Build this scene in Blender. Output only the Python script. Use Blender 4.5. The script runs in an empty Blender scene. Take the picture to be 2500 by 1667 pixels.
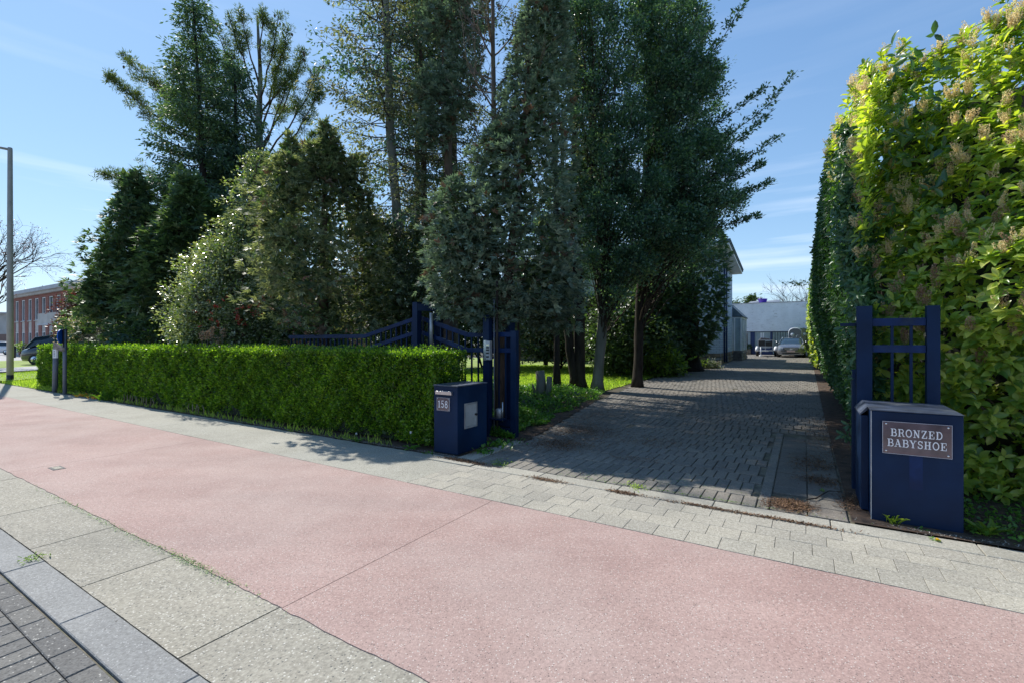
import bpy, math, random
import numpy as np
from mathutils import Vector
random.seed(7)
RNG = np.random.default_rng(11)
C = bpy.context.scene.collection
SC = bpy.context.scene
PI = math.pi

# ------------------------------------------------------------------ camera, sky, sun, exposure
cam_d = bpy.data.cameras.new('camera')
cam_d.lens = 16.61
cam_d.sensor_width = 36.0
cam_d.clip_start = 0.05
cam_d.clip_end = 2000
cam = bpy.data.objects.new('camera', cam_d)
cam.location = (0, 0, 1.6)
cam.rotation_euler = (PI / 2, 0, 0)
C.objects.link(cam)
SC.camera = cam

SUN_EL = math.radians(49)
SUN_DIR = Vector((-0.71 * math.cos(SUN_EL), 0.704 * math.cos(SUN_EL), math.sin(SUN_EL)))
world = bpy.data.worlds.new('World')
SC.world = world
world.use_nodes = True
wn = world.node_tree
wn.nodes.clear()
w_out = wn.nodes.new('ShaderNodeOutputWorld')
w_bg = wn.nodes.new('ShaderNodeBackground')
w_sky = wn.nodes.new('ShaderNodeTexSky')
w_sky.sky_type = 'NISHITA'
w_sky.sun_disc = False
w_sky.sun_elevation = SUN_EL
w_sky.sun_rotation = math.atan2(SUN_DIR.x, SUN_DIR.y)
w_sky.altitude = 50
w_sky.air_density = 1.0
w_sky.dust_density = 0.1
w_sky.ozone_density = 2.4
w_bg.inputs['Strength'].default_value = 0.135
# thin cirrus streaks low over the horizon
tc = wn.nodes.new('ShaderNodeTexCoord')
sep = wn.nodes.new('ShaderNodeSeparateXYZ')
mp = wn.nodes.new('ShaderNodeMapping')
mp.inputs['Rotation'].default_value = (0.06, 0.10, 0.5)
mp.inputs['Scale'].default_value = (1.2, 1.2, 17.0)
nz = wn.nodes.new('ShaderNodeTexNoise')
nz.inputs['Scale'].default_value = 1.6
nz.inputs['Detail'].default_value = 7
nz.inputs['Roughness'].default_value = 0.5
cr = wn.nodes.new('ShaderNodeValToRGB')
cr.color_ramp.elements[0].position = 0.50
cr.color_ramp.elements[0].color = (0, 0, 0, 1)
cr.color_ramp.elements[1].position = 0.78
cr.color_ramp.elements[1].color = (1, 1, 1, 1)
fade = wn.nodes.new('ShaderNodeMapRange')
fade.inputs['From Min'].default_value = 0.45
fade.inputs['From Max'].default_value = 0.10
fade.inputs['To Min'].default_value = 0.05
fade.inputs['To Max'].default_value = 0.6
mul = wn.nodes.new('ShaderNodeMath')
mul.operation = 'MULTIPLY'
mix = wn.nodes.new('ShaderNodeMixRGB')
mix.inputs['Color2'].default_value = (5.6, 6.0, 6.7, 1)
L = wn.links.new
L(tc.outputs['Generated'], mp.inputs['Vector'])
L(tc.outputs['Generated'], sep.inputs['Vector'])
L(mp.outputs['Vector'], nz.inputs['Vector'])
L(nz.outputs['Fac'], cr.inputs['Fac'])
L(sep.outputs['Z'], fade.inputs['Value'])
L(cr.outputs['Color'], mul.inputs[0])
L(fade.outputs['Result'], mul.inputs[1])
L(mul.outputs['Value'], mix.inputs['Fac'])
hue = wn.nodes.new('ShaderNodeMixRGB')
hue.blend_type = 'MULTIPLY'
hue.inputs['Fac'].default_value = 1.0
hue.inputs['Color2'].default_value = (0.80, 0.85, 0.93, 1)
L(w_sky.outputs['Color'], hue.inputs['Color1'])
# soft shoulder on the sky's brightness: c * 1.45 / (1 + 0.16 c)
den = wn.nodes.new('ShaderNodeVectorMath'); den.operation = 'MULTIPLY_ADD'
den.inputs[1].default_value = (0.16, 0.16, 0.16); den.inputs[2].default_value = (1, 1, 1)
numr = wn.nodes.new('ShaderNodeVectorMath'); numr.operation = 'MULTIPLY'
numr.inputs[1].default_value = (1.16, 1.34, 1.50)
dv = wn.nodes.new('ShaderNodeVectorMath'); dv.operation = 'DIVIDE'
L(hue.outputs['Color'], den.inputs[0]); L(hue.outputs['Color'], numr.inputs[0])
L(numr.outputs[0], dv.inputs[0]); L(den.outputs[0], dv.inputs[1])
L(dv.outputs[0], mix.inputs['Color1'])
L(mix.outputs['Color'], w_bg.inputs['Color'])
L(w_bg.outputs['Background'], w_out.inputs['Surface'])

sun_d = bpy.data.lights.new('sun', 'SUN')
sun_d.energy = 3.6
sun_d.angle = math.radians(0.55)
sun_d.color = (1.0, 0.95, 0.87)
sun = bpy.data.objects.new('sun', sun_d)
sun.rotation_euler = (-SUN_DIR).to_track_quat('-Z', 'Y').to_euler()
sun.location = (-20, 20, 40)
C.objects.link(sun)
SC.view_settings.view_transform = 'Standard'
SC.view_settings.look = 'None'
SC.view_settings.gamma = 1
SC.view_settings.use_curve_mapping = False
SC.view_settings.exposure = 0.72
SC.cycles.max_bounces = 6
SC.cycles.transparent_max_bounces = 8
SC.cycles.sample_clamp_indirect = 4

# ------------------------------------------------------------------ frames and helpers
# street frame: U runs along the street to the right, V from the street into the property
UX, UY = 0.8507, -0.5257
TH = math.atan2(UY, UX)
F0 = 1153.3

def W(u, v, z=0.0):
    return (u * UX - v * UY, u * UY + v * UX, z)

def ST(x, y):                      # world to street frame
    return (x * UX + y * UY, -x * UY + y * UX)

def PX(px, py, Y):                 # photograph pixel at depth Y -> street frame point
    X = (px - 1250) / F0 * Y
    u, v = ST(X, Y)
    return (u, v, 1.6 - (py - 834) / F0 * Y)

def zg(v):                         # the property rises gently away from the street
    return 0.012 * min(max(v - 4.9, 0.0), 37.0)

def link(o, parent=None):
    C.objects.link(o)
    if parent is not None:
        o.parent = parent
    return o

def tag(o, label=None, cat=None, group=None, kind=None):
    if label: o['label'] = label
    if cat: o['category'] = cat
    if group: o['group'] = group
    if kind: o['kind'] = kind
    return o

def thing(name, label, cat, loc=(0, 0, 0), rot=0.0, group=None):
    o = bpy.data.objects.new(name, None)
    o.empty_display_size = 0.2
    o.location = W(*loc)
    o.rotation_euler = (0, 0, TH + rot)
    C.objects.link(o)
    return tag(o, label, cat, group)

class MB:
    def __init__(self):
        self.v = []; self.f = []; self.s = []
    def add(self, vs, fs, smooth=False):
        n = len(self.v)
        self.v.extend(vs)
        for f in fs:
            self.f.append(tuple(i + n for i in f)); self.s.append(smooth)
        return self
    def box(self, x0, x1, y0, y1, z0, z1):
        vs = [(x0, y0, z0), (x1, y0, z0), (x1, y1, z0), (x0, y1, z0), (x0, y0, z1), (x1, y0, z1), (x1, y1, z1), (x0, y1, z1)]
        return self.add(vs, [(3, 2, 1, 0), (4, 5, 6, 7), (0, 1, 5, 4), (1, 2, 6, 5), (2, 3, 7, 6), (3, 0, 4, 7)])
    def hexa(self, vs):            # 8 corners, bottom ring then top ring
        return self.add(vs, [(3, 2, 1, 0), (4, 5, 6, 7), (0, 1, 5, 4), (1, 2, 6, 5), (2, 3, 7, 6), (3, 0, 4, 7)])
    def prism(self, poly, a, b, axis='y', smooth=False):
        def m(p, t):
            if axis == 'y': return (p[0], t, p[1])
            if axis == 'x': return (t, p[0], p[1])
            return (p[0], p[1], t)
        n = len(poly)
        vs = [m(p, a) for p in poly] + [m(p, b) for p in poly]
        fs = [tuple(range(n))[::-1], tuple(range(n, 2 * n))]
        fs += [(i, (i + 1) % n, (i + 1) % n + n, i + n) for i in range(n)]
        return self.add(vs, fs, smooth)
    def tube(self, pts, rad, n=8, cap=True):
        pts = [Vector(p) for p in pts]
        if not hasattr(rad, '__len__'): rad = [rad] * len(pts)
        vs = []; fs = []
        d0 = (pts[1] - pts[0]).normalized()
        ref = Vector((0, 0, 1)) if abs(d0.z) < 0.9 else Vector((1, 0, 0))
        a = d0.cross(ref).normalized()
        for i, p in enumerate(pts):
            d = (pts[min(i + 1, len(pts) - 1)] - pts[max(i - 1, 0)])
            if d.length < 1e-9: d = d0
            d = d.normalized()
            a = (a - d * a.dot(d)).normalized()
            b = d.cross(a)
            for k in range(n):
                t = 2 * PI * k / n
                q = p + (a * math.cos(t) + b * math.sin(t)) * rad[i]
                vs.append((q.x, q.y, q.z))
        for i in range(len(pts) - 1):
            for k in range(n):
                k2 = (k + 1) % n
                fs.append((i * n + k, i * n + k2, (i + 1) * n + k2, (i + 1) * n + k))
        self.add(vs, fs, True)
        if cap:
            m = len(self.v) - len(vs)
            self.f.append(tuple(m + k for k in range(n))[::-1]); self.s.append(False)
            self.f.append(tuple(m + (len(pts) - 1) * n + k for k in range(n))); self.s.append(False)
        return self
    def lathe(self, prof, c=(0, 0), n=16, axis='z'):
        vs = []; fs = []
        for r, z in prof:
            for k in range(n):
                t = 2 * PI * k / n
                if axis == 'z': vs.append((c[0] + r * math.cos(t), c[1] + r * math.sin(t), z))
                elif axis == 'x': vs.append((z, c[0] + r * math.cos(t), c[1] + r * math.sin(t)))
                else: vs.append((c[0] + r * math.cos(t), z, c[1] + r * math.sin(t)))
        for i in range(len(prof) - 1):
            for k in range(n):
                k2 = (k + 1) % n
                fs.append((i * n + k, i * n + k2, (i + 1) * n + k2, (i + 1) * n + k))
        fs.append(tuple(range(n))[::-1])
        fs.append(tuple((len(prof) - 1) * n + k for k in range(n)))
        return self.add(vs, fs, True)
    def data(self, name, mat):
        me = bpy.data.meshes.new(name)
        me.from_pydata(self.v, [], self.f)
        me.polygons.foreach_set('use_smooth', self.s)
        me.materials.append(mat)
        me.update()
        return me
    def obj(self, name, mat, parent=None, loc=None, bev=0.0, org=None, auto=True):
        # org: street frame origin to subtract from the vertices (used with a parent placed there)
        if org is not None:
            self.v = [(a - org[0], b - org[1], c - org[2]) for a, b, c in self.v]
        o = bpy.data.objects.new(name, self.data(name, mat))
        if parent is None:
            o.location = W(*(loc or (0, 0, 0)))
            o.rotation_euler = (0, 0, TH)
        elif loc:
            o.location = loc
        link(o, parent)
        if bev > 0:
            m = o.modifiers.new('bevel', 'BEVEL')
            m.width = bev; m.segments = 2; m.limit_method = 'ANGLE'
        return o

def quads_mesh(name, V, nv, mat, faces=None):
    """V (N*nv,3) verts of N equal pieces, faces = list of index tuples of one piece"""
    N = len(V) // nv
    me = bpy.data.meshes.new(name)
    if faces is None: faces = [tuple(range(nv))]
    me.vertices.add(N * nv)
    me.vertices.foreach_set('co', np.ascontiguousarray(V, dtype=np.float32).ravel())
    sizes = np.array([len(f) for f in faces])
    idx = np.concatenate([np.array(f) for f in faces])
    allidx = (idx[None, :] + (np.arange(N) * nv)[:, None]).ravel()
    me.loops.add(len(allidx))
    me.loops.foreach_set('vertex_index', allidx.astype(np.int32))
    tot = np.tile(sizes, N)
    st = np.concatenate([[0], np.cumsum(tot)[:-1]])
    me.polygons.add(len(tot))
    me.polygons.foreach_set('loop_start', st.astype(np.int32))
    me.polygons.foreach_set('loop_total', tot.astype(np.int32))
    me.update(calc_edges=True)
    me.materials.append(mat)
    return me

def mobj(name, me, parent=None, loc=None):
    o = bpy.data.objects.new(name, me)
    if parent is None:
        o.location = W(*(loc or (0, 0, 0)))
        o.rotation_euler = (0, 0, TH)
    elif loc:
        o.location = loc
    return link(o, parent)

def unit(a):
    return a / np.maximum(np.linalg.norm(a, axis=1, keepdims=True), 1e-9)

def rnd_dirs(n):
    return unit(RNG.normal(size=(n, 3)))

def leaf_verts(P, D, Nn, Ln, Wd, fold=0.12):
    """rhombic leaf, 4 verts"""
    D = unit(D)
    S = unit(np.cross(D, Nn))
    Nn = np.cross(S, D)
    Ln = np.asarray(Ln).reshape(-1, 1); Wd = np.asarray(Wd).reshape(-1, 1)
    v0 = P
    v1 = P + D * Ln * 0.45 + S * Wd * 0.5 + Nn * Wd * fold
    v2 = P + D * Ln
    v3 = P + D * Ln * 0.45 - S * Wd * 0.5 + Nn * Wd * fold
    return np.stack([v0, v1, v2, v3], axis=1).reshape(-1, 3)

def leaves_obj(name, P, D, Nn, Ln, Wd, mat, parent=None, org=(0, 0, 0), fold=0.12, kind='stuff'):
    V = leaf_verts(P, D, Nn, Ln, Wd, fold) - np.array(org)
    me = quads_mesh(name, V, 4, mat, [(0, 1, 2), (0, 2, 3)] if len(P) < 90000 else None)
    o = mobj(name, me, parent, None if parent is not None else org)
    return o

# ------------------------------------------------------------------ materials
def nodes(name):
    m = bpy.data.materials.new(name)
    m.use_nodes = True
    nt = m.node_tree
    nt.nodes.clear()
    out = nt.nodes.new('ShaderNodeOutputMaterial')
    return m, nt, out

def nd(nt, t, **kw):
    n = nt.nodes.new(t)
    for k, v in kw.items():
        if k.startswith('i_'):
            n.inputs[k[2:].replace('_', ' ')].default_value = v
        else:
            setattr(n, k, v)
    return n

def c4(c): return (c[0], c[1], c[2], 1)

def ramp(nt, fac, stops):
    r = nt.nodes.new('ShaderNodeValToRGB')
    while len(r.color_ramp.elements) < len(stops): r.color_ramp.elements.new(0.5)
    for e, (p, c) in zip(r.color_ramp.elements, stops):
        e.position = p; e.color = c4(c)
    nt.links.new(fac, r.inputs['Fac'])
    return r.outputs['Color']

def mixc(nt, fac, a, b, mode='MIX'):
    m = nt.nodes.new('ShaderNodeMixRGB'); m.blend_type = mode
    for s, x in (('Fac', fac), ('Color1', a), ('Color2', b)):
        if hasattr(x, 'links') or hasattr(x, 'is_linked'): nt.links.new(x, m.inputs[s])
        else: m.inputs[s].default_value = x if s == 'Fac' else c4(x)
    return m.outputs['Color']

def coord(nt, kind='Object', scale=(1, 1, 1)):
    t = nt.nodes.new('ShaderNodeTexCoord')
    m = nt.nodes.new('ShaderNodeMapping')
    m.inputs['Scale'].default_value = scale
    if kind == 'World':
        g = nt.nodes.new('ShaderNodeNewGeometry')
        nt.links.new(g.outputs['Position'], m.inputs['Vector'])
    else:
        nt.links.new(t.outputs[kind], m.inputs['Vector'])
    return m.outputs['Vector']

def noise(nt, vec, scale, detail=4, rough=0.55):
    n = nt.nodes.new('ShaderNodeTexNoise')
    n.inputs['Scale'].default_value = scale
    n.inputs['Detail'].default_value = detail
    n.inputs['Roughness'].default_value = rough
    nt.links.new(vec, n.inputs['Vector'])
    return n.outputs['Fac']

def finish(nt, out, col, rough, bumpfac=None, bs=0.3, bd=0.01, metallic=0.0, spec=0.5, coat=0.0):
    p = nt.nodes.new('ShaderNodeBsdfPrincipled')
    if hasattr(col, 'is_linked'): nt.links.new(col, p.inputs['Base Color'])
    else: p.inputs['Base Color'].default_value = c4(col)
    if hasattr(rough, 'is_linked'): nt.links.new(rough, p.inputs['Roughness'])
    else: p.inputs['Roughness'].default_value = rough
    p.inputs['Metallic'].default_value = metallic
    p.inputs['Specular IOR Level'].default_value = spec
    p.inputs['Coat Weight'].default_value = coat
    if bumpfac is not None:
        b = nt.nodes.new('ShaderNodeBump')
        b.inputs['Strength'].default_value = bs
        b.inputs['Distance'].default_value = bd
        nt.links.new(bumpfac, b.inputs['Height'])
        nt.links.new(b.outputs['Normal'], p.inputs['Normal'])
    nt.links.new(p.outputs['BSDF'], out.inputs['Surface'])
    return p

def simple(name, col, rough=0.6, var=0.15, scale=3.0, bump=0.15, metallic=0.0, spec=0.5, coat=0.0, dirt=None, bd=0.004):
    m, nt, out = nodes(name)
    vec = coord(nt)
    n1 = noise(nt, vec, scale, 5)
    lo = tuple(max(0, c * (1 - var * 2)) for c in col); hi = tuple(min(1, c * (1 + var * 2)) for c in col)
    colr = ramp(nt, n1, [(0.3, lo), (0.7, hi)])
    if dirt:
        n3 = noise(nt, vec, scale * 0.6, 8, 0.7)
        f = ramp(nt, n3, [(0.52, (0, 0, 0)), (0.72, (1, 1, 1))])
        colr = mixc(nt, f, colr, dirt)
    n2 = noise(nt, vec, scale * 14, 3)
    rr = nd(nt, 'ShaderNodeMapRange'); rr.inputs['To Min'].default_value = max(0.02, rough - 0.1); rr.inputs['To Max'].default_value = min(1, rough + 0.1)
    nt.links.new(n1, rr.inputs['Value'])
    finish(nt, out, colr, rr.outputs['Result'], n2, bump, bd, metallic, spec, coat)
    return m

def aggregate(name, base, light, dark, peb=90.0, white_cut=0.90, dark_cut=0.10, patch=(0.8, 1.15), tint=None, tint_pos=(0.45, 0.7), bumps=0.5, objvar=0.0):
    """exposed aggregate concrete: matrix with small pale and dark stones"""
    m, nt, out = nodes(name)
    vec = coord(nt, 'World')
    v = nt.nodes.new('ShaderNodeTexVoronoi'); v.inputs['Scale'].default_value = peb
    nt.links.new(vec, v.inputs['Vector'])
    sepc = nt.nodes.new('ShaderNodeSeparateColor'); nt.links.new(v.outputs['Color'], sepc.inputs['Color'])
    n0 = noise(nt, vec, 1.1, 6, 0.6)
    basec = ramp(nt, n0, [(0.3, tuple(c * patch[0] for c in base)), (0.7, tuple(c * patch[1] for c in base))])
    nf = noise(nt, vec, 45, 4, 0.7)
    basec = mixc(nt, 0.75, basec, ramp(nt, nf, [(0.3, (0.62, 0.62, 0.62)), (0.72, (1.15, 1.15, 1.15))]), 'MULTIPLY')
    grain = mixc(nt, 0.4, basec, ramp(nt, sepc.outputs['Green'], [(0.0, (0.65, 0.62, 0.6)), (1.0, (1.35, 1.35, 1.35))]), 'MULTIPLY')
    if tint is not None:
        n4 = noise(nt, vec, 0.55, 7, 0.62)
        f = ramp(nt, n4, [(tint_pos[0], (0, 0, 0)), (tint_pos[1], (1, 1, 1))])
        grain = mixc(nt, f, grain, mixc(nt, 0.6, tint, grain))
    # long soft wear streaks and stains along the street
    mpw = nt.nodes.new('ShaderNodeMapping'); mpw.inputs['Rotation'].default_value = (0, 0, 0.554); mpw.inputs['Scale'].default_value = (0.22, 1.1, 1)
    nt.links.new(vec, mpw.inputs['Vector'])
    wear = noise(nt, mpw.outputs['Vector'], 1.3, 8, 0.68)
    grain = mixc(nt, 1.0, grain, ramp(nt, wear, [(0.32, (0.90, 0.91, 0.92)), (0.5, (1.0, 1.0, 1.0)), (0.68, (1.05, 1.045, 1.04))]), 'MULTIPLY')
    # stones: only where the cell centre is near
    near = ramp(nt, v.outputs['Distance'], [(0.36, (1, 1, 1)), (0.52, (0, 0, 0))])
    wsel = ramp(nt, sepc.outputs['Red'], [(white_cut, (0, 0, 0)), (white_cut + 0.01, (1, 1, 1))])
    dsel = ramp(nt, sepc.outputs['Red'], [(dark_cut - 0.01, (1, 1, 1)), (dark_cut, (0, 0, 0))])
    grain = mixc(nt, mixc(nt, 1.0, near, wsel, 'MULTIPLY'), grain, light)
    grain = mixc(nt, mixc(nt, 1.0, near, dsel, 'MULTIPLY'), grain, dark)
    if objvar > 0:
        oi = nt.nodes.new('ShaderNodeObjectInfo')
        oc = ramp(nt, oi.outputs['Random'], [(0, (1 - objvar, 1 - objvar, 1 - objvar * 0.9)), (0.5, (1, 1, 1)), (1, (1 + objvar, 1 + objvar * 0.9, 1 + objvar * 0.7))])
        grain = mixc(nt, 1.0, grain, oc, 'MULTIPLY')
    finish(nt, out, grain, 0.85, v.outputs['Distance'], bumps, 0.003, spec=0.3)
    return m

def leafmat(name, stops, rough=0.45, trans=0.35, spec=0.5, clump=1.2, clumpamt=0.5, tcol=None, pale=None):
    """leaf: colour varies leaf by leaf and in clumps, lets light through"""
    m, nt, out = nodes(name)
    g = nt.nodes.new('ShaderNodeNewGeometry')
    vec = coord(nt, 'Object')
    n1 = noise(nt, vec, clump, 3)
    a = nt.nodes.new('ShaderNodeMath'); a.operation = 'MULTIPLY_ADD'
    a.inputs[1].default_value = 1 - clumpamt; a.inputs[2].default_value = 0.0
    nt.links.new(g.outputs['Random Per Island'], a.inputs[0])
    b = nt.nodes.new('ShaderNodeMath'); b.operation = 'MULTIPLY_ADD'
    b.inputs[1].default_value = clumpamt
    nt.links.new(n1, b.inputs[0]); nt.links.new(a.outputs[0], b.inputs[2])
    col = ramp(nt, b.outputs[0], stops)
    p = nt.nodes.new('ShaderNodeBsdfPrincipled')
    nt.links.new(col, p.inputs['Base Color'])
    p.inputs['Roughness'].default_value = rough
    p.inputs['Specular IOR Level'].default_value = spec
    t = nt.nodes.new('ShaderNodeBsdfTranslucent')
    tc_ = mixc(nt, 1.0, col, tcol or (1.6, 1.9, 0.7), 'MULTIPLY')
    nt.links.new(tc_, t.inputs['Color'])
    mx = nt.nodes.new('ShaderNodeMixShader'); mx.inputs['Fac'].default_value = trans
    nt.links.new(p.outputs['BSDF'], mx.inputs[1]); nt.links.new(t.outputs['BSDF'], mx.inputs[2])
    nt.links.new(mx.outputs['Shader'], out.inputs['Surface'])
    return m

def barkmat(name, c1, c2, moss=None, sc=9):
    m, nt, out = nodes(name)
    vec = coord(nt, 'Object', (1, 1, 0.22))
    n1 = noise(nt, vec, sc, 6, 0.65)
    col = ramp(nt, n1, [(0.32, c1), (0.68, c2)])
    vec2 = coord(nt, 'Object')
    if moss:
        n2 = noise(nt, vec2, 1.6, 6, 0.7)
        col = mixc(nt, ramp(nt, n2, [(0.5, (0, 0, 0)), (0.66, (0.75, 0.75, 0.75))]), col, moss)
    n3 = noise(nt, vec, sc * 3, 4, 0.7)
    finish(nt, out, col, 0.9, n3, 0.8, 0.02, spec=0.2)
    return m

def brickmat(name, c1, c2, mortar, bw=0.22, rh=0.07, ms=0.012, bump=0.4, dirt=None):
    m, nt, out = nodes(name)
    t = nt.nodes.new('ShaderNodeTexCoord')
    s = nt.nodes.new('ShaderNodeSeparateXYZ'); nt.links.new(t.outputs['Object'], s.inputs[0])
    a = nt.nodes.new('ShaderNodeMath'); a.operation = 'ADD'
    nt.links.new(s.outputs['X'], a.inputs[0]); nt.links.new(s.outputs['Y'], a.inputs[1])
    cb = nt.nodes.new('ShaderNodeCombineXYZ'); nt.links.new(a.outputs[0], cb.inputs['X']); nt.links.new(s.outputs['Z'], cb.inputs['Y'])
    b = nt.nodes.new('ShaderNodeTexBrick')
    b.inputs['Scale'].default_value = 1.0
    b.inputs['Brick Width'].default_value = bw; b.inputs['Row Height'].default_value = rh
    b.inputs['Mortar Size'].default_value = ms
    b.inputs['Color1'].default_value = c4(c1); b.inputs['Color2'].default_value = c4(c2); b.inputs['Mortar'].default_value = c4(mortar)
    nt.links.new(cb.outputs[0], b.inputs['Vector'])
    col = b.outputs['Color']
    vec = coord(nt)
    col = mixc(nt, 0.5, col, ramp(nt, noise(nt, vec, 1.3, 6), [(0.3, (0.75, 0.75, 0.75)), (0.7, (1.15, 1.15, 1.15))]), 'MULTIPLY')
    if dirt:
        vs = coord(nt, 'Object', (1.0, 1.0, 5.0))
        col = mixc(nt, ramp(nt, noise(nt, vs, 2.2, 9, 0.78), [(0.585, (0, 0, 0)), (0.63, (1, 1, 1))]), col, dirt)
    finish(nt, out, col, 0.85, b.outputs['Fac'], -bump, 0.008, spec=0.25)
    return m

M = {}
M['ground'] = simple('soil_ground', (0.06, 0.05, 0.035), 0.95, 0.3, 2.0, 0.6, dirt=(0.05, 0.075, 0.03), bd=0.02)
M['mulch'] = simple('leaf_mulch', (0.075, 0.05, 0.035), 0.95, 0.35, 9.0, 0.8, dirt=(0.13, 0.075, 0.045), bd=0.02)
M['lawn'] = simple('lawn_turf', (0.22, 0.30, 0.06), 0.9, 0.2, 1.5, 0.7, dirt=(0.14, 0.17, 0.05), bd=0.03)
M['red_path'] = aggregate('red_aggregate', (0.41, 0.285, 0.255), (0.54, 0.49, 0.45), (0.15, 0.12, 0.11), 125, 0.92, 0.08, (0.86, 1.10), tint=(0.37, 0.315, 0.285), tint_pos=(0.40, 0.62), bumps=0.35)
M['grey_strip'] = aggregate('grey_aggregate', (0.345, 0.325, 0.27), (0.54, 0.52, 0.46), (0.12, 0.12, 0.11), 85, 0.90, 0.08, (0.88, 1.08), objvar=0.05, bumps=0.7)
M['walk'] = aggregate('sidewalk_aggregate', (0.365, 0.355, 0.30), (0.55, 0.54, 0.49), (0.13, 0.13, 0.12), 100, 0.92, 0.10, (0.86, 1.1), tint=(0.33, 0.33, 0.30))
M['slab'] = aggregate('slab_concrete', (0.375, 0.355, 0.30), (0.54, 0.52, 0.46), (0.16, 0.15, 0.13), 110, 0.92, 0.10, (0.9, 1.1), objvar=0.09, bumps=0.4)
M['kerb'] = aggregate('kerb_concrete', (0.285, 0.288, 0.28), (0.44, 0.44, 0.43), (0.2, 0.2, 0.2), 120, 0.94, 0.05, (0.82, 1.12), tint=(0.40, 0.40, 0.39), tint_pos=(0.55, 0.75), objvar=0.04, bumps=0.25)
M['gutter'] = aggregate('gutter_concrete', (0.38, 0.365, 0.31), (0.6, 0.6, 0.55), (0.2, 0.2, 0.18), 120, 0.96, 0.05, (0.8, 1.12), objvar=0.06, bumps=0.3)
M['roadpaver'] = aggregate('road_paver', (0.165, 0.163, 0.155), (0.45, 0.44, 0.40), (0.07, 0.07, 0.07), 95, 0.94, 0.12, (0.85, 1.12), objvar=0.14, bumps=0.6)
M['drive_slab'] = aggregate('drive_slab', (0.205, 0.19, 0.165), (0.30, 0.29, 0.26), (0.08, 0.075, 0.07), 110, 0.95, 0.10, (0.7, 1.12), tint=(0.14, 0.10, 0.075), tint_pos=(0.48, 0.66), objvar=0.08, bumps=0.5)
M['paver'] = aggregate('drive_paver', (0.25, 0.235, 0.205), (0.34, 0.33, 0.30), (0.09, 0.085, 0.08), 110, 0.94, 0.10, (0.78, 1.12), tint=(0.20, 0.15, 0.105), tint_pos=(0.47, 0.70), objvar=0.12, bumps=0.5)
M['joint'] = simple('joint_sand', (0.15, 0.135, 0.10), 0.95, 0.3, 6, 0.5, dirt=(0.06, 0.085, 0.03))
M['asphalt'] = aggregate('asphalt', (0.10, 0.10, 0.105), (0.25, 0.25, 0.25), (0.03, 0.03, 0.03), 80, 0.93, 0.1)
M['pale_road'] = simple('pale_concrete_road', (0.36, 0.36, 0.36), 0.85, 0.08, 0.4, 0.2)
M['crack'] = simple('crack_dirt', (0.05, 0.045, 0.035), 0.95, 0.3, 8, 0.5)
M['blue'] = simple('blue_paint', (0.004, 0.019, 0.060), 0.5, 0.18, 1.6, 0.05, spec=0.2, coat=0.0, dirt=(0.014, 0.034, 0.078), bd=0.001)
M['blue_top'] = simple('weathered_blue_paint', (0.05, 0.065, 0.10), 0.5, 0.25, 5, 0.2, dirt=(0.13, 0.14, 0.15))  # paler blue for the lids and the channel cap
M['blue_rail'] = simple('worn_blue_rail', (0.004, 0.022, 0.09), 0.5, 0.25, 4, 0.1, spec=0.25, dirt=(0.022, 0.042, 0.08))
M['steel'] = simple('brushed_steel', (0.58, 0.59, 0.62), 0.35, 0.08, 12, 0.1, metallic=0.9)
M['galv'] = simple('galvanised_steel', (0.45, 0.46, 0.48), 0.5, 0.12, 8, 0.2, metallic=0.55)
M['ss_door'] = simple('aluminium_door', (0.50, 0.52, 0.54), 0.5, 0.08, 6, 0.15, metallic=0.35, dirt=(0.38, 0.40, 0.40))
M['black'] = simple('black_plastic', (0.015, 0.015, 0.017), 0.45, 0.2, 4, 0.1)
M['white'] = simple('white_paint', (0.74, 0.76, 0.78), 0.5, 0.05, 2, 0.1)
M['white_plate'] = simple('white_lettering', (0.80, 0.80, 0.84), 0.4, 0.03, 4, 0.02)
M['plate'] = simple('smoked_acrylic', (0.105, 0.075, 0.09), 0.10, 0.25, 5, 0.02, coat=0.8, dirt=(0.16, 0.10, 0.10))
M['plate_edge'] = simple('acrylic_edge', (0.5, 0.5, 0.55), 0.2, 0.1, 5, 0.05)
M['pole'] = simple('lamp_pole_paint', (0.36, 0.355, 0.32), 0.5, 0.08, 2, 0.1)
M['pole_grey'] = simple('grey_post', (0.13, 0.15, 0.20), 0.5, 0.15, 4, 0.1)
M['wood'] = simple('weathered_wood', (0.26, 0.22, 0.19), 0.85, 0.25, 14, 0.5)
M['sign_blue'] = simple('sign_blue', (0.01, 0.12, 0.55), 0.35, 0.05, 2, 0.05)
M['rust'] = simple('rusty_steel', (0.12, 0.05, 0.025), 0.8, 0.3, 12, 0.4)
M['tyre'] = simple('rubber', (0.02, 0.02, 0.02), 0.8, 0.2, 8, 0.3)
M['car_grey'] = simple('car_paint_silver_grey', (0.20, 0.21, 0.23), 0.2, 0.02, 1, 0.0, metallic=0.6, coat=1.0)
M['car_white'] = simple('car_paint_white', (0.70, 0.72, 0.75), 0.25, 0.02, 1, 0.0, coat=1.0)
M['car_red'] = simple('car_paint_red', (0.45, 0.03, 0.03), 0.3, 0.02, 1, 0.0, coat=1.0)
M['car_dark'] = simple('car_paint_dark', (0.02, 0.028, 0.045), 0.2, 0.02, 1, 0.0, coat=1.0)
M['chrome'] = simple('chrome', (0.75, 0.76, 0.78), 0.12, 0.02, 2, 0.0, metallic=1.0)
M['glass'] = simple('dark_glass', (0.02, 0.04, 0.06), 0.12, 0.1, 0.6, 0.0, spec=0.4, coat=0.0)
M['pale_glass'] = simple('curtained_glass', (0.33, 0.40, 0.42), 0.12, 0.15, 0.9, 0.0, spec=0.8, coat=0.5)
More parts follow.
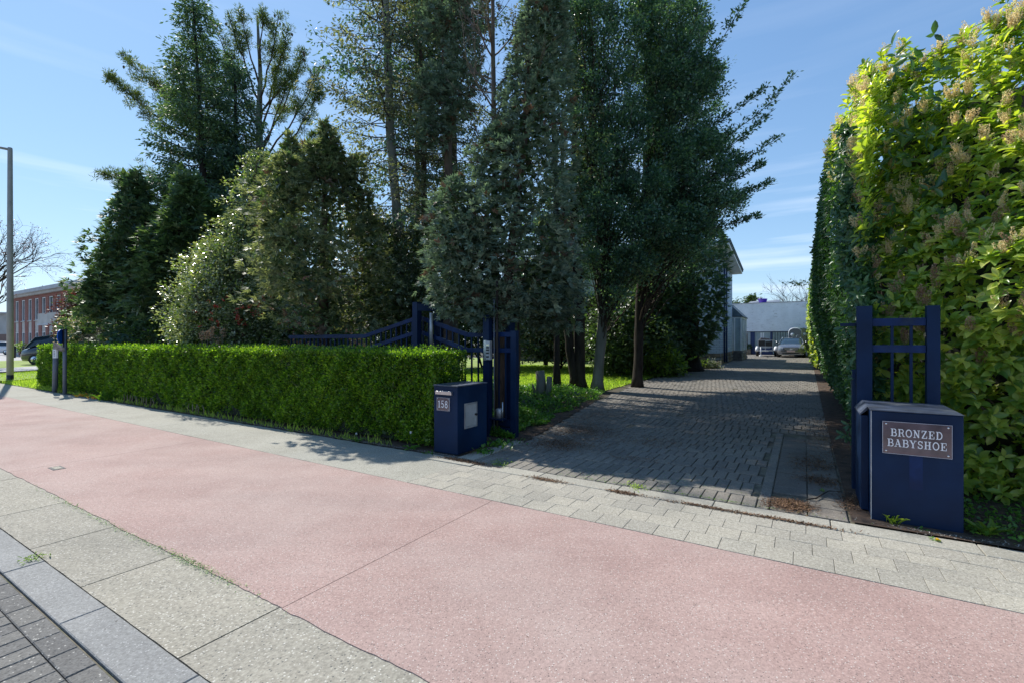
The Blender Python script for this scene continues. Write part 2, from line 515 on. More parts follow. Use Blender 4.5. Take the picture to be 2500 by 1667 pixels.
M['lens'] = simple('headlight_lens', (0.55, 0.58, 0.62), 0.1, 0.1, 6, 0.05, coat=1.0)
M['numplate'] = simple('number_plate', (0.60, 0.42, 0.40), 0.5, 0.03, 2, 0.0)
M['horse_green'] = simple('dark_green_gelcoat', (0.045, 0.085, 0.03), 0.25, 0.05, 1, 0.0, coat=0.7)
M['horse_grey'] = simple('silver_gelcoat', (0.07, 0.085, 0.12), 0.3, 0.05, 1, 0.0, coat=0.6)
M['white_brick'] = brickmat('white_painted_brick', (0.84, 0.86, 0.88), (0.88, 0.89, 0.90), (0.74, 0.77, 0.80), dirt=(0.22, 0.19, 0.17))
M['white_brick_side'] = brickmat('blue_white_painted_brick', (0.52, 0.60, 0.72), (0.58, 0.66, 0.76), (0.32, 0.38, 0.50), bw=0.30, rh=0.10, ms=0.014)
M['red_brick'] = brickmat('red_brick', (0.30, 0.10, 0.075), (0.24, 0.075, 0.06), (0.24, 0.15, 0.13))
M['brown_brick'] = brickmat('brown_brick', (0.22, 0.13, 0.10), (0.26, 0.15, 0.12), (0.24, 0.2, 0.18))
M['pale_clad'] = simple('pale_cladding', (0.42, 0.41, 0.39), 0.8, 0.08, 1.0, 0.2)
M['fascia'] = simple('grey_fascia', (0.42, 0.44, 0.47), 0.7, 0.08, 1.0, 0.1)
M['slate'] = simple('grey_blue_roof_tile', (0.09, 0.13, 0.16), 0.7, 0.2, 4, 0.4)
M['stone_a'] = simple('field_stone_brown', (0.26, 0.19, 0.13), 0.9, 0.2, 5, 0.5, bd=0.01)
M['stone_b'] = simple('field_stone_grey', (0.28, 0.27, 0.25), 0.9, 0.2, 5, 0.5, bd=0.01)
M['mortar'] = simple('dark_mortar', (0.13, 0.12, 0.11), 0.95, 0.2, 8, 0.4)
M['navy'] = simple('navy_frame', (0.012, 0.035, 0.12), 0.4, 0.1, 2, 0.05)
M['interior'] = simple('dim_interior', (0.10, 0.075, 0.05), 0.8, 0.5, 1.5, 0.0)
M['blind'] = simple('vertical_blind', (0.38, 0.46, 0.44), 0.8, 0.1, 3, 0.1)
M['purple'] = simple('purple_plastic', (0.07, 0.03, 0.42), 0.4, 0.1, 3, 0.05)
M['redpot'] = simple('red_glazed_pot', (0.35, 0.02, 0.06), 0.3, 0.1, 3, 0.05)
M['brownpot'] = simple('brown_pot', (0.16, 0.07, 0.05), 0.5, 0.2, 3, 0.1)
M['bark_dark'] = barkmat('dark_bark', (0.018, 0.014, 0.013), (0.06, 0.05, 0.042))
M['bark_brown'] = barkmat('brown_bark', (0.05, 0.035, 0.028), (0.15, 0.10, 0.075), moss=(0.07, 0.08, 0.03))
M['bark_grey'] = barkmat('grey_bark', (0.12, 0.12, 0.105), (0.25, 0.25, 0.21), moss=(0.09, 0.13, 0.07), sc=4)
M['bark_mossy'] = barkmat('mossy_bark', (0.07, 0.055, 0.045), (0.18, 0.15, 0.12), moss=(0.15, 0.15, 0.035), sc=7)
M['twig'] = barkmat('twig_bark', (0.10, 0.08, 0.06), (0.24, 0.20, 0.15))
M['twig_dark'] = barkmat('dark_twig_bark', (0.03, 0.025, 0.02), (0.09, 0.07, 0.055))
M['core'] = simple('shaded_inner_twigs', (0.012, 0.018, 0.008), 0.95, 0.4, 12, 0.6, bd=0.03)  # near-black colour paints the shade deep inside the hedges
G = lambda *a: [(0.15, a[0]), (0.5, a[1]), (0.85, a[2])]
M['lf_hedge'] = leafmat('privet_leaf', G((0.028, 0.075, 0.014), (0.095, 0.19, 0.026), (0.30, 0.42, 0.055)), 0.35, 0.5, clump=1.5, clumpamt=0.45, tcol=(1.9, 2.1, 0.5))
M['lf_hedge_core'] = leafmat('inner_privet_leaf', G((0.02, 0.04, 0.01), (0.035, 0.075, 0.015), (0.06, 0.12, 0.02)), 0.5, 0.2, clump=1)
M['lf_laurel'] = leafmat('laurel_leaf', G((0.08, 0.17, 0.045), (0.27, 0.38, 0.08), (0.58, 0.60, 0.17)), 0.30, 0.45, clump=1.0, clumpamt=0.4, tcol=(2.2, 2.2, 0.4))  # bright copy of the laurel leaf, sunlight put into its colour
M['lf_laurel_side'] = leafmat('shaded_laurel_leaf', G((0.03, 0.085, 0.045), (0.055, 0.135, 0.06), (0.11, 0.21, 0.07)), 0.38, 0.25, clump=1.2, clumpamt=0.4, tcol=(1.7, 2.0, 0.5))  # darker copy for the drive side, tree shade put into its colour
M['lf_spruce'] = leafmat('spruce_needles', G((0.035, 0.08, 0.068), (0.075, 0.14, 0.115), (0.17, 0.24, 0.16)), 0.5, 0.28, clump=0.8)
M['lf_pine'] = leafmat('pine_needles', G((0.05, 0.085, 0.03), (0.11, 0.15, 0.045), (0.20, 0.21, 0.06)), 0.5, 0.3, clump=0.6)
M['lf_yew'] = leafmat('yew_needles', G((0.045, 0.085, 0.045), (0.10, 0.165, 0.08), (0.22, 0.28, 0.13)), 0.5, 0.28, clump=0.9)
M['lf_cyp'] = leafmat('blue_cypress_spray', G((0.08, 0.13, 0.105), (0.185, 0.26, 0.205), (0.34, 0.41, 0.29)), 0.65, 0.28, clump=1.3, tcol=(1.2, 1.4, 0.8))
M['lf_cyp_brown'] = leafmat('brown_cypress_spray', G((0.09, 0.06, 0.04), (0.17, 0.12, 0.08), (0.25, 0.19, 0.14)), 0.7, 0.2, clump=1.0, tcol=(1.4, 1.0, 0.6))
M['lf_juniper'] = leafmat('grey_green_spray', G((0.08, 0.115, 0.065), (0.20, 0.24, 0.135), (0.40, 0.43, 0.25)), 0.55, 0.38, clump=0.9, tcol=(1.5, 1.5, 0.7))
M['lf_hemlock'] = leafmat('brown_green_needles', G((0.06, 0.085, 0.06), (0.135, 0.16, 0.11), (0.27, 0.25, 0.18)), 0.6, 0.35, clump=1.0, tcol=(1.5, 1.5, 0.8))
M['lf_holly'] = leafmat('holly_leaf', G((0.03, 0.08, 0.065), (0.08, 0.16, 0.12), (0.26, 0.36, 0.18)), 0.30, 0.3, clump=1.2, spec=0.7)  # top stop raised to paint sparkle into the leaf colour
M['lf_gloss'] = leafmat('glossy_pale_holly_leaf', G((0.07, 0.11, 0.065), (0.24, 0.29, 0.18), (0.60, 0.62, 0.50)), 0.25, 0.25, clump=1.0, spec=0.9, tcol=(2.0, 2.1, 0.5))  # palest stops put silvery highlights into the glossy leaf colour
M['lf_ivy'] = leafmat('ground_cover_leaf', G((0.04, 0.11, 0.025), (0.10, 0.23, 0.04), (0.24, 0.40, 0.06)), 0.4, 0.4, clump=1.5)
M['lf_grass'] = leafmat('grass_blade', G((0.14, 0.21, 0.035), (0.28, 0.37, 0.06), (0.46, 0.50, 0.13)), 0.5, 0.55, clump=0.8)
M['lf_photinia'] = leafmat('purple_leaf', G((0.05, 0.03, 0.035), (0.11, 0.05, 0.045), (0.26, 0.13, 0.09)), 0.35, 0.3, clump=1.5, tcol=(1.8, 0.8, 0.6))
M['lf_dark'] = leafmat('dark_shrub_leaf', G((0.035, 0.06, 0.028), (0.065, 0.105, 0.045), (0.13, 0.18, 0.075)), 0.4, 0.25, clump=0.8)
M['lf_bright'] = leafmat('bright_shrub_leaf', G((0.08, 0.14, 0.03), (0.17, 0.26, 0.04), (0.33, 0.40, 0.08)), 0.4, 0.4, clump=1.5)
M['lf_silver'] = leafmat('silver_shrub_leaf', G((0.16, 0.18, 0.14), (0.28, 0.30, 0.22), (0.42, 0.42, 0.34)), 0.6, 0.2, clump=1.5)
M['flower'] = leafmat('cream_flower', G((0.62, 0.50, 0.30), (0.85, 0.74, 0.50), (0.94, 0.88, 0.66)), 0.7, 0.5, clump=2.5, tcol=(1.2, 1.1, 0.8))
M['flower_dry'] = leafmat('faded_flower', G((0.24, 0.15, 0.10), (0.42, 0.29, 0.19), (0.60, 0.46, 0.31)), 0.8, 0.3, clump=2.5, tcol=(1.2, 1.0, 0.8))
M['berry'] = leafmat('red_berry', G((0.35, 0.02, 0.015), (0.5, 0.03, 0.02), (0.6, 0.06, 0.03)), 0.3, 0.0)
M['litter'] = leafmat('brown_litter', G((0.05, 0.028, 0.018), (0.14, 0.075, 0.042), (0.34, 0.20, 0.11)), 0.8, 0.1, clump=3)
M['yellow'] = leafmat('yellow_petal', G((0.7, 0.45, 0.02), (0.8, 0.55, 0.02), (0.85, 0.6, 0.05)), 0.6, 0.2)
M['gravel'] = leafmat('pale_grit', G((0.10, 0.095, 0.085), (0.24, 0.23, 0.21), (0.45, 0.44, 0.41)), 0.8, 0.0, clump=3)
M['orange'] = leafmat('orange_leaf', G((0.5, 0.22, 0.03), (0.7, 0.33, 0.04), (0.8, 0.45, 0.06)), 0.6, 0.3)

# ------------------------------------------------------------------ setting: terrain and sheets
def sheet(name, u0, u1, vs, mat, dz=0.0, kind='structure'):
    mb = MB()
    pts = [(v, zg(v) + dz) for v in vs]
    V = []; Fc = []
    for v, z in pts: V += [(u0, v, z), (u1, v, z)]
    for i in range(len(pts) - 1): Fc.append((2 * i, 2 * i + 1, 2 * i + 3, 2 * i + 2))
    mb.add(V, Fc)
    return tag(mb.obj(name, mat), kind=kind)

sheet('ground', -900, 900, [-900, 4.9, 41.9, 900], M['ground'], -0.035)
mb = MB()
def poly_sheet(name, pts_uv, mat, dz, kind='structure'):
    mb = MB(); mb.add([(u, v, zg(v) + dz) for u, v in pts_uv], [tuple(range(len(pts_uv)))])
    return tag(mb.obj(name, mat), kind=kind)

# road bedding and paved bands (each piece below is its own object)
sheet('road', -90, 30, [-9.0, 0.92], M['joint'], -0.022)
sheet('road', -90, -9.1, [-9.0, 0.918], M['asphalt'], -0.008)
sheet('road', -9.1, 30, [-9.0, -0.72], M['asphalt'], -0.008)
sheet('paving_bed', -90, 30, [0.92, 5.13], M['joint'], -0.018)

BASEMESH = {}
def slab_mesh(su, sv, mat, h=0.06, bev=0.005):
    key = (round(su, 3), round(sv, 3), mat.name, h)
    if key in BASEMESH: return BASEMESH[key]
    a, b = su / 2, sv / 2
    mb = MB()
    vs = [(-a, -b, -h), (a, -b, -h), (a, b, -h), (-a, b, -h),
          (-a, -b, -bev), (a, -b, -bev), (a, b, -bev), (-a, b, -bev),
          (-a + bev, -b + bev, 0), (a - bev, -b + bev, 0), (a - bev, b - bev, 0), (-a + bev, b - bev, 0)]
    mb.add(vs, [(0, 1, 5, 4), (1, 2, 6, 5), (2, 3, 7, 6), (3, 0, 4, 7), (4, 5, 9, 8), (5, 6, 10, 9), (6, 7, 11, 10), (7, 4, 8, 11), (8, 9, 10, 11)])
    me = mb.data('slab', mat)
    BASEMESH[key] = me
    return me

def holder(name):
    o = bpy.data.objects.new(name, None)
    o.rotation_euler = (0, 0, TH)
    C.objects.link(o)
    o['kind'] = 'structure'
    return o

def slab(name, u0, u1, v0, v1, mat, parent, z=0.0, gap=0.006, tilt=0.0, h=0.06, bev=0.005):
    me = slab_mesh(u1 - u0 - gap, v1 - v0 - gap, mat, h, bev)
    o = bpy.data.objects.new(name, me)
    o.parent = parent
    o.location = ((u0 + u1) / 2, (v0 + v1) / 2, z)
    if tilt: o.rotation_euler = (random.uniform(-tilt, tilt), random.uniform(-tilt, tilt), random.uniform(-tilt, tilt) * 0.6)
    C.objects.link(o)
    return o

# red cycle path: concrete bays with joints, ragged lower edge
cyc = holder('cycle_path')
us = [-90, -70, -50, -38, -28.0, -20.0, -14.2, -8.3, -2.67, 3.3, 9.2, 30]
def ragged_slab(name, u0, u1, v0, v1, mat, parent, z, ragl, ragh=0.0, seed=0, step=0.05):
    r = random.Random(seed)
    fine = u0 > -15 and u1 < 10
    n = max(2, int((u1 - u0) / (step if fine else 0.6)))
    low = []; high = []
    a = b = 0.0
    for i in range(n + 1):
        u = u0 + (u1 - u0) * i / n
        a = 0.75 * a + r.uniform(-1, 1) * ragl * 0.55
        b = 0.75 * b + r.uniform(-1, 1) * ragh * 0.55
        low.append((u, v0 + a)); high.append((u, v1 + b))
    mb = MB()
    k = len(low)
    vs = [(x, y, z) for x, y in low] + [(x, y, z) for x, y in high] + [(x, y, z - 0.03) for x, y in low] + [(x, y, z - 0.03) for x, y in high]
    fs = []
    for i in range(k - 1):
        fs.append((i, i + 1, k + i + 1, k + i))
        fs.append((2 * k + i, 2 * k + i + 1, i + 1, i))
        fs.append((k + i, k + i + 1, 3 * k + i + 1, 3 * k + i))
    fs.append((0, k, 3 * k, 2 * k)); fs.append((k - 1, 2 * k + k - 1, 3 * k + k - 1, 2 * k - 1))
    mb.add(vs, fs)
    return mb.obj(name, mat, parent)
for i in range(len(us) - 1):
    ragged_slab('slab', us[i] + 0.003, us[i + 1] - 0.003, 1.69, 3.945, M['red_path'], cyc, 0.0, 0.010, 0.003, seed=i)
# grey band between kerb and red path
gb = holder('concrete_band')
gus = [-90, -60, -40, -24, -16, -10.2, -7.9, -6.3, -5.1, -4.03, -2.70, -1.15, 0.35, 2.2, 6.2, 30]
for i in range(len(gus) - 1):
    ragged_slab('slab', gus[i] + 0.006, gus[i + 1] - 0.006, 1.15, 1.73, M['grey_strip'], gb, -0.006, 0.003, 0.002, seed=40 + i)
# kerb stones
kb = holder('kerb')
u = -90.0
while u < 25:
    st = 1.12 if u > -26 else 8.0
    if abs(u - (-26)) < 8 and st == 8.0: st = min(8.0, -26 - u + 0.001)
    if st < 0.01: u += 0.01; continue
    nu = u + st
    slab('kerb_stone', u, nu, 0.925, 1.145, M['kerb'], kb, 0.002 + random.uniform(-0.002, 0.002), 0.009, 0.001)
    u = nu
# road pavers next to the kerb
rp = tag(holder('road_paving'), kind='structure')
rest = MB()
def rough_paver(mb, u0, u1, v0, v1, z, g=0.004, bev=0.005):
    a, b, c, d = u0 + g, u1 - g, v0 + g, v1 - g
    t = random.uniform(-0.0025, 0.0025); s = random.uniform(-0.0025, 0.0025)
    zz = (z - t - s, z + t - s, z + t + s, z - t + s)
    co = [(a, c), (b, c), (b, d), (a, d)]
    ci = [(a + bev, c + bev), (b - bev, c + bev), (b - bev, d - bev), (a + bev, d - bev)]
    mb.add([(co[i][0], co[i][1], z - 0.035) for i in range(4)] + [(co[i][0], co[i][1], zz[i] - bev) for i in range(4)] + [(ci[i][0], ci[i][1], zz[i]) for i in range(4)],
           [(0, 1, 5, 4), (1, 2, 6, 5), (2, 3, 7, 6), (3, 0, 4, 7), (4, 5, 9, 8), (5, 6, 10, 9), (6, 7, 11, 10), (7, 4, 8, 11), (8, 9, 10, 11)])
cnt = 0
v = 0.918
rown = 0
while v > -0.6:
    if rown % 3 == 0: h, w = 0.122, 0.25
    else: h, w = 0.245, 0.124
    u = -9.0 + (rown * 0.07) % w
    while u < -0.5:
        vis = (u > -6.6 and u < -1.9 and v > 0.0)
        if vis and cnt < 290:
            slab('paver', u, u + w, v - h, v, M['roadpaver'], rp, -0.003 + random.uniform(-0.002, 0.002), 0.005, 0.004, 0.03); cnt += 1
        else:
            rough_paver(rest, u, u + w, v - h, v, -0.003, 0.003)
        u += w
    v -= h; rown += 1
o = rest.obj('paver', M['roadpaver'], rp); o['kind'] = 'stuff'

# sidewalk: plain aggregate bays on the left, laid slabs in front of the drive
sw = holder('sidewalk')
sus = [-90, -60, -40, -24.5, -17.0, -10.4, -3.85]
for i in range(len(sus) - 1):
    ragged_slab('slab', sus[i] + 0.004, sus[i + 1] - 0.004, 3.957, 5.11, M['walk'], sw, -0.002, 0.004, 0.02, seed=80 + i)
rows = [(3.957, 4.20), (4.20, 4.435), (4.435, 4.64), (4.64, 4.865)]
for r_, (a, b) in enumerate(rows):
    u = -3.85
    off = [0.0, 0.13, 0.03, 0.17][r_]
    first = True
    while u < 6.0:
        w = 0.252 if not first else 0.255 - off if off else 0.255
        first = False
        slab('slab', u, u + w, a, b, M['slab'], sw, random.uniform(-0.002, 0.001), 0.003, 0.002, bev=0.002)
        u += w
# gutter channel stones at the drive mouth
gt = holder('gutter')
u = -4.6
while u < 5.0:
    slab('gutter_stone', u, u + 0.96, 4.872, 5.115, M['gutter'], gt, 0.002 if u > -3.9 else 0.012, 0.008, 0.002)
    u += 0.96

# driveway pavers
def left_edge(v):
    return np.interp(v, [5.1, 6.4, 11, 17, 24, 30, 48], [-3.75, -3.72, -4.45, -5.0, -4.9, -4.0, -4.0])
dr = holder('driveway')
bedv = [5.10, 8, 12, 18, 24, 30, 36, 41.9, 49]
mbb = MB()
V_ = []; F_ = []
for v in bedv: V_ += [(left_edge(v) - 0.05 if v < 36 else -12, v, zg(v) - 0.018), (0.72 if v < 36 else 6, v, zg(v) - 0.018)]
for i in range(len(bedv) - 1): F_.append((2 * i, 2 * i + 1, 2 * i + 3, 2 * i + 2))
mbb.add(V_, F_)
mbb.obj('bedding', M['joint'], dr)
rest = MB()
pcount = 0
v = 5.125
row = 0
edge_slabs = []
while v < 48.5:
    le = float(left_edge(v)) if v < 36 else -11.5
    re = -0.40 if v < 9.0 else (0.66 if v < 36 else 5.5)
    if row % 3 == 0:   h, w, off = 0.33, 0.1265, 0.0
    elif row % 3 == 1: h, w, off = 0.17, 0.253, 0.063
    else:              h, w, off = 0.33, 0.1265, 0.06
    if v > 13: h *= 1.0
    u = re
    k = 0
    if off: u -= off
    while u - w > le - 0.1:
        z = zg(v + h / 2)
        # settled wheel tracks and lifted pavers
        z += 0.006 * math.sin(u * 2.1 + 1.0) * math.sin(v * 0.7) + random.uniform(-0.003, 0.003)
        if random.random() < 0.004 and v > 8:
            u -= w; continue
        if pcount < 296 and v < 8.6 and u > -3.6:
            slab('paver', u - w, u, v, v + h, M['paver'], dr, z, 0.009, 0.012, 0.04, 0.005); pcount += 1
        else:
            rough_paver(rest, u - w, u, v, v + h, z, 0.0055, 0.006)
        u -= w
    v += h
    row += 1
o = rest.obj('paver', M['paver'], dr); o['kind'] = 'stuff'
# soldier course and edging slabs on the right, edging on the left
v = 5.125
while v < 26:
    h = 0.24
    if v < 9: slab('edging_stone', -0.395, -0.285, v, v + h, M['paver'], dr, zg(v) + 0.002, 0.008, 0.006)
    v += h
v = 5.125; i = 0
while v < 8.8:
    h = 0.29
    for (a, b) in ((-0.28, 0.03), (0.03, 0.34)):
        if i == 1 and a < 0: continue                  # one slab is missing: filled with litter
        slab('slab', a, b, v, v + h, M['drive_slab'], dr, zg(v) + 0.003 + random.uniform(-0.004, 0.004), 0.008, 0.008)
    v += h; i += 1
for k, (a, b) in enumerate(((5.13, 5.55), (5.55, 6.0), (6.0, 6.45))):
    slab('slab', -4.05, -3.93, a, b, M['slab'], dr, 0.016, 0.008, 0.01)
    slab('slab', -3.925, -3.76, a, b, M['slab'], dr, 0.022 + k * 0.004, 0.008, 0.01)

# left side: verge, side path, road and far lawn (bands run along world Y)
def band(name, x0, x1, y0, y1, mat, z):
    mb = MB()
    cs = [ST(x, y) for x, y in ((x0, y0), (x1, y0), (x1, y1), (x0, y1))]
    mb.add([(u, v, zg(v) + z) for u, v in cs], [(0, 1, 2, 3)])
    return tag(mb.obj(name, mat), kind='structure')
poly_sheet('grass_verge', [(-21, 5.117), (-34.0, 5.117), (-36.5, 9.0), (-27, 12), (-21, 9)], M['lawn'], 0.008)
def yv(x, vv): return (vv + x * UY) / UX
def band_uv(name, xa, xb, v0, y1, mat, z):
    mb = MB()
    pts = [(xa, yv(xa, v0)), (xb, yv(xb, v0)), (xb, y1), (xa, y1)]
    mb.add([(*ST(x, y), zg(min(ST(x, y)[1], 15)) * 0 + z) for x, y in pts], [(0, 1, 2, 3)])
    return tag(mb.obj(name, mat), kind='structure')
band_uv('side_path', -28.0, -24.3, 5.15, 75, M['pale_road'], 0.16)
band_uv('grass_strip', -38.5, -28.1, 5.15, 75, M['lawn'], 0.15)
band_uv('side_road', -90, -38.6, 5.15, 75, M['pale_road'], 0.145)
for nm, xx in (('grass_bank', -24.2),):
    band_uv(nm, -24.2, -19.5, 5.15, 60, M['lawn'], 0.1)

# lawn behind the trees
lawn = poly_sheet('lawn', [(-34, 10.8), (-5.2, 10.8), (-5.25, 17), (-5.0, 24), (-4.3, 28), (-12, 31), (-40, 31)], M['lawn'], -0.015)
poly_sheet('planting_bed', [(-24, 5.117), (-4.05, 5.117), (-3.75, 6.5), (-4.5, 11.2), (-24, 11.4)], M['mulch'], 0.004)
poly_sheet('right_bed', [(0.36, 5.118), (9, 5.118), (9, 40), (0.45, 40), (0.35, 12)], M['mulch'], 0.012)

# ------------------------------------------------------------------ lettering
def arc(cx, cy, rx, ry, a0, a1, n=12):
    return [(cx + rx * math.cos(math.radians(a0 + (a1 - a0) * i / n)), cy + ry * math.sin(math.radians(a0 + (a1 - a0) * i / n))) for i in range(n + 1)]
TK, TN = 0.17, 0.075           # thick and thin stroke widths, letters 1 high
def serif(x, y, w=0.3): return ([(x - w / 2, y), (x + w / 2, y)], TN)
def glyph(ch):
    b, t = 0.04, 0.96
    if ch == 'B': return [([(0.22, b), (0.22, t)], TK), ([(0.04, t), (0.5, t)], TN), ([(0.04, b), (0.52, b)], TN), ([(0.2, 0.52), (0.5, 0.52)], TN),
                          (arc(0.48, 0.74, 0.2, 0.22, -90, 90), 0.12), (arc(0.5, 0.28, 0.24, 0.24, -90, 90), 0.13)], 0.84
    if ch == 'R': return [([(0.22, b), (0.22, t)], TK), ([(0.04, t), (0.5, t)], TN), serif(0.22, b, 0.36), ([(0.2, 0.5), (0.5, 0.5)], TN),
                          (arc(0.48, 0.73, 0.21, 0.23, -90, 90), 0.12), ([(0.5, 0.5), (0.62, 0.38), (0.68, 0.1), (0.84, 0.05)], 0.12)], 0.88
    if ch == 'O': return [(arc(0.43, 0.5, 0.33, 0.46, 0, 360, 24), 0.13)], 0.87
    if ch == 'N': return [([(0.2, b), (0.2, t)], TN * 1.2), ([(0.7, b), (0.7, t)], TN * 1.2), ([(0.18, t), (0.7, b)], TK), serif(0.2, b), serif(0.14, t, 0.24), serif(0.7, t)], 0.9
    if ch == 'Z': return [([(0.1, t), (0.68, t)], 0.09), ([(0.1, b), (0.7, b)], 0.09), ([(0.62, t), (0.14, b)], 0.15), ([(0.12, t), (0.12, 0.72)], TN), ([(0.69, b), (0.69, 0.3)], TN)], 0.8
    if ch == 'E': return [([(0.22, b), (0.22, t)], TK), ([(0.04, t), (0.68, t)], TN), ([(0.04, b), (0.7, b)], TN), ([(0.2, 0.5), (0.48, 0.5)], TN), ([(0.67, t), (0.67, 0.7)], TN), ([(0.69, b), (0.69, 0.32)], TN), ([(0.48, 0.64), (0.48, 0.36)], TN)], 0.8
    if ch == 'D': return [([(0.22, b), (0.22, t)], TK), ([(0.04, t), (0.4, t)], TN), ([(0.04, b), (0.4, b)], TN), (arc(0.38, 0.5, 0.36, 0.46, -90, 90, 16), 0.13)], 0.86
    if ch == 'A': return [([(0.14, b), (0.42, t)], TN * 1.1), ([(0.42, t), (0.7, b)], TK), ([(0.24, 0.32), (0.6, 0.32)], TN), serif(0.14, b), serif(0.72, b, 0.32), serif(0.38, t, 0.2)], 0.88
    if ch == 'Y': return [([(0.14, t), (0.42, 0.46)], TK), ([(0.7, t), (0.42, 0.46)], TN * 1.1), ([(0.42, 0.5), (0.42, b)], TK), serif(0.14, t), serif(0.7, t), serif(0.42, b, 0.34)], 0.86
    if ch == 'S': return [(arc(0.36, 0.73, 0.22, 0.22, 20, 270, 14) + arc(0.36, 0.27, 0.24, 0.24, 90, -160, 14), 0.12), ([(0.6, t), (0.6, 0.7)], TN), ([(0.1, b), (0.1, 0.32)], TN)], 0.72
    if ch == 'H': return [([(0.22, b), (0.22, t)], TK), ([(0.68, b), (0.68, t)], TK), ([(0.2, 0.5), (0.7, 0.5)], TN), serif(0.22, b, 0.34), serif(0.22, t, 0.34), serif(0.68, b, 0.34), serif(0.68, t, 0.34)], 0.92
    if ch == '1': return [([(0.3, b), (0.3, t)], TK), ([(0.08, b), (0.54, b)], TN), ([(0.3, t), (0.1, 0.78)], 0.1)], 0.6
    if ch == '5': return [([(0.58, t), (0.16, t)], 0.1), ([(0.16, t), (0.14, 0.5)], TN), ([(0.14, 0.5), (0.24, 0.58)] + arc(0.34, 0.32, 0.24, 0.27, 90, -150, 14), 0.13)], 0.72
    if ch == '8': return [(arc(0.36, 0.74, 0.19, 0.21, 0, 360, 18), 0.11), (arc(0.36, 0.28, 0.24, 0.25, 0, 360, 18), 0.13)], 0.74
    return [], 0.5
def word_width(s, tr=0.08): return sum(glyph(c)[1] + tr for c in s) - tr
def letters(mb, s, x0, z0, h, y, width=None, tr=0.08, sx=1.0):
    """flat raised letters on a plane facing -y; x right, z up; each stroke a hair prouder than the last"""
    ww = word_width(s, tr)
    k = (width / (ww * h)) if width else sx
    x = x0
    for ch in s:
        st, adv = glyph(ch)
        d = 0.0
        for pts, w in st:
            d += 0.00025
            for i in range(len(pts) - 1):
                (ax, ay), (bx, by) = pts[i], pts[i + 1]
                dx, dy = bx - ax, by - ay
                l = math.hypot(dx, dy)
                if l < 1e-6: continue
                nx, ny = -dy / l * w / 2, dx / l * w / 2
                ex, ey = dx / l * 0.01, dy / l * 0.01
                q = [(ax - ex + nx, ay - ey + ny), (ax - ex - nx, ay - ey - ny), (bx + ex - nx, by + ey - ny), (bx + ex + nx, by + ey + ny)]
                d += 0.00002
                mb.add([(x + a * h * k, y - d, z0 + b * h) for a, b in q], [(0, 1, 2, 3)])
        x += (adv + tr) * h * k

# ------------------------------------------------------------------ right gate pillar with name plate
B0 = (0.82, 5.28, 0.0)
pr = thing('gate_pillar', 'squat dark blue metal gate pillar carrying the BRONZED BABYSHOE name plate', 'pillar', B0)
def PB(mb, name, mat, bev=0.0, par=pr, org=B0): return mb.obj(name, mat, par, org=org, bev=bev)
mb = MB()
mb.box(0.515, 1.125, 5.285, 6.02, 0.012, 0.985)
PB(mb, 'body', M['blue'], 0.008)
mb = MB(); mb.hexa([(0.505, 5.279, 0.987), (1.131, 5.279, 0.987), (1.131, 6.03, 0.987), (0.505, 6.03, 0.987), (0.505, 5.279, 0.999), (1.131, 5.279, 0.985 + 0.006), (1.131, 6.03, 0.999), (0.505, 6.03, 1.004)])
PB(mb, 'lid', M['blue_top'], 0.003)
# channel flange on the drive side: upright with a cut corner at the top
mb = MB()
mb.box(0.455, 0.512, 5.50, 6.05, 0.03, 0.913)
PB(mb, 'side_channel', M['blue'], 0.003)
mb = MB()
mb.hexa([(0.448, 5.49, 0.915), (0.503, 5.49, 0.962), (0.503, 6.055, 0.962), (0.448, 6.055, 0.915), (0.448, 5.49, 0.93), (0.503, 5.49, 0.998), (0.503, 6.055, 0.998), (0.448, 6.055, 0.93)])
PB(mb, 'channel_cap', M['blue_top'])
mb = MB(); mb.box(0.508, 0.514, 5.279, 5.285, 0.012, 0.985)  # thin pale strip added to paint the sunlit front edge
PB(mb, 'corner_trim', M['galv'])
mb = MB(); mb.box(0.775, 0.865, 5.2835, 5.2845, 0.33, 0.62)
PB(mb, 'faded_strip', M['blue_rail'])
# plate
def plate_pt(x, y):  # photo pixels on the front face (v=5.28)
    r = (x - 1250) / F0
    u = 5.28 * (UX * r + UY) / (UX - UY * r)
    Y = u * UY + 5.28 * UX
    return u, 1.6 - (y - 834) / F0 * Y
pu0, pz1 = plate_pt(2155, 1026); pu1, pz0 = plate_pt(2323, 1137)
pz1 = 0.90; pz0 = pz1 - 0.275
mb = MB(); mb.box(pu0, pu1, 5.268, 5.274, pz0, pz1)
pl = PB(mb, 'name_plate', M['plate'], 0.001)
mb = MB()
for a in ((pu0 - .003, pu1 + .003, pz1, pz1 + .003), (pu0 - .003, pu1 + .003, pz0 - .003, pz0), (pu0 - .003, pu0, pz0, pz1), (pu1, pu1 + .003, pz0, pz1)):
    mb.box(a[0], a[1], 5.267, 5.275, a[2], a[3])
e = mb.obj('plate_edge', M['plate_edge'], pl, org=B0)
pw = pu1 - pu0
mb = MB()
letters(mb, 'BRONZED', pu0 + pw * 0.115, pz0 + 0.152, 0.066, 5.2655, pw * 0.76)
letters(mb, 'BABYSHOE', pu0 + pw * 0.065, pz0 + 0.062, 0.066, 5.2655, pw * 0.87)
mb.obj('lettering', M['white_plate'], pl, org=B0)
for cx_, cz_ in ((pu0 + .022, pz1 - .02), (pu1 - .022, pz1 - .02), (pu0 + .022, pz0 + .02), (pu1 - .022, pz0 + .02)):
    mb = MB(); mb.lathe([(0.0075, 5.268), (0.0075, 5.264), (0.004, 5.262)], (cx_, cz_), 12, 'y')
    mb.obj('screw', M['chrome'], pl, org=B0)

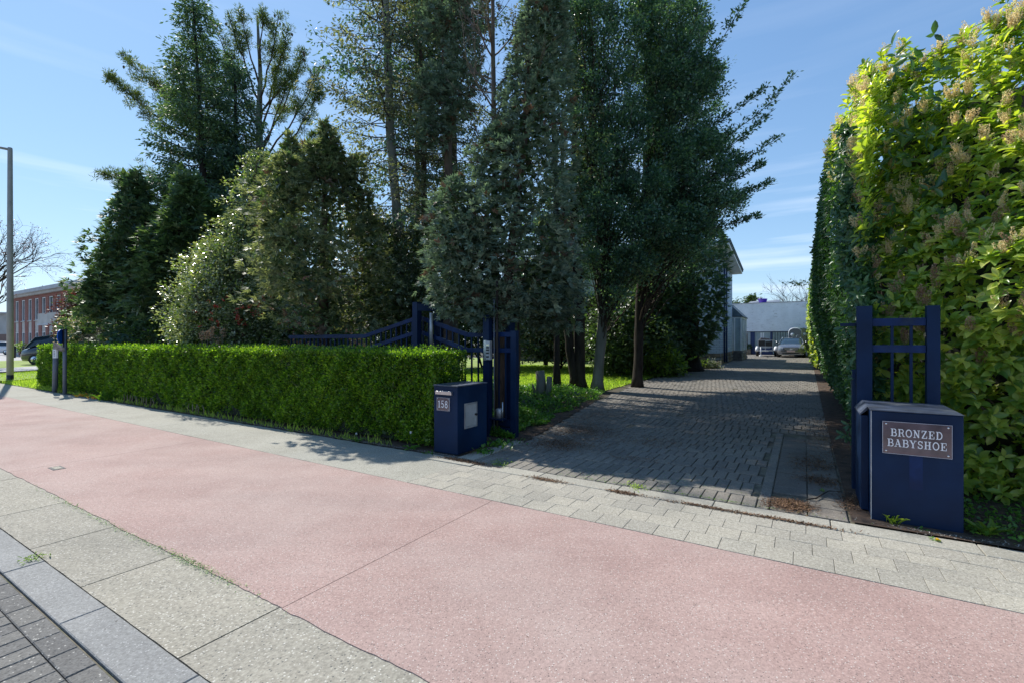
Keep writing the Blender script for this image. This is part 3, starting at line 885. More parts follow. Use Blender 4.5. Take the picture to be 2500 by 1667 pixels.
# right fence panel behind the pillar
F1 = (0.8, 6.15, 0.0)
fr = thing('fence_panel', 'tall blue metal fence panel with two rails behind the name plate pillar', 'fence', F1)
def FB(mb, name, mat=M['blue'], bev=0.003): return mb.obj(name, mat, fr, org=F1, bev=bev)
mb = MB(); mb.box(0.47, 0.60, 6.09, 6.21, 0.0, 1.965); FB(mb, 'post')
mb = MB(); mb.box(1.03, 1.13, 6.10, 6.20, 0.0, 1.95); FB(mb, 'post')
mb = MB(); mb.box(0.602, 1.028, 6.125, 6.165, 1.755, 1.835); FB(mb, 'rail', M['blue_rail'])
mb = MB(); mb.box(0.602, 1.028, 6.125, 6.165, 1.49, 1.565); FB(mb, 'rail', M['blue_rail'])
mb = MB(); mb.box(0.602, 1.028, 6.125, 6.165, 0.12, 0.2); FB(mb, 'rail', M['blue_rail'])
for x in (0.765, 0.915):
    mb = MB(); mb.box(x - .0125, x + .0125, 6.132, 6.157, 0.2, 1.755); FB(mb, 'bar')
mb = MB(); mb.box(0.33, 0.468, 6.16, 6.19, 1.76, 1.795); FB(mb, 'guide_arm')
mb = MB(); mb.box(0.44, 0.52, 6.23, 6.34, 0.0, 1.3); FB(mb, 'end_stop')
F2 = (1.35, 6.9, 0.0)
fr2 = thing('side_fence', 'narrow run of closely set blue bars running back along the laurel hedge', 'fence', F2)
for k in range(9):
    mb = MB(); mb.box(1.10 + k * .03 - .012, 1.10 + k * .03 + .012, 6.3 + k * .12, 6.325 + k * .12, 0.1, 1.78); mb.obj('bar', M['blue'], fr2, org=F2)
for z in (1.48, 1.79):
    mb = MB(); mb.hexa([(1.08, 6.28, z), (1.12, 6.28, z), (1.36, 7.28, z), (1.32, 7.28, z), (1.08, 6.28, z + .07), (1.12, 6.28, z + .07), (1.36, 7.28, z + .07), (1.32, 7.28, z + .07)]); mb.obj('rail', M['blue_rail'], fr2, org=F2)

# ------------------------------------------------------------------ left letterbox pillar
B1 = (-4.33, 5.21, 0.0)
pl2 = thing('letterbox_pillar', 'dark blue metal letterbox pillar with house number 158 at the hedge end', 'pillar', B1)
def LB(mb, name, mat=M['blue'], bev=0.0, par=None): return mb.obj(name, mat, par or pl2, org=B1, bev=bev)
mb = MB(); mb.box(-4.545, -4.115, 5.21, 5.93, 0.02, 0.965); LB(mb, 'body', bev=0.008)
mb = MB(); mb.box(-4.552, -4.108, 5.203, 5.938, 0.967, 0.985); LB(mb, 'lid', M['blue_top'], 0.003)
mb = MB(); mb.box(-4.56, -4.10, 5.2, 5.95, -0.01, 0.02); LB(mb, 'plinth', M['black'])
mb = MB(); mb.prism([(5.208, .845), (5.178, .85), (5.17, .90), (5.208, .905)], -4.49, -4.20, 'x'); fl = LB(mb, 'mail_flap', M['steel'], 0.002)
mb = MB(); mb.box(-4.475, -4.25, 5.194, 5.204, 0.625, 0.805); npl = LB(mb, 'number_plate', M['plate'], 0.001)
mb = MB()
for a in ((-4.478, -4.247, .805, .808), (-4.478, -4.247, .622, .625), (-4.478, -4.475, .625, .805), (-4.25, -4.247, .625, .805)):
    mb.box(a[0], a[1], 5.193, 5.205, a[2], a[3])
mb.obj('plate_edge', M['plate_edge'], npl, org=B1)
mb = MB(); letters(mb, '158', -4.455, 0.665, 0.10, 5.192, 0.185); mb.obj('lettering', M['white_plate'], npl, org=B1)
for cx_, cz_ in ((-4.46, .79), (-4.265, .79), (-4.46, .64), (-4.265, .64)):
    mb = MB(); mb.lathe([(0.006, 5.194), (0.006, 5.19), (0.003, 5.188)], (cx_, cz_), 10, 'y'); mb.obj('screw', M['chrome'], npl, org=B1)
# retrieval door on the drive side (plane u = -4.115)
def side_pt(x, y, uu=-4.115):
    r = (x - 1250) / F0
    v = uu * (UX - r * UY * -1 * -1) / 1.0
    # X = u*UX - v*UY ; Y = u*UY + v*UX ; X = r*Y
    v = uu * (UX - r * UY) / (UY + r * UX)
    Y = uu * UY + v * UX
    return v, 1.6 - (y - 834) / F0 * Y
dv0, dz1 = side_pt(1126, 995); _, dz0 = side_pt(1126, 1060)
dv1, _ = side_pt(1167, 988)
dv0 = 5.36; dv1 = 5.66; dz0 = 0.36; dz1 = 0.72
mb = MB()
x0 = -4.111; x1 = -4.098
mb.box(x0, x1, dv0, dv1, dz0, dz0 + .025).box(x0, x1, dv0, dv1, dz1 - .025, dz1).box(x0, x1, dv0, dv0 + .025, dz0 + .025, dz1 - .025).box(x0, x1, dv1 - .025, dv1, dz0 + .025, dz1 - .025)
fd = LB(mb, 'door_frame', M['galv'])
mb = MB(); mb.box(-4.112, -4.104, dv0 + .027, dv1 - .027, dz0 + .027, dz1 - .027); dd = LB(mb, 'door', M['ss_door'])
mb = MB(); mb.lathe([(0.011, -4.104), (0.011, -4.09), (0.018, -4.088), (0.018, -4.072), (0.012, -4.068)], (dv1 - .05, 0.54), 12, 'x'); mb.obj('knob', M['black'], dd, org=B1)

# ------------------------------------------------------------------ sliding gate
GV = 6.69
G0 = (-7.2, GV, 0.0)
gt_ = thing('sliding_gate', 'long blue metal sliding gate with swan neck rails pushed open behind the hedge', 'gate', G0)
def GB(mb, name, mat=M['blue'], bev=0.002, par=None): return mb.obj(name, mat, par or gt_, org=G0, bev=bev)
def gtop(u):
    return np.interp(u, [-10.3, -7.7, -6.3, -6.1, -5.05, -4.1], [1.745, 1.745, 2.07, 2.07, 1.755, 1.755])
ks = [-10.28, -7.7, -6.28, -6.12, -5.05, -4.15]
def rail(off, hh, name):
    for i in range(len(ks) - 1):
        a, b = ks[i], ks[i + 1]
        za, zb = float(gtop(a)) - off, float(gtop(b)) - off
        if off > 1: za = zb = 0.30
        mb = MB()
        mb.hexa([(a + .001, GV - .022, za - hh), (b - .001, GV - .022, zb - hh), (b - .001, GV + .022, zb - hh), (a + .001, GV + .022, za - hh),
                 (a + .001, GV - .022, za), (b - .001, GV - .022, zb), (b - .001, GV + .022, zb), (a + .001, GV + .022, za)])
        GB(mb, name, M['blue_rail'], 0.003)
rail(0.0, 0.08, 'top_rail'); rail(0.265, 0.075, 'middle_rail')
mb = MB(); mb.box(-10.28, -4.15, GV - .05, GV + .05, 0.05, 0.17); GB(mb, 'bottom_beam', M['blue'])
mb = MB(); mb.box(-10.28, -4.15, GV - .03, GV + .03, 0.19, 0.30); GB(mb, 'bottom_rail', M['blue'])
mb = MB(); mb.box(-4.14, -4.03, GV - .045, GV + .045, 0.02, 1.775); GB(mb, 'end_stile', M['blue'], 0.003)
u = -10.2
while u < -4.2:
    mb = MB(); mb.box(u - .0125, u + .0125, GV - .012, GV + .012, 0.30, float(gtop(u)) - 0.082); GB(mb, 'bar', M['blue'], 0)
    u += 0.1415
# guide portals standing either side of the gate
def portal(name, label, u, h, v0, v1, w=0.12, cover=True):
    o0 = (u, v0, 0)
    t = thing(name, label, 'post', o0, group='blue guide posts holding the sliding gate')
    mb = MB(); mb.box(u - w / 2, u + w / 2, v0, v0 + w, 0, h); mb.obj('front_post', M['blue'], t, org=o0, bev=0.003)
    mb = MB(); mb.box(u - w / 2 + .22, u + w / 2 + .22, v1, v1 + w, 0, h - .12); mb.obj('rear_post', M['blue'], t, org=o0, bev=0.003)
    if cover:
        mb = MB(); mb.hexa([(u + w / 2, v0 + .01, h - .16), (u + w / 2 + .3, v1, h - .16), (u + w / 2 + .3, v1 + .1, h - .16), (u - w / 2, v0 + .11, h - .16),
                            (u + w / 2, v0 + .01, h - .03), (u + w / 2 + .3, v1, h - .03), (u + w / 2 + .3, v1 + .1, h - .03), (u - w / 2, v0 + .11, h - .03)])
        mb.obj('cross_beam', M['blue'], t, org=o0)
        mb = MB(); mb.lathe([(0.034, h - .8), (0.034, h - .2)], (u + .26, v0 + .16), 12); mb.obj('guide_roller', M['galv'], t, org=o0)
    return t
portal('guide_post', 'tall blue guide post rising above the hedge at the peak of the gate', -6.10, 2.32, 6.46, 6.82)
portal('guide_post', 'blue guide post next to the letterbox pillar carrying a steel lock box', -4.52, 2.04, 6.48, 6.84, cover=False)
CB = (-4.55, 6.46, 1.3)
cb = thing('lock_box', 'brushed steel control lock box fixed to the blue post above the letterbox', 'lock box', CB)
mb = MB(); mb.box(-4.52, -4.47, 6.415, 6.475, 1.29, 1.62); mb.obj('bracket', M['steel'], cb, org=CB, bev=.002)
mb = MB(); mb.box(-4.467, -4.385, 6.40, 6.47, 1.30, 1.61); cbb = mb.obj('housing', M['galv'], cb, org=CB, bev=.003)
for z in (1.34, 1.40, 1.45, 1.49, 1.53):
    mb = MB(); mb.box(-4.455, -4.40, 6.396, 6.399, z, z + .025); mb.obj('slot', M['black'] if z < 1.5 else M['chrome'], cbb, org=CB)
PB0 = (-4.42, 6.62, 0)
pp = thing('service_pole', 'slim grey steel pole rising beside the gate into the cypress', 'pole', PB0)
mb = MB(); mb.lathe([(0.022, 0), (0.022, 2.6)], (-4.36, 6.58), 12); mb.obj('shaft', M['bark_dark'], pp, org=PB0)
mb = MB(); mb.lathe([(0.009, 0.1), (0.009, 2.3)], (-4.40, 6.55), 8); mb.obj('conduit', M['pole_grey'], pp, org=PB0)
GM = (-4.38, 6.42, 0)
gm = thing('gate_motor', 'small pale grey gate motor canister low between gate and letterbox pillar', 'motor', GM)
mb = MB(); mb.lathe([(0.06, 0.33), (0.06, 0.47), (0.05, 0.49)], (-4.33, 6.60), 16); mb.obj('canister', M['galv'], gm, org=GM)
mb = MB(); mb.lathe([(0.012, 0.28), (0.012, 0.6)], (-4.25, 6.58), 8); mb.obj('lever', M['steel'], gm, org=GM)
mb = MB(); mb.box(-4.46, -4.2, 6.5, 6.63, 0.31, 0.329); mb.obj('shelf', M['blue'], gm, org=GM)

# ------------------------------------------------------------------ left clipped hedge
H0, H1, HV0, HV1, HZ = -22.6, -4.62, 5.26, 6.12, 1.44
HO = (-12.6, 5.7, 0)
hd = thing('clipped_hedge', 'long low clipped privet hedge bright green along the pavement', 'hedge', HO)
mb = MB(); mb.box(H0 + .18, H1 - .24, HV0 + .16, HV1 - .16, 0.05, HZ - .14)  # solid box added inside the leaves to block light, not real twigs
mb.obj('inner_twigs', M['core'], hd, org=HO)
def wob(a, b, s=0.0):
    return 0.5 * np.sin(a * 1.7 + s) * np.sin(b * 2.3 + 1 + s) + 0.3 * np.sin(a * 4.1 + 2 * s + b * 3.0) + 0.2 * np.sin(a * 9.7 - b * 7.1 + s)
def hedge_leaves(n, ua, ub, face, ln, wd, inset):
    if face == 'front':
        u = RNG.uniform(ua, ub, n); z = RNG.uniform(0.06, HZ, n)
        d = np.abs(RNG.normal(0, inset, n)) + 0.085 * (wob(u, z * 1.4) + 0.4) + 0.06 * (wob(u * 3.1, z * 4.1, 2.0) + 0.3) + 0.10 * np.clip((0.35 - z) / 0.35, 0, 1)
        rnd = np.clip((z - HZ + 0.12) / 0.12, 0, 1); d += rnd ** 2 * 0.08
        P = np.stack([u, HV0 + d, z], 1); N = np.tile([0, -1.0, 0.35], (n, 1))
    elif face == 'top':
        u = RNG.uniform(ua, ub, n); v = RNG.uniform(HV0, HV1, n)
        d = np.abs(RNG.normal(0, inset * 0.8, n)) + 0.03 * (wob(u, v * 3) + 0.3)
        P = np.stack([u, v, HZ - d + (RNG.random(n) < .16) * RNG.uniform(0, .10, n)], 1); N = np.tile([0, -0.2, 1.0], (n, 1))
    else:
        sgn = 1 if face == 'right' else -1
        v = RNG.uniform(HV0, HV1, n); z = RNG.uniform(0.06, HZ, n)
        d = np.abs(RNG.normal(0, inset, n)) + 0.05 * (wob(v * 3, z) + 0.4)
        P = np.stack([(H1 if sgn > 0 else H0) - sgn * d, v, z], 1); N = np.tile([sgn, 0, 0.3], (n, 1))
    D = unit(N * 0.9 + RNG.normal(0, 0.75, (n, 3)) + np.array([0, 0, 0.45]))
    NN = unit(N * 0.6 + np.array([0, 0, 0.7]) + RNG.normal(0, 0.6, (n, 3)))
    return P, D, NN, ln * RNG.uniform(0.7, 1.25, n), wd * RNG.uniform(0.7, 1.2, n)
parts = [hedge_leaves(56000, -10.5, H1, 'front', 0.047, 0.030, 0.045), hedge_leaves(42000, H0, -10.5, 'front', 0.068, 0.042, 0.045),
         hedge_leaves(20000, -10.5, H1, 'top', 0.042, 0.026, 0.05), hedge_leaves(14000, H0, -10.5, 'top', 0.065, 0.04, 0.05),
         hedge_leaves(8000, 0, 0, 'right', 0.042, 0.026, 0.05), hedge_leaves(2500, 0, 0, 'left', 0.06, 0.035, 0.05)]
P, D, N_, Ln, Wd = [np.concatenate([p[i] for p in parts]) for i in range(5)]
leaves_obj('foliage', P, D, N_, Ln, Wd, M['lf_hedge'], hd, HO)['kind'] = 'stuff'
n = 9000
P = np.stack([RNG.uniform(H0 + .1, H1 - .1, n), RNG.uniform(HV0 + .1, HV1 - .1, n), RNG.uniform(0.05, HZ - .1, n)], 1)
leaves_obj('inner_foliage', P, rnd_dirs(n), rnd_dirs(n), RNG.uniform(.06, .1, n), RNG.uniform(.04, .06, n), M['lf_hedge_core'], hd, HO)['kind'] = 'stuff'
mb = MB()
for _ in range(26):
    u = RNG.uniform(-9, -4.8); z = RNG.uniform(0.3, 1.2); y = HV0 + .05
    mb.tube([(u, y + .06, z), (u + RNG.normal(0, .04), y + .01, z + RNG.uniform(.03, .08)), (u + RNG.normal(0, .08), y - .005, z + RNG.uniform(.06, .16))], [0.004, 0.003, 0.002], 4)
mb.obj('twigs', M['twig'], hd, org=HO)['kind'] = 'stuff'

# ------------------------------------------------------------------ vegetation builders
class Tree:
    def __init__(self, name, label, cat, base, group=None):
        self.o = (base[0], base[1], zg(base[1]) - 0.02)
        self.root = thing(name, label, cat, self.o, group=group)
        self.br = MB(); self.tr = MB(); self.lf = {}
        self.axis = None
    def trunk(self, pts, rad, n=10):
        pts = np.array(pts, float)
        # resample with slight wander
        m = max(6, int(len(pts) * 5))
        t = np.linspace(0, len(pts) - 1, m)
        P = np.stack([np.interp(t, range(len(pts)), pts[:, k]) for k in range(3)], 1)
        R = np.interp(t, range(len(pts)), rad)
        P[1:-1, :2] += RNG.normal(0, 0.09, (m - 2, 2)) * R[1:-1, None]
        R[0] *= 1.45
        self.tr.tube([tuple(p) for p in P], list(R * RNG.uniform(0.93, 1.07, m)), n)
        if self.axis is None: self.axis = (P, R)
        return P
    def at(self, z):
        P, R = self.axis
        return np.array([np.interp(z, P[:, 2], P[:, k]) for k in range(3)]), float(np.interp(z, P[:, 2], R))
    def limb(self, p0, p1, r0, sag=0.0, n=5, sides=4, wander=0.06, r1=None):
        p0 = np.array(p0, float); p1 = np.array(p1, float)
        Ln = np.linalg.norm(p1 - p0)
        t = np.linspace(0, 1, n)[:, None]
        P = p0 + (p1 - p0) * t
        P[:, 2] += (-sag * Ln * 4 * t * (1 - t))[:, 0]
        P[1:-1] += RNG.normal(0, wander * Ln / n, (n - 2, 3))
        R = np.linspace(r0, r1 if r1 is not None else r0 * 0.25, n)
        self.br.tube([tuple(p) for p in P], list(R), sides, cap=False)
        return P
    def leaves(self, P, D, N, ln, wd, mat):
        self.lf.setdefault(mat, []).append((P, D, N, np.broadcast_to(ln, (len(P),)).copy(), np.broadcast_to(wd, (len(P),)).copy()))
    def along(self, poly, n, spread, ln, wd, mat, droop=0.2, t0=0.0, fwd=0.7, flat=0.5):
        n = int(n)
        if n < 1: return
        t = t0 + (1 - t0) * RNG.random(n)
        s = t * (len(poly) - 1)
        P = np.stack([np.interp(s, range(len(poly)), poly[:, k]) for k in range(3)], 1)
        ax = poly[-1] - poly[0]; ax = ax / max(np.linalg.norm(ax), 1e-6)
        off = RNG.normal(0, 1, (n, 3)); off[:, 2] *= flat
        P = P + off * spread
        D = unit(ax * fwd + unit(off) * 0.8 + RNG.normal(0, 0.35, (n, 3)) + np.array([0, 0, -droop]))
        N = unit(np.array([0, 0, 1.0]) + RNG.normal(0, 0.6, (n, 3)))
        self.leaves(P, D, N, ln * RNG.uniform(0.65, 1.3, n), wd * RNG.uniform(0.7, 1.25, n), mat)
    def cluster(self, c, n, r, ln, wd, mat, up=0.3, squash=0.8):
        n = int(n)
        dd = rnd_dirs(n); rad = r * RNG.random((n, 1)) ** 0.6
        off = dd * rad; off[:, 2] *= squash
        P = np.array(c) + off
        D = unit(dd + RNG.normal(0, 0.6, (n, 3)) + np.array([0, 0, up - 0.2]))
        N = unit(np.array([0, 0, 1.0]) + dd * 0.5 + RNG.normal(0, 0.55, (n, 3)))
        self.leaves(P, D, N, ln * RNG.uniform(0.7, 1.25, n), wd * RNG.uniform(0.75, 1.2, n), mat)
    def sprays(self, c, out, ln, wd, mat, blades=7, fan=60, lift=0.05):
        """flat fans of scale-leaf fronds; c (n,3), out (n,3)"""
        keep = c[:, 2] > -5; c = c[keep]; out = out[keep]
        n = len(c)
        if n == 0: return
        out = unit(out + RNG.normal(0, 0.35, (n, 3)) + np.array([0, 0, lift]))
        side = unit(np.cross(out, np.array([0, 0, 1.0]) + RNG.normal(0, 0.5, (n, 3))))
        nn = np.cross(side, out)
        for k in range(blades):
            a = math.radians(-fan + 2 * fan * k / (blades - 1)) + RNG.normal(0, 0.15, n)
            D = out * np.cos(a)[:, None] + side * np.sin(a)[:, None] + nn * RNG.normal(-0.05, 0.15, (n, 1))
            st = c + out * (ln * 0.25 * RNG.random((n, 1)))
            self.leaves(st, D, nn, ln * (1 - 0.35 * np.abs(np.sin(a))) * RNG.uniform(0.8, 1.2, n), wd * RNG.uniform(0.8, 1.2, n), mat)
    def finish(self, bark, tbark=None, crown='crown'):
        if self.tr.v: self.tr.obj('trunk', bark, self.root, org=self.o)
        if self.br.v: self.br.obj('branches', tbark or bark, self.root, org=self.o)['kind'] = 'stuff'
        for mat, L_ in self.lf.items():
            A = [np.concatenate([x[i] for x in L_]) for i in range(5)]
            o = leaves_obj(crown if 'flower' not in mat and 'berry' not in mat else ('flowers' if 'flower' in mat else 'berries'), *A, M[mat], self.root, self.o)
            o['kind'] = 'stuff'
        return self.root

def conifer(T, z0, z1, R, nl, mats, elev=(5, 30), sag=0.08, sub=5.0, dens=34, ln=0.10, wd=0.035, spread=0.07, thin=0.0, lr=0.03, droop=0.35, azf=None, dead=0.0, subtube=True):
    for i in range(nl):
        q = (i + RNG.random()) / nl
        z = z0 + (z1 - z0) * q
        c, tr = T.at(z)
        az = i * 2.39996 + RNG.normal(0, 0.35)
        Ln = R(q) * RNG.uniform(0.62, 1.12)
        if azf: Ln *= azf(az)
        if Ln < 0.15: Ln = 0.15
        el = math.radians(elev[0] + (elev[1] - elev[0]) * q + RNG.normal(0, 6))
        d = np.array([math.cos(az) * math.cos(el), math.sin(az) * math.cos(el), math.sin(el)])
        p1 = c + d * Ln
        poly = T.limb(c, p1, lr * (0.4 + Ln / 4), sag, 6)
        if RNG.random() < dead:
            for _ in range(4):
                tt = RNG.uniform(0.3, 1) * 5
                pp = np.array([np.interp(tt, range(6), poly[:, k]) for k in range(3)])
                T.limb(pp, pp + d * Ln * .2 + RNG.normal(0, .12, 3), 0.006, 0, 3, 3)
            continue
        mat = mats[int(RNG.integers(len(mats)))]
        ns = max(3, int(sub * Ln))
        for s in range(ns):
            t = 0.18 + 0.82 * (s + RNG.random()) / ns
            pp = np.array([np.interp(t * 5, range(6), poly[:, k]) for k in range(3)])
            sd = 1 if s % 2 else -1
            a2 = az + sd * math.radians(RNG.uniform(30, 65))
            l2 = (0.36 * Ln * (1.1 - t) + 0.22) * RNG.uniform(0.7, 1.2)
            e2 = el + RNG.normal(0, 0.18) - droop * 0.3
            d2 = np.array([math.cos(a2) * math.cos(e2), math.sin(a2) * math.cos(e2), math.sin(e2)])
            if subtube: pl_ = T.limb(pp, pp + d2 * l2, 0.008, 0.06, 3, 3)
            else: pl_ = np.stack([pp, pp + d2 * l2])
            if RNG.random() < thin: continue
            T.along(pl_, dens * l2, spread, ln, wd, mat, droop)

def envelope(T, lobes, n, mats, kind='spray', ln=0.16, wd=0.04, lump=0.22, inner=0.35, innermat=None, blades=7, bias=None, leaves_per=1):
    """lobes: list of (polyline [(u,v,z)..], radii, weight); surface of lumpy spindles"""
    w = np.array([l[2] for l in lobes], float); w /= w.sum()
    for (pl_, rr, _), ww in zip(lobes, w):
        m = int(n * ww)
        pl_ = np.array(pl_, float); k = len(pl_)
        s = RNG.random(m) * (k - 1)
        c = np.stack([np.interp(s, range(k), pl_[:, i]) for i in range(3)], 1)
        r = np.interp(s, range(k), rr)
        az = RNG.random(m) * 2 * PI
        lum = 1 + lump * (np.sin(az * 3 + s * 2.3) * np.cos(s * 3.1 + az) + 0.5 * np.sin(az * 7 + s * 5.0)) + RNG.normal(0, 0.05, m)
        if kind == 'spray': lum = lum + 0.16 * (0.5 - ((c[:, 2] * 1.9 + 0.25 * np.sin(az * 2)) % 1.0))
        dep = np.where(RNG.random(m) < inner, RNG.uniform(0.45, 0.95, m), 1.0)
        o = np.stack([np.cos(az), np.sin(az), np.zeros(m)], 1)
        end = np.clip(1 - s / 0.5, 0, 1)[:, None]; top = np.clip((s - (k - 1.4)) / 0.4, 0, 1)[:, None]
        P = c + o * (r * lum * dep)[:, None] + np.stack([RNG.normal(0, .03, m)] * 3, 1)
        out = unit(o + np.array([0, 0, -0.7]) * end + np.array([0, 0, 0.8]) * top)
        hole = (np.sin(az * 4.3 + c[:, 2] * 2.9) * np.sin(c[:, 2] * 5.3 + az * 1.7 + 2) > 0.66) & (RNG.random(m) < 0.6)
        P[hole, 2] -= 40.0
        pick = np.clip(0.5 + 0.42 * np.sin(az * 2 + s * 1.7 + ww * 9) * np.cos(s * 3.7 + az) + RNG.normal(0, 0.16, m), 0, .999)
        if len(mats) < 2 or 'flower' in [q[0] for q in mats] or kind == 'leaf': pick = RNG.random(m)
        cum = 0
        for mat, pr_ in mats:
            sel = (pick >= cum) & (pick < cum + pr_); cum += pr_
            # patchy choice for brown parts
            if kind == 'spray': T.sprays(P[sel], out[sel], ln, wd, mat, blades)
            else:
                for _ in range(leaves_per):
                    sel = sel & (P[:, 2] > -5)
                    q = P[sel] + RNG.normal(0, ln * 0.8, (sel.sum(), 3))
                    D = unit(out[sel] + RNG.normal(0, 0.6, (sel.sum(), 3)) + np.array([0, 0, 0.1]))
                    N = unit(out[sel] * 0.5 + np.array([0, 0, 0.8]) + RNG.normal(0, 0.5, (sel.sum(), 3)))
                    T.leaves(q, D, N, ln * RNG.uniform(0.7, 1.25, len(q)), wd * RNG.uniform(0.7, 1.2, len(q)), mat)
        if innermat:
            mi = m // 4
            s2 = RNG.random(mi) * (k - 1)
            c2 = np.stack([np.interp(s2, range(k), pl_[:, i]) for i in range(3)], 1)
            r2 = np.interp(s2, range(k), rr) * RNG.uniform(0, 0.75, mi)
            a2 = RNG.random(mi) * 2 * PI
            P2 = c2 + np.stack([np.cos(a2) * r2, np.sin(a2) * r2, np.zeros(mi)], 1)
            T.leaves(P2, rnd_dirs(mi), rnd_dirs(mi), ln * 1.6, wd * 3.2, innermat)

def bare(mb, p, d, Ln, r, lev, up=0.25, spread=0.55, tips=None, kids=(2, 4), maxlev=5):
    p = np.array(p, float); d = np.array(d, float); d /= np.linalg.norm(d)
    n = 4
    pts = [p.copy()]
    q = p.copy(); dd = d.copy()
    for i in range(n):
        dd = dd + RNG.normal(0, 0.10, 3) + np.array([0, 0, up * 0.12]); dd /= np.linalg.norm(dd)
        q = q + dd * Ln / n; pts.append(q.copy())
    mb.tube([tuple(x) for x in pts], list(np.linspace(r, r * 0.6, n + 1)), 6 if lev < 2 else 3, cap=False)
    if lev >= maxlev:
        if tips is not None: tips.append(q.copy())
        return
    for _ in range(int(RNG.integers(kids[0], kids[1] + 1))):
        t = int(RNG.integers(2, n + 1))
        nd_ = dd + RNG.normal(0, spread, 3) + np.array([0, 0, up * 0.3])
        bare(mb, pts[t], nd_, Ln * RNG.uniform(0.55, 0.85), r * 0.55, lev + 1, up, spread, tips, kids, maxlev)

def P3(x, y, Y): return np.array(PX(x, y, Y))
def gbase(x, Y):
    u, v, _ = PX(x, 834, Y)
    return (u, v)
def rpx(px, Y): return px * 0.5 * Y / F0

# ---- blue-green cypress over the gate
Yc = 8.7
b = gbase(1222, 8.2)
T = Tree('cypress_tree', 'dense blue-green cypress hanging over the gate with flaky sprays', 'tree', b)
T.trunk([(b[0], b[1], 0), tuple(P3(1226, 820, 8.2)), tuple(P3(1245, 640, 8.5)), tuple(P3(1285, 300, Yc)), tuple(P3(1295, -150, Yc))], [0.10, 0.095, 0.08, 0.06, 0.02])
main = [P3(1255, 770, Yc), P3(1262, 700, Yc), P3(1262, 600, Yc), P3(1275, 480, Yc), P3(1285, 380, Yc), P3(1298, 280, Yc), P3(1315, 170, Yc), P3(1328, 60, Yc), P3(1335, -60, Yc), P3(1338, -160, Yc)]
mr = [0.55, 1.0, 1.05, 0.92, 0.76, 0.62, 0.46, 0.36, 0.28, 0.1]
lob = [(main, mr, 10.0),
       ([P3(1185, 700, 8.5), P3(1190, 620, 8.5), P3(1205, 540, 8.5), P3(1220, 450, 8.5)], [0.45, 0.6, 0.55, 0.25], 1.6),
       ([P3(1125, 770, 8.5), P3(1125, 700, 8.5), P3(1130, 620, 8.5), P3(1150, 540, 8.5)], [0.25, 0.56, 0.6, 0.45], 2.3),
       ([P3(1118, 640, 8.3), P3(1100, 560, 8.4), P3(1105, 490, 8.5), P3(1120, 440, 8.5)], [0.3, 0.42, 0.36, 0.08], 1.0),
       ([P3(1210, 430, 8.5), P3(1215, 370, 8.5), P3(1230, 320, 8.5)], [0.3, 0.42, 0.15], 0.8),
       ([P3(1375, 810, 9.4), P3(1372, 740, 9.4), P3(1362, 650, 9.4), P3(1350, 560, 9.4)], [0.25, 0.42, 0.42, 0.25], 1.1),
       ([P3(1330, 800, 9.1), P3(1340, 730, 9.1), P3(1335, 640, 9.1)], [0.2, 0.5, 0.35], 1.0),
       ([P3(1200, 805, 8.3), P3(1200, 765, 8.3), P3(1195, 700, 8.4)], [0.2, 0.5, 0.5], 1.2)]
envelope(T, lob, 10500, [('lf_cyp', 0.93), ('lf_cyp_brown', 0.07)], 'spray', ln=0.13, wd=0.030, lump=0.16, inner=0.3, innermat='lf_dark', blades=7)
for k in range(60):
    z = RNG.uniform(2.0, 8.5); c, _ = T.at(z); a = RNG.random() * 6.28
    T.limb(c, c + np.array([math.cos(a), math.sin(a), 0.15]) * RNG.uniform(.4, .9), 0.012, .05, 4, 3)
T.finish(M['bark_brown'])
# second column further up and behind: hanging clumps in the gap
T = Tree('cypress_tree', 'slimmer blue-green cypress with hanging clumps among the tall trunks', 'tree', gbase(1092, 12.0))
b = gbase(1092, 12.0)
T.trunk([(b[0], b[1], 0), tuple(P3(1098, 500, 12)), tuple(P3(1088, 200, 12)), tuple(P3(1080, -150, 12))], [0.13, 0.12, 0.09, 0.04])
for (x, y, r) in ((1060, 195, .33), (1085, 240, .5), (1045, 225, .35), (1120, 255, .33), (1070, 290, .42), (1045, 325, .28), (1065, 330, .3), (1090, 30, .6), (1120, 70, .5), (1060, 60, .35), (1130, 130, .45), (1140, 190, .35), (1100, -40, .8), (1160, 20, .5)):
    c = P3(x, y, 11.7)
    lo = [c + np.array([0, 0, -r]), c, c + np.array([0, 0, r])]
    envelope(T, [(lo, [r * .5, r, r * .3], 1)], int(520 * r), [('lf_cyp', 0.85), ('lf_cyp_brown', 0.15)], 'spray', ln=0.15, wd=0.038, lump=.2, inner=.3, blades=6)
    cc, _ = T.at(c[2] - .3); T.limb(cc, c, 0.025, 0.02, 5)
T.finish(M['bark_brown'])

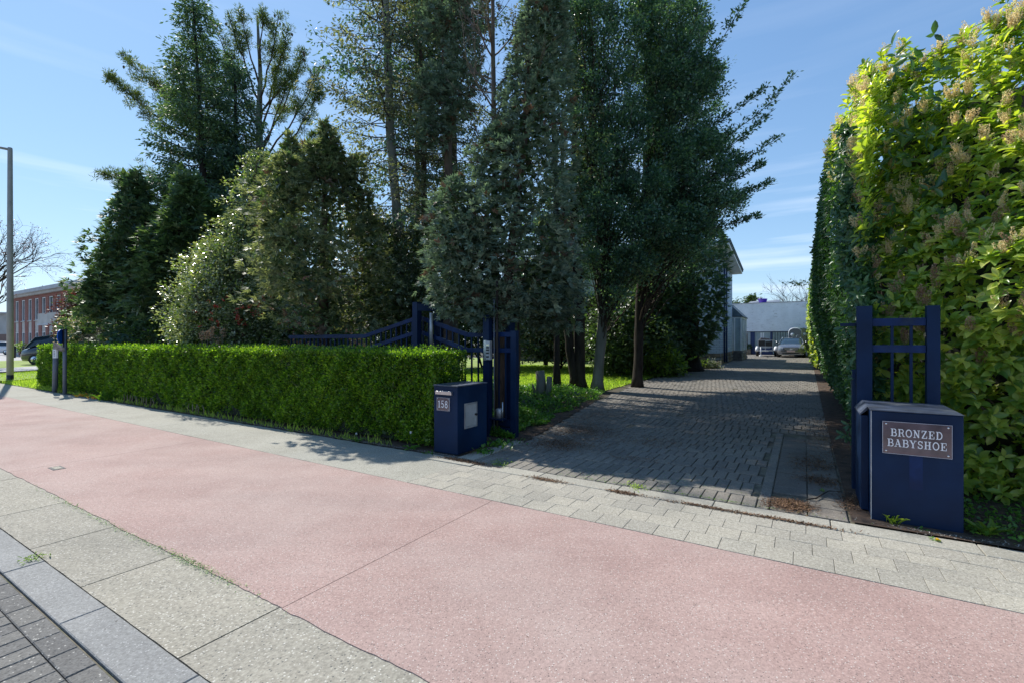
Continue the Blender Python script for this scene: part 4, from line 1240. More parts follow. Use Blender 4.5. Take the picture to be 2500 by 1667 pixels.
# ---- grey green juniper-like conifer left of the gate
Yj = 11.2
b = gbase(790, Yj)
T = Tree('juniper_tree', 'broad brownish grey-green conifer rising above the blue gate rail', 'tree', b)
T.trunk([(b[0], b[1], 0), tuple(P3(790, 600, Yj)), tuple(P3(795, 360, Yj))], [0.13, 0.1, 0.03])
lob = [([P3(800, 800, Yj), P3(800, 720, Yj), P3(805, 620, Yj), P3(800, 520, Yj), P3(800, 430, Yj), P3(797, 345, Yj)], [0.95, 1.25, 1.15, 0.85, 0.55, 0.08], 6),
       ([P3(700, 600, 9.9), P3(690, 520, 9.9), P3(695, 440, 9.9), P3(705, 385, 9.9)], [0.35, 0.58, 0.45, 0.06], 1.8),
       ([P3(870, 470, 11), P3(870, 420, 11), P3(872, 385, 11)], [0.2, 0.22, 0.05], 0.4),
       ([P3(760, 440, 11), P3(755, 400, 11), P3(758, 350, 11)], [0.25, 0.3, 0.06], 0.5),
       ([P3(900, 800, 11.6), P3(915, 720, 11.6), P3(910, 640, 11.6)], [0.5, 0.65, 0.4], 1.5),
       ([P3(745, 720, 9.8), P3(735, 640, 9.8), P3(745, 560, 9.8)], [0.5, 0.8, 0.45], 2.0)]
for (x, y, Yq, r) in ((770, 380, 10.6, .22), (820, 375, 11, .22), (845, 430, 11, .28), (730, 420, 10.4, .26), (680, 470, 10.2, .28), (905, 560, 11.2, .3), (660, 560, 10.2, .3), (800, 330, 11, .16), (890, 500, 11.2, .25), (710, 360, 10.6, .16)):
    lob.append(([P3(x, y + 70, Yq), P3(x + 2, y + 20, Yq), P3(x + RNG.normal(0, 5), y - 28, Yq)], [r, r * .75, .03], .45))
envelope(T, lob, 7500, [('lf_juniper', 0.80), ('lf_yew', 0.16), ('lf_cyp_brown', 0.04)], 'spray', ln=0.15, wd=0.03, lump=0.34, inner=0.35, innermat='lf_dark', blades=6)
for k in range(70):
    z = RNG.uniform(1.5, 5.5); c, _ = T.at(z); a = RNG.random() * 6.28
    T.limb(c, c + np.array([math.cos(a), math.sin(a), 0.35]) * RNG.uniform(.5, 1.3), 0.014, .05, 4, 3)
T.finish(M['bark_brown'])
# dark filler shrub between the juniper and the cypress
def leafy_shrub(name, label, cat, x, Y, lobes, n, mats, ln, wd, inner='lf_dark', group=None, lump=0.28, bark='bark_brown', stems=5, per=3, zb=None):
    b = gbase(x, Y)
    T = Tree(name, label, cat, b, group)
    L_ = []
    for (x1, y1, r1, Yl) in lobes:
        c = P3(x1, y1, Yl); R_ = r1 * Yl / F0
        L_.append(([c + np.array([0, 0, -R_]), c + np.array([0, 0, -R_ * .55]), c, c + np.array([0, 0, R_ * .6]), c + np.array([0, 0, R_])], [R_ * .3, R_ * .85, R_, R_ * .78, R_ * .12], r1 ** 2))
    envelope(T, L_, n, mats, 'leaf', ln, wd, lump, 0.4, inner, leaves_per=per)
    z0 = zg(b[1])
    for k in range(stems):
        t = L_[k % len(L_)][0][2]
        P = T.limb((b[0] + RNG.normal(0, .1), b[1] + RNG.normal(0, .1), z0 - .02), t + RNG.normal(0, .2, 3), 0.035 * min(1.6, Y / 10), 0.0, 6, 6)
    for (l, rr, _) in L_:
        for k in range(14):
            a = RNG.random() * 6.28; s = RNG.uniform(0, 4)
            c = np.array([np.interp(s, range(5), [q[i] for q in l]) for i in range(3)])
            T.limb(l[2] - np.array([0, 0, .2]), c + np.array([math.cos(a), math.sin(a), 0.3]) * np.interp(s, range(5), rr) * 1.0, 0.009 * Y / 10, 0, 4, 3)
    T.finish(M[bark])
    return T
leafy_shrub('evergreen_shrub', 'dark brown-tinged evergreen shrub filling the gap right of the juniper', 'shrub', 985, 12.8,
            [(960, 700, 95, 12.8), (1020, 640, 80, 13.2), (930, 600, 60, 13), (1010, 760, 80, 12.6), (1060, 700, 60, 13.4)], 6500, [('lf_dark', .55), ('lf_hemlock', .3), ('lf_gloss', .15)], 0.085, 0.04)
# glossy holly with red berries
T = leafy_shrub('holly_bush', 'glossy pale-lit holly bush with red berries above the hedge', 'shrub', 560, 13.0,
            [(560, 700, 105, 12.4), (500, 760, 80, 12.2), (600, 600, 80, 12.8), (640, 500, 75, 13.2), (640, 420, 45, 13.2), (520, 650, 60, 12.6), (660, 740, 70, 12.6), (470, 800, 50, 12.0), (600, 800, 70, 12.2)],
            11500, [('lf_gloss', .88), ('lf_bright', .12)], 0.07, 0.042, lump=0.22)
n = 420
pts = []
for (x, y, rx, ry) in ((525, 745, 40, 30), (600, 765, 30, 14), (635, 740, 16, 14), (650, 710, 14, 20), (560, 790, 60, 10), (700, 780, 20, 20)):
    for _ in range(9):
        c = P3(x + RNG.normal(0, rx * .6), y + RNG.normal(0, ry * .6), 11.35)
        pts.append(c + RNG.normal(0, 0.022, (9, 3)))
pts = np.concatenate(pts)
me = quads_mesh('berries', (leaf_verts(pts, rnd_dirs(len(pts)), rnd_dirs(len(pts)), 0.03, 0.03, 0.3)) - np.array(T.o), 4, M['berry'], [(0, 1, 2), (0, 2, 3)])
mobj('berries', me, T.root)['kind'] = 'stuff'

# ---- yew columns far left
for (lab, x, Y, lobs, n) in (
        ('tall dark upright yew at the left end of the tree line', 320, 17.0, [([P3(325, 860, 17), P3(322, 760, 17), P3(320, 660, 17), P3(318, 570, 17), P3(320, 470, 17)], [1.0, 1.25, 1.1, .75, .08], 4), ([P3(265, 760, 16.6), P3(262, 690, 16.6), P3(268, 600, 16.6)], [.35, .5, .1], 1), ([P3(360, 700, 16.8), P3(365, 600, 16.8), P3(360, 510, 16.8)], [.6, .5, .1], 1.2)], 4200),
        ('rounded dark yew beside the tall upright yew and the holly bush', 435, 16.0, [([P3(430, 860, 16), P3(430, 760, 16), P3(440, 650, 16), P3(450, 560, 16), P3(455, 500, 16)], [1.0, 1.2, 1.0, .7, .1], 4), ([P3(520, 640, 16.6), P3(515, 560, 16.6), P3(520, 500, 16.6)], [.6, .5, .1], 1), ([P3(400, 700, 15.6), P3(395, 640, 15.6), P3(400, 590, 15.6)], [.4, .45, .1], 1)], 3800)):
    b = gbase(x, Y)
    T = Tree('yew_tree', lab, 'tree', b)
    T.trunk([(b[0], b[1], 0), tuple(P3(x, 700, Y)), tuple(P3(x, 540, Y))], [0.16, 0.12, 0.04])
    for k in range(16):
        l0 = lobs[0][0]; q = RNG.uniform(.8, 3.9); c = np.array([np.interp(q, range(len(l0)), [p_[i] for p_ in l0]) for i in range(3)])
        rr_ = float(np.interp(q, range(len(l0)), lobs[0][1])); a = RNG.random() * 6.28
        e = c + np.array([math.cos(a), math.sin(a), 0]) * rr_ * .85
        lobs.append(([e, e + np.array([.05, 0, .5]), e + np.array([.08, 0, RNG.uniform(.9, 1.3)])], [.28, .2, .02], .18))
    envelope(T, lobs, int(n * 1.35), [('lf_yew', .85), ('lf_spruce', .15)], 'spray', ln=0.24, wd=0.06, lump=0.36, inner=0.35, innermat='lf_dark', blades=5)
    T.finish(M['bark_dark'])

# ---- tall spruces on the left
def tall(name, label, xy, Y, wtop, wbot, bark, group=None):
    b = gbase(xy[0][0], Y)
    T = Tree(name, label, 'tree', b, group)
    z0 = zg(b[1])
    pts = [(b[0], b[1], z0 - .1)] + [tuple(P3(x, y, Y)) for x, y in xy[1:]]
    T.trunk(pts, list(np.linspace(rpx(wbot, Y), rpx(wtop, Y), len(pts))), 10)
    return T
T = tall('spruce_tree', 'tall dark spruce with the pointed top left of the pine', [(512, 0), (500, 480), (487, 250), (470, -15)], 19.0, 3, 22, 'bark_dark')
conifer(T, 3.5, 15.3, lambda q: 2.3 * (1 - q) ** 0.75 + 0.35, 135, ['lf_spruce', 'lf_spruce', 'lf_yew'], (-4, 35), 0.05, 4.6, 95, 0.16, 0.065, 0.13, 0.03, droop=0.5)
T.finish(M['bark_dark'])
T = tall('spruce_tree', 'dark spruce with bare lower trunk between the pointed spruce and pine', [(580, 0), (577, 480), (576, 300), (574, 170)], 20.0, 4, 18, 'bark_dark')
conifer(T, 4.0, 13.2, lambda q: 1.9 * (1 - q) ** 0.7 + 0.3, 105, ['lf_spruce'], (-4, 30), 0.06, 4.4, 95, 0.16, 0.065, 0.13, 0.03, droop=0.5)
T.finish(M['bark_dark'])
# Pine with long upswept limbs
Yp = 22.5
T = tall('pine_tree', 'big open pine with upswept limbs carrying cones at the tips', [(640, 0), (637, 480), (632, 290), (636, 190), (628, 40)], Yp, 5, 24, 'bark_grey')
def pine_limb(T, p0, p1, r, sag=0.06, tufts=9, subs=7, foliage_from=0.35, mat='lf_pine', Y=Yp):
    poly = T.limb(p0, p1, r, sag, 8, 5, 0.08)
    Ln = np.linalg.norm(np.array(p1) - np.array(p0))
    ax = (poly[-1] - poly[0]) / Ln
    for s in range(int(subs * max(1, Ln / 2.2))):
        t = foliage_from + (1 - foliage_from) * RNG.random() ** 0.8
        pp = np.array([np.interp(t * 7, range(8), poly[:, k]) for k in range(3)])
        d = ax * 0.9 + RNG.normal(0, 0.55, 3) + np.array([0, 0, 0.45]); d /= np.linalg.norm(d)
        l2 = (0.25 + 0.3 * Ln * (1 - t)) * RNG.uniform(0.7, 1.3)
        q = T.limb(pp, pp + d * l2, 0.014, 0.04, 4, 3)
        for k in range(int(2 + l2 * 5)):
            c = q[int(RNG.integers(1, 4))] + RNG.normal(0, 0.07, 3)
            T.cluster(c, 26, 0.15, 0.17, 0.030, mat, 0.6, 0.8)
    for k in range(5):
        T.cluster(poly[-1] + RNG.normal(0, .09, 3), 16, 0.12, 0.15, 0.035, mat, 0.6)
px_l = [((637, 430), (268, 192)), ((636, 395), (305, 145)), ((637, 470), (255, 425)), ((636, 350), (385, 210)), ((634, 300), (520, 60)), ((634, 250), (560, 45)),
        ((634, 210), (590, 40)), ((634, 170), (640, 35)), ((634, 260), (680, 40)), ((636, 300), (700, 80)), ((637, 330), (690, 130)), ((637, 360), (745, 130)),
        ((637, 400), (790, 160)), ((637, 430), (780, 230)), ((637, 310), (470, 110)), ((637, 340), (430, 150)), ((637, 460), (760, 330)), ((637, 480), (560, 330)),
        ((637, 440), (480, 300)), ((637, 380), (700, 200)), ((637, 500), (700, 380)), ((636, 330), (560, 150)), ((637, 410), (400, 260))]
for (a, c) in px_l:
    dY = RNG.uniform(-1.3, 1.3)
    pine_limb(T, P3(a[0], a[1], Yp), P3(c[0], c[1], Yp + dY), 0.055, 0.05, foliage_from=0.42 if c[0] > 300 else 0.5)
for k in range(20):
    z = RNG.uniform(7, 13); c, _ = T.at(z); a = RNG.random() * 6.28; l = RNG.uniform(1.5, 3)
    pine_limb(T, c, c + np.array([math.cos(a) * l, math.sin(a) * l, l * .5]), 0.045, 0.05)
P, D, N_ = [], [], []
tips = [P3(c[0], c[1], Yp) for a, c in px_l if c[1] < 215]
cn = MB()
for t in tips:
    for _ in range(3):
        q = t + RNG.normal(0, .13, 3)
        cn.lathe([(0.01, q[2] - .16), (0.045, q[2] - .10), (0.05, q[2] - .04), (0.02, q[2])], (q[0], q[1]), 6)
cn.obj('cones', M['bark_brown'], T.root, org=T.o)['kind'] = 'stuff'
T.finish(M['bark_grey'], M['bark_brown'])

# ---- row of thin tall hemlocks with visible trunks
specs = [
    ('tall thin hemlock with grey trunk standing clear above the juniper', [(978, 0), (972, 560), (955, 350), (947, 150), (938, -60)], 13.2, 17, 24, 1, 1.9, 105, 0.28, 'bark_grey'),
    ('thin hemlock trunk just right of the clear grey trunk', [(1022, 0), (1020, 480), (1018, 250), (1015, -40)], 15.5, 8, 15, 1, 1.3, 70, 0.2, 'bark_grey'),
    ('dark hemlock close beside the thin trunk behind the gate peak', [(1038, 0), (1036, 480), (1030, 250), (1026, -50)], 14.2, 11, 17, 1, 1.5, 90, 0.2, 'bark_brown'),
    ('mossy hemlock left of the big cypress with dead lower limbs', [(1112, 0), (1110, 480), (1108, 300), (1105, -50)], 14.8, 9, 18, 1, 1.5, 85, 0.25, 'bark_mossy'),
    ('hemlock trunk right behind the hanging cypress clumps', [(1090, 0), (1088, 480), (1086, 250), (1080, -50)], 16.5, 8, 16, 1, 1.3, 65, 0.2, 'bark_grey'),
    ('dark hemlock rising behind the top of the cypress', [(1360, 0), (1358, 480), (1350, 250), (1345, -60)], 14.0, 9, 16, 1, 1.4, 95, 0.1, 'bark_dark'),
]
for (lab, xy, Y, wt, wb, _, R0, nl, thin, bark) in specs:
    T = tall('hemlock_tree', lab, xy, Y, wt, wb, bark)
    ztop = float(T.axis[0][-1][2]) + 0.0
    conifer(T, 4.2, ztop + 0.2, lambda q, R0=R0: R0 * (0.55 + 0.6 * math.sin(q * 2.6)), nl, ['lf_hemlock', 'lf_spruce', 'lf_juniper'], (-8, 15), 0.07, 4.8, 60, 0.12, 0.05, 0.09, thin, 0.022, droop=0.5, dead=0.16)
    T.finish(M[bark], M['twig_dark'])
# mossy bare tree in front of the dark column
T = tall('bare_tree', 'leafless tree with yellow mossy branches above the cypress', [(1215, 0), (1208, 480), (1205, 250), (1203, -60)], 8.9, 9, 17, 'bark_mossy')
for k in range(22):
    z = RNG.uniform(4.6, 8.2); c, _ = T.at(z); a = RNG.random() * 6.28
    bare(T.br, c, (math.cos(a), math.sin(a), 0.7), RNG.uniform(.5, .95), 0.020, 2, 0.35, 0.5, None, (2, 3), 5)
T.finish(M['bark_mossy'], M['bark_mossy'])

# ---- holly trees and dark trunks on the right of the cypress
def cluster_tree(T, targets, ln, wd, mat, n=60, r=0.3, origin_z=(0.3, 0.9), limb_r=0.03, mats=None, lim=1.0):
    z0 = T.axis[0][0][2]
    for t in targets:
        t = np.array(t)
        f = RNG.uniform(*origin_z)
        zc = z0 + (t[2] - z0) * f
        c, _ = T.at(min(zc, T.axis[0][-1][2]))
        poly = T.limb(c, t, limb_r * RNG.uniform(.6, 1.1), -0.03, 6, 4, 0.10)
        m = mat if mats is None else mats[int(RNG.integers(len(mats)))]
        for k in range(4):
            d = RNG.normal(0, 1, 3); d[2] = abs(d[2]) * .7 + .2; d /= np.linalg.norm(d)
            e = t + d * r * RNG.uniform(.6, 1.3)
            q = T.limb(t, e, 0.008, 0, 3, 3)
            T.along(q, n / 5, r * 0.28, ln, wd, m, 0.0)
        T.along(poly, n * lim * 0.5, r * 0.35, ln, wd, m, 0.0, t0=0.5)
        T.cluster(t, n * 0.4, r * 0.9, ln, wd, m, 0.25)

def targets_in(boxes, Y, dy=1.2):
    out = []
    for (x0, x1, y0, y1, n) in boxes:
        for _ in range(n):
            out.append(P3(RNG.uniform(x0, x1), RNG.uniform(y0, y1), Y + RNG.uniform(-dy, dy)))
    return out
T = tall('holly_tree', 'holly tree with smooth pale grey trunk beside the dark trunks', [(1457, 0), (1472, 780), (1462, 600), (1448, 350), (1440, 50), (1440, -60)], 14.6, 8, 27, 'bark_grey')
tg = targets_in([(1375, 1580, -60, 260, 74), (1390, 1620, 260, 480, 66), (1420, 1650, 430, 640, 66), (1480, 1580, 620, 740, 16)], 14.4, 1.4)
cluster_tree(T, tg, 0.092, 0.054, 'lf_holly', 200, 0.36, (0.35, 0.85), 0.028)
T.finish(M['bark_grey'], M['twig_dark'])
T = tall('holly_tree', 'wide holly tree with leafy sprigs reaching over the driveway', [(1556, 0), (1562, 760), (1575, 500), (1590, 250), (1590, -40)], 15.4, 7, 24, 'bark_dark')
tg = targets_in([(1560, 1715, -70, 200, 76), (1590, 1760, 150, 380, 80), (1620, 1800, 340, 540, 84), (1560, 1740, 500, 650, 46)], 15.2, 1.5)
cluster_tree(T, tg, 0.092, 0.054, 'lf_holly', 200, 0.38, (0.35, 0.85), 0.028)
for (a, c, w) in (((1690, 190), (1822, 5), 1.0), ((1640, 120), (1690, -10), .8), ((1660, 300), (1760, 170), .7), ((1720, 380), (1948, 172), 1.0), ((1700, 330), (1870, 215), .8), ((1740, 440), (1905, 332), 1.0), ((1740, 500), (1885, 445), 1.0),
                 ((1730, 470), (1860, 400), .8), ((1720, 560), (1850, 530), .6), ((1700, 420), (1880, 275), .9), ((1650, 200), (1740, 60), .7)):
    p0 = P3(a[0], a[1], 14.6); p1 = P3(c[0], c[1], 14.2)
    cc, _ = T.at(p0[2] - 1.2); T.limb(cc, p0, 0.035, -0.02, 6, 5, r1=0.018)
    q = T.limb(p0, p1, 0.017, 0.04, 7, 4, r1=0.004)
    for s in range(26):
        t = RNG.random() ** 0.7
        pp = np.array([np.interp(t * 6, range(7), q[:, k]) for k in range(3)])
        ax = (p1 - p0) / np.linalg.norm(p1 - p0)
        d = ax * .6 + RNG.normal(0, .4, 3) + np.array([0, 0, .35]); d /= np.linalg.norm(d)
        l = RNG.uniform(.12, .45) * (1.25 - t)
        qq = T.limb(pp, pp + d * l, .005, 0, 3, 3)
        T.along(qq, 24 * (.4 + l), 0.045, 0.11, 0.055, 'lf_holly', 0.0)
    T.along(q, 60 * w, 0.06, 0.11, 0.055, 'lf_holly', 0.0, t0=.2)
T.finish(M['bark_dark'], M['twig_dark'])
T = tall('dark_conifer', 'near black forked conifer trunk touching the pale grey trunk', [(1418, 0), (1412, 760), (1402, 500), (1404, 250), (1402, -40)], 14.9, 9, 30, 'bark_dark')
T.trunk([tuple(P3(1405, 945, 14.9)), tuple(P3(1385, 800, 14.9)), tuple(P3(1375, 600, 15.0)), tuple(P3(1372, 300, 15.0))], [0.15, 0.12, 0.09, 0.05])
conifer(T, 2.6, 5.2, lambda q: 1.5, 26, ['lf_dark'], (-25, -5), 0.05, 5, 10, 0.1, 0.03, 0.08, 0.75, 0.018, dead=0.6)
conifer(T, 5.0, 12.5, lambda q: 1.4 * (1 - q * .5), 60, ['lf_spruce', 'lf_dark'], (-5, 15), 0.06, 4, 30, 0.10, 0.04, 0.08, 0.2, 0.018)
T.finish(M['bark_dark'], M['twig_dark'])

# ---- skirted dark conifer by the house corner
b = gbase(1682, 22.5)
T = Tree('cedar_tree', 'dark bushy cedar with skirted crown right against the white house', 'tree', b)
zb = zg(b[1])
T.trunk([(b[0], b[1], zb - .1), tuple(P3(1680, 780, 22.5)), tuple(P3(1680, 500, 22.5))], [0.55, 0.42, 0.12])
envelope(T, [([P3(1650, 862, 22.2), P3(1655, 800, 22.2), P3(1660, 720, 22.2), P3(1665, 630, 22.2), P3(1655, 540, 22.2), P3(1650, 470, 22.2)], [1.0, 1.75, 1.85, 1.85, 1.55, .3], 5),
              ([P3(1600, 862, 21.5), P3(1590, 780, 21.5), P3(1600, 680, 21.5), P3(1610, 600, 21.5)], [1.0, 1.4, 1.4, .6], 2.5)], 6600,
         [('lf_yew', .6), ('lf_spruce', .4)], 'spray', ln=0.26, wd=0.08, lump=0.07, inner=0.3, innermat='lf_dark', blades=5)
T.finish(M['bark_dark'])

# ---- background thicket seen between and above the trunks
bgs = [
    ('dark shrub far behind the lawn left of the saplings', 1000, 25, [(930, 780, 70, 25), (1010, 760, 90, 25), (1080, 780, 80, 25)], 4600, 'lf_dark'),
    ('dense shrub beyond the lawn behind the cypress stump', 1180, 26, [(1140, 790, 75, 26), (1220, 780, 80, 26), (1290, 790, 75, 26)], 5200, 'lf_dark'),
    ('brownish shrub behind the forked dark trunk', 1360, 24, [(1330, 800, 75, 24), (1390, 790, 80, 24), (1350, 700, 60, 24), (1440, 800, 70, 24)], 5400, 'lf_hemlock'),
    ('dark laurel mass between the pale trunk and dark trunk', 1510, 21, [(1500, 820, 80, 20), (1510, 790, 60, 21), (1560, 810, 60, 21), (1450, 790, 60, 22), (1590, 840, 60, 20)], 8000, 'lf_dark'),
    ('shady shrub behind the low end of the gate', 860, 20, [(820, 790, 80, 20), (700, 800, 80, 20), (600, 800, 80, 20)], 2800, 'lf_dark'),
    ('big shady evergreen behind the pine and spruces', 520, 25, [(480, 700, 110, 25), (600, 620, 110, 25), (560, 500, 90, 25), (420, 620, 70, 25), (720, 560, 90, 26), (690, 440, 60, 26)], 7000, 'lf_spruce'),
    ('tall shaded evergreen filling behind the thin hemlock trunks', 960, 27, [(900, 640, 90, 27), (1010, 600, 95, 27), (1090, 560, 80, 27), (860, 530, 55, 27)], 4600, 'lf_hemlock'),
    ('tall shaded evergreen behind the cypress and holly', 1330, 27, [(1330, 620, 90, 27), (1420, 600, 80, 27), (1380, 480, 60, 27)], 4200, 'lf_holly'),
    ('rounded lit shrub growing below the cedar', 1640, 20, [(1630, 885, 34, 19.5), (1600, 880, 26, 19.5)], 900, 'lf_bright'),
]
for (lab, x, Y, lb, n, mt) in bgs:
    leafy_shrub('shrub', lab, 'shrub', x, Y, lb, n, [(mt, .85), ('lf_yew', .15)], 0.19, 0.10, 'lf_dark', group='shrubs growing behind the lawn', lump=0.3, bark='bark_dark', stems=6, per=2)

# ---- left end shrubs
leafy_shrub('purple_shrub', 'purple-leaved shrub in front of the brick building', 'shrub', 185, 21, [(200, 748, 38, 21), (185, 800, 34, 21), (222, 732, 28, 21.3), (212, 790, 38, 21)], 4600, [('lf_photinia', .85), ('lf_dark', .15)], 0.10, 0.05, lump=.3)
leafy_shrub('flowering_shrub', 'cream-flowered evergreen shrub above the left hedge end', 'shrub', 235, 19, [(225, 800, 45, 19), (275, 800, 50, 19), (200, 845, 35, 18.6), (320, 830, 40, 18.6)], 4600, [('lf_dark', .5), ('lf_bright', .24), ('flower', .26)], 0.10, 0.055, lump=.3)
leafy_shrub('low_shrub', 'small dark shrub just behind the hedge beneath the holly', 'shrub', 400, 15, [(380, 840, 40, 15), (460, 845, 45, 14), (330, 845, 40, 15.5), (540, 845, 40, 13.4), (640, 840, 45, 13)], 3000, [('lf_dark', .8), ('lf_hedge', .2)], 0.07, 0.04)
# dried seed heads poking above the hedge
for j, (lab, xs) in enumerate((('dry pink-brown seed heads poking above the hedge near the blue sign', (200, 215, 228, 238, 246)), ('dry pink-brown seed heads above the hedge under the holly', (492, 506, 520, 532, 545, 515)))):
    Y = 15.5 if j == 0 else 10.9
    b = gbase(xs[2], Y)
    t = thing('dried_plant', lab, 'plant', (b[0], b[1], zg(b[1])))
    mb = MB(); P = []
    for x in xs:
        top = P3(x, RNG.uniform(800, 828), Y)
        mb.tube([(top[0] * .9 + b[0] * .1, b[1], zg(b[1])), (top[0], top[1], top[2])], 0.006, 4)
        for k in range(3):
            P.append(top + RNG.normal(0, 0.03, (26, 3)) * np.array([1, 1, .5]) + np.array([0, 0, -k * .07]))
    P = np.concatenate(P)
    mb.obj('stems', M['twig'], t, org=(b[0], b[1], zg(b[1])))
    leaves_obj('heads', P, rnd_dirs(len(P)), rnd_dirs(len(P)), np.full(len(P), .028), np.full(len(P), .024), M['flower_dry'], t, (b[0], b[1], zg(b[1])))['kind'] = 'stuff'

# ---- saplings and stump behind the gate
for (lab, x, Y, x2) in (('slim leafy sapling just right of the gate end', 1262, 10.5, 1268), ('second slim sapling deeper behind the gate', 1248, 14, 1240)):
    T = Tree('sapling', lab, 'tree', gbase(x, Y), group=None)
    b = gbase(x, Y)
    T.trunk([(b[0], b[1], 0), tuple(P3(x2, 860, Y)), tuple(P3(x, 740, Y))], [0.035, 0.03, 0.018], 7)
    for k in range(22):
        z = RNG.uniform(.7, 2.6); c, _ = T.at(z); a = RNG.random() * 6.28
        e = c + np.array([math.cos(a) * .5, math.sin(a) * .5, RNG.uniform(-.15, .25)])
        q = T.limb(c, e, .007, .05, 4, 3); T.along(q, 22, .06, .06, .035, 'lf_dark' if k % 3 else 'lf_bright', .1, t0=.3)
    T.finish(M['bark_brown'])
SB = (*gbase(1320, 12.6), 0)
st = thing('tree_stump', 'broken grey tree stump with two upright stubs on the ground cover', 'stump', SB)
mb = MB(); zz = zg(SB[1])
a = np.array(SB)
mb.tube([(a[0], a[1], 0), (a[0] + .02, a[1], .5), (a[0] - .02, a[1], .83)], [.17, .13, .12], 9); mb.obj('main_stub', M['bark_grey'], st, org=SB)
mb = MB(); mb.tube([(a[0] + .16, a[1], 0), (a[0] + .24, a[1], .35), (a[0] + .27, a[1], .68)], [.1, .08, .075], 8); mb.obj('side_stub', M['bark_grey'], st, org=SB)
mb = MB(); mb.tube([(a[0] - .12, a[1], 0), (a[0] - .2, a[1], .3), (a[0] - .25, a[1], .46)], [.06, .04, .02], 6); mb.obj('side_stub', M['bark_grey'], st, org=SB)

# ---- ground cover along the drive
def carpet(name, label, n, poly_fn, h, ln, wd, mat, up=0.8):
    P = poly_fn(n)
    hh = h * (0.55 + 0.45 * np.sin(P[:, 0] * 3.1) * np.sin(P[:, 1] * 2.3) + RNG.normal(0, .12, len(P)))
    ed = P[:, 2]
    z = np.array([zg(v) for v in P[:, 1]]) + np.clip(hh, 0.03, None) * ed * RNG.random(len(P)) ** 0.35
    Q = np.stack([P[:, 0], P[:, 1], z], 1)
    D = unit(RNG.normal(0, 1, (len(Q), 3)) * np.array([1, 1, .5]) + np.array([0, 0, .25]))
    N = unit(np.array([0, 0, up]) + RNG.normal(0, .45, (len(Q), 3)))
    o = leaves_obj(name, Q, D, N, ln * RNG.uniform(.6, 1.3, len(Q)), wd * RNG.uniform(.7, 1.2, len(Q)), M[mat])
    tag(o, label, None, None, 'stuff')
    return o
def gc(n):
    v = 6.55 + (13.2 - 6.55) * RNG.random(n) ** 1.5
    le = np.interp(v, [5.1, 6.4, 11, 17], [-3.75, -3.95, -4.55, -5.1]) - 0.12 + 0.10 * np.sin(v * 3.3) + 0.06 * np.sin(v * 8.1)
    w = np.interp(v, [6.5, 8, 10, 13.2], [.9, 3.2, 5.5, 5.0])
    x = RNG.random(n)
    u = le - w * x
    ed = np.clip(x * w / 0.35, 0.25, 1)
    return np.stack([u, v, ed], 1)
carpet('ground_cover', 'low green leafy ground cover beside the driveway', 46000, gc, 0.34, 0.055, 0.046, 'lf_ivy')
def gc2(n):
    u = RNG.uniform(-21, -4.6, n); v = RNG.uniform(7.2, 11, n)
    return np.stack([u, v, np.ones(n)], 1)
carpet('undergrowth', 'dark undergrowth beneath the trees behind the hedge', 9000, gc2, 0.3, 0.10, 0.07, 'lf_dark')
def gc3(n):
    u = 1.16 + RNG.random(n) ** 1.2 * 3.2; v = RNG.uniform(5.2, 6.6, n)
    return np.stack([u, v, np.full(n, .8)], 1)
carpet('weeds_patch', 'small weeds and fallen leaves beside the name plate pillar', 2600, gc3, 0.09, 0.045, 0.028, 'lf_ivy')
# lawn grass
def blades(name, label, n, fn, hgt, wd=0.016, mat='lf_grass'):
    P = fn(n)
    z = np.array([zg(v) for v in P[:, 1]]) + (P[:, 2] if P.shape[1] > 2 else 0)
    Q = np.stack([P[:, 0], P[:, 1], z - .01], 1)
    D = unit(np.array([0, 0, 1.0]) + RNG.normal(0, .35, (len(Q), 3)))
    o = leaves_obj(name, Q, D, unit(RNG.normal(0, 1, (len(Q), 3)) * np.array([1, 1, .1])), hgt * RNG.uniform(.6, 1.4, len(Q)), np.full(len(Q), wd), M[mat])
    tag(o, label, None, None, 'stuff')
blades('lawn_grass', 'sunlit mown grass of the front lawn', 52000, lambda n: (lambda v: np.stack([-5.15 - 9.5 * RNG.random(n), v], 1))(11.5 + 12.5 * RNG.random(n) ** 1.2), 0.07, 0.03)
blades('verge_grass', 'grass on the verge round the lamp post', 26000, lambda n: np.stack([RNG.uniform(-35, -20.5, n), RNG.uniform(5.14, 9.5, n), np.zeros(n)], 1), 0.12, 0.035)
blades('kerb_grass', 'ragged grass and weeds along the foot of the hedge', 1100, lambda n: (lambda u: np.stack([u, 5.13 + np.abs(RNG.normal(0, .07, n))], 1))(-20.5 + 15.5 * (np.floor(RNG.random(n) * 22) / 22 + RNG.normal(0, .012, n))), 0.13, 0.012)

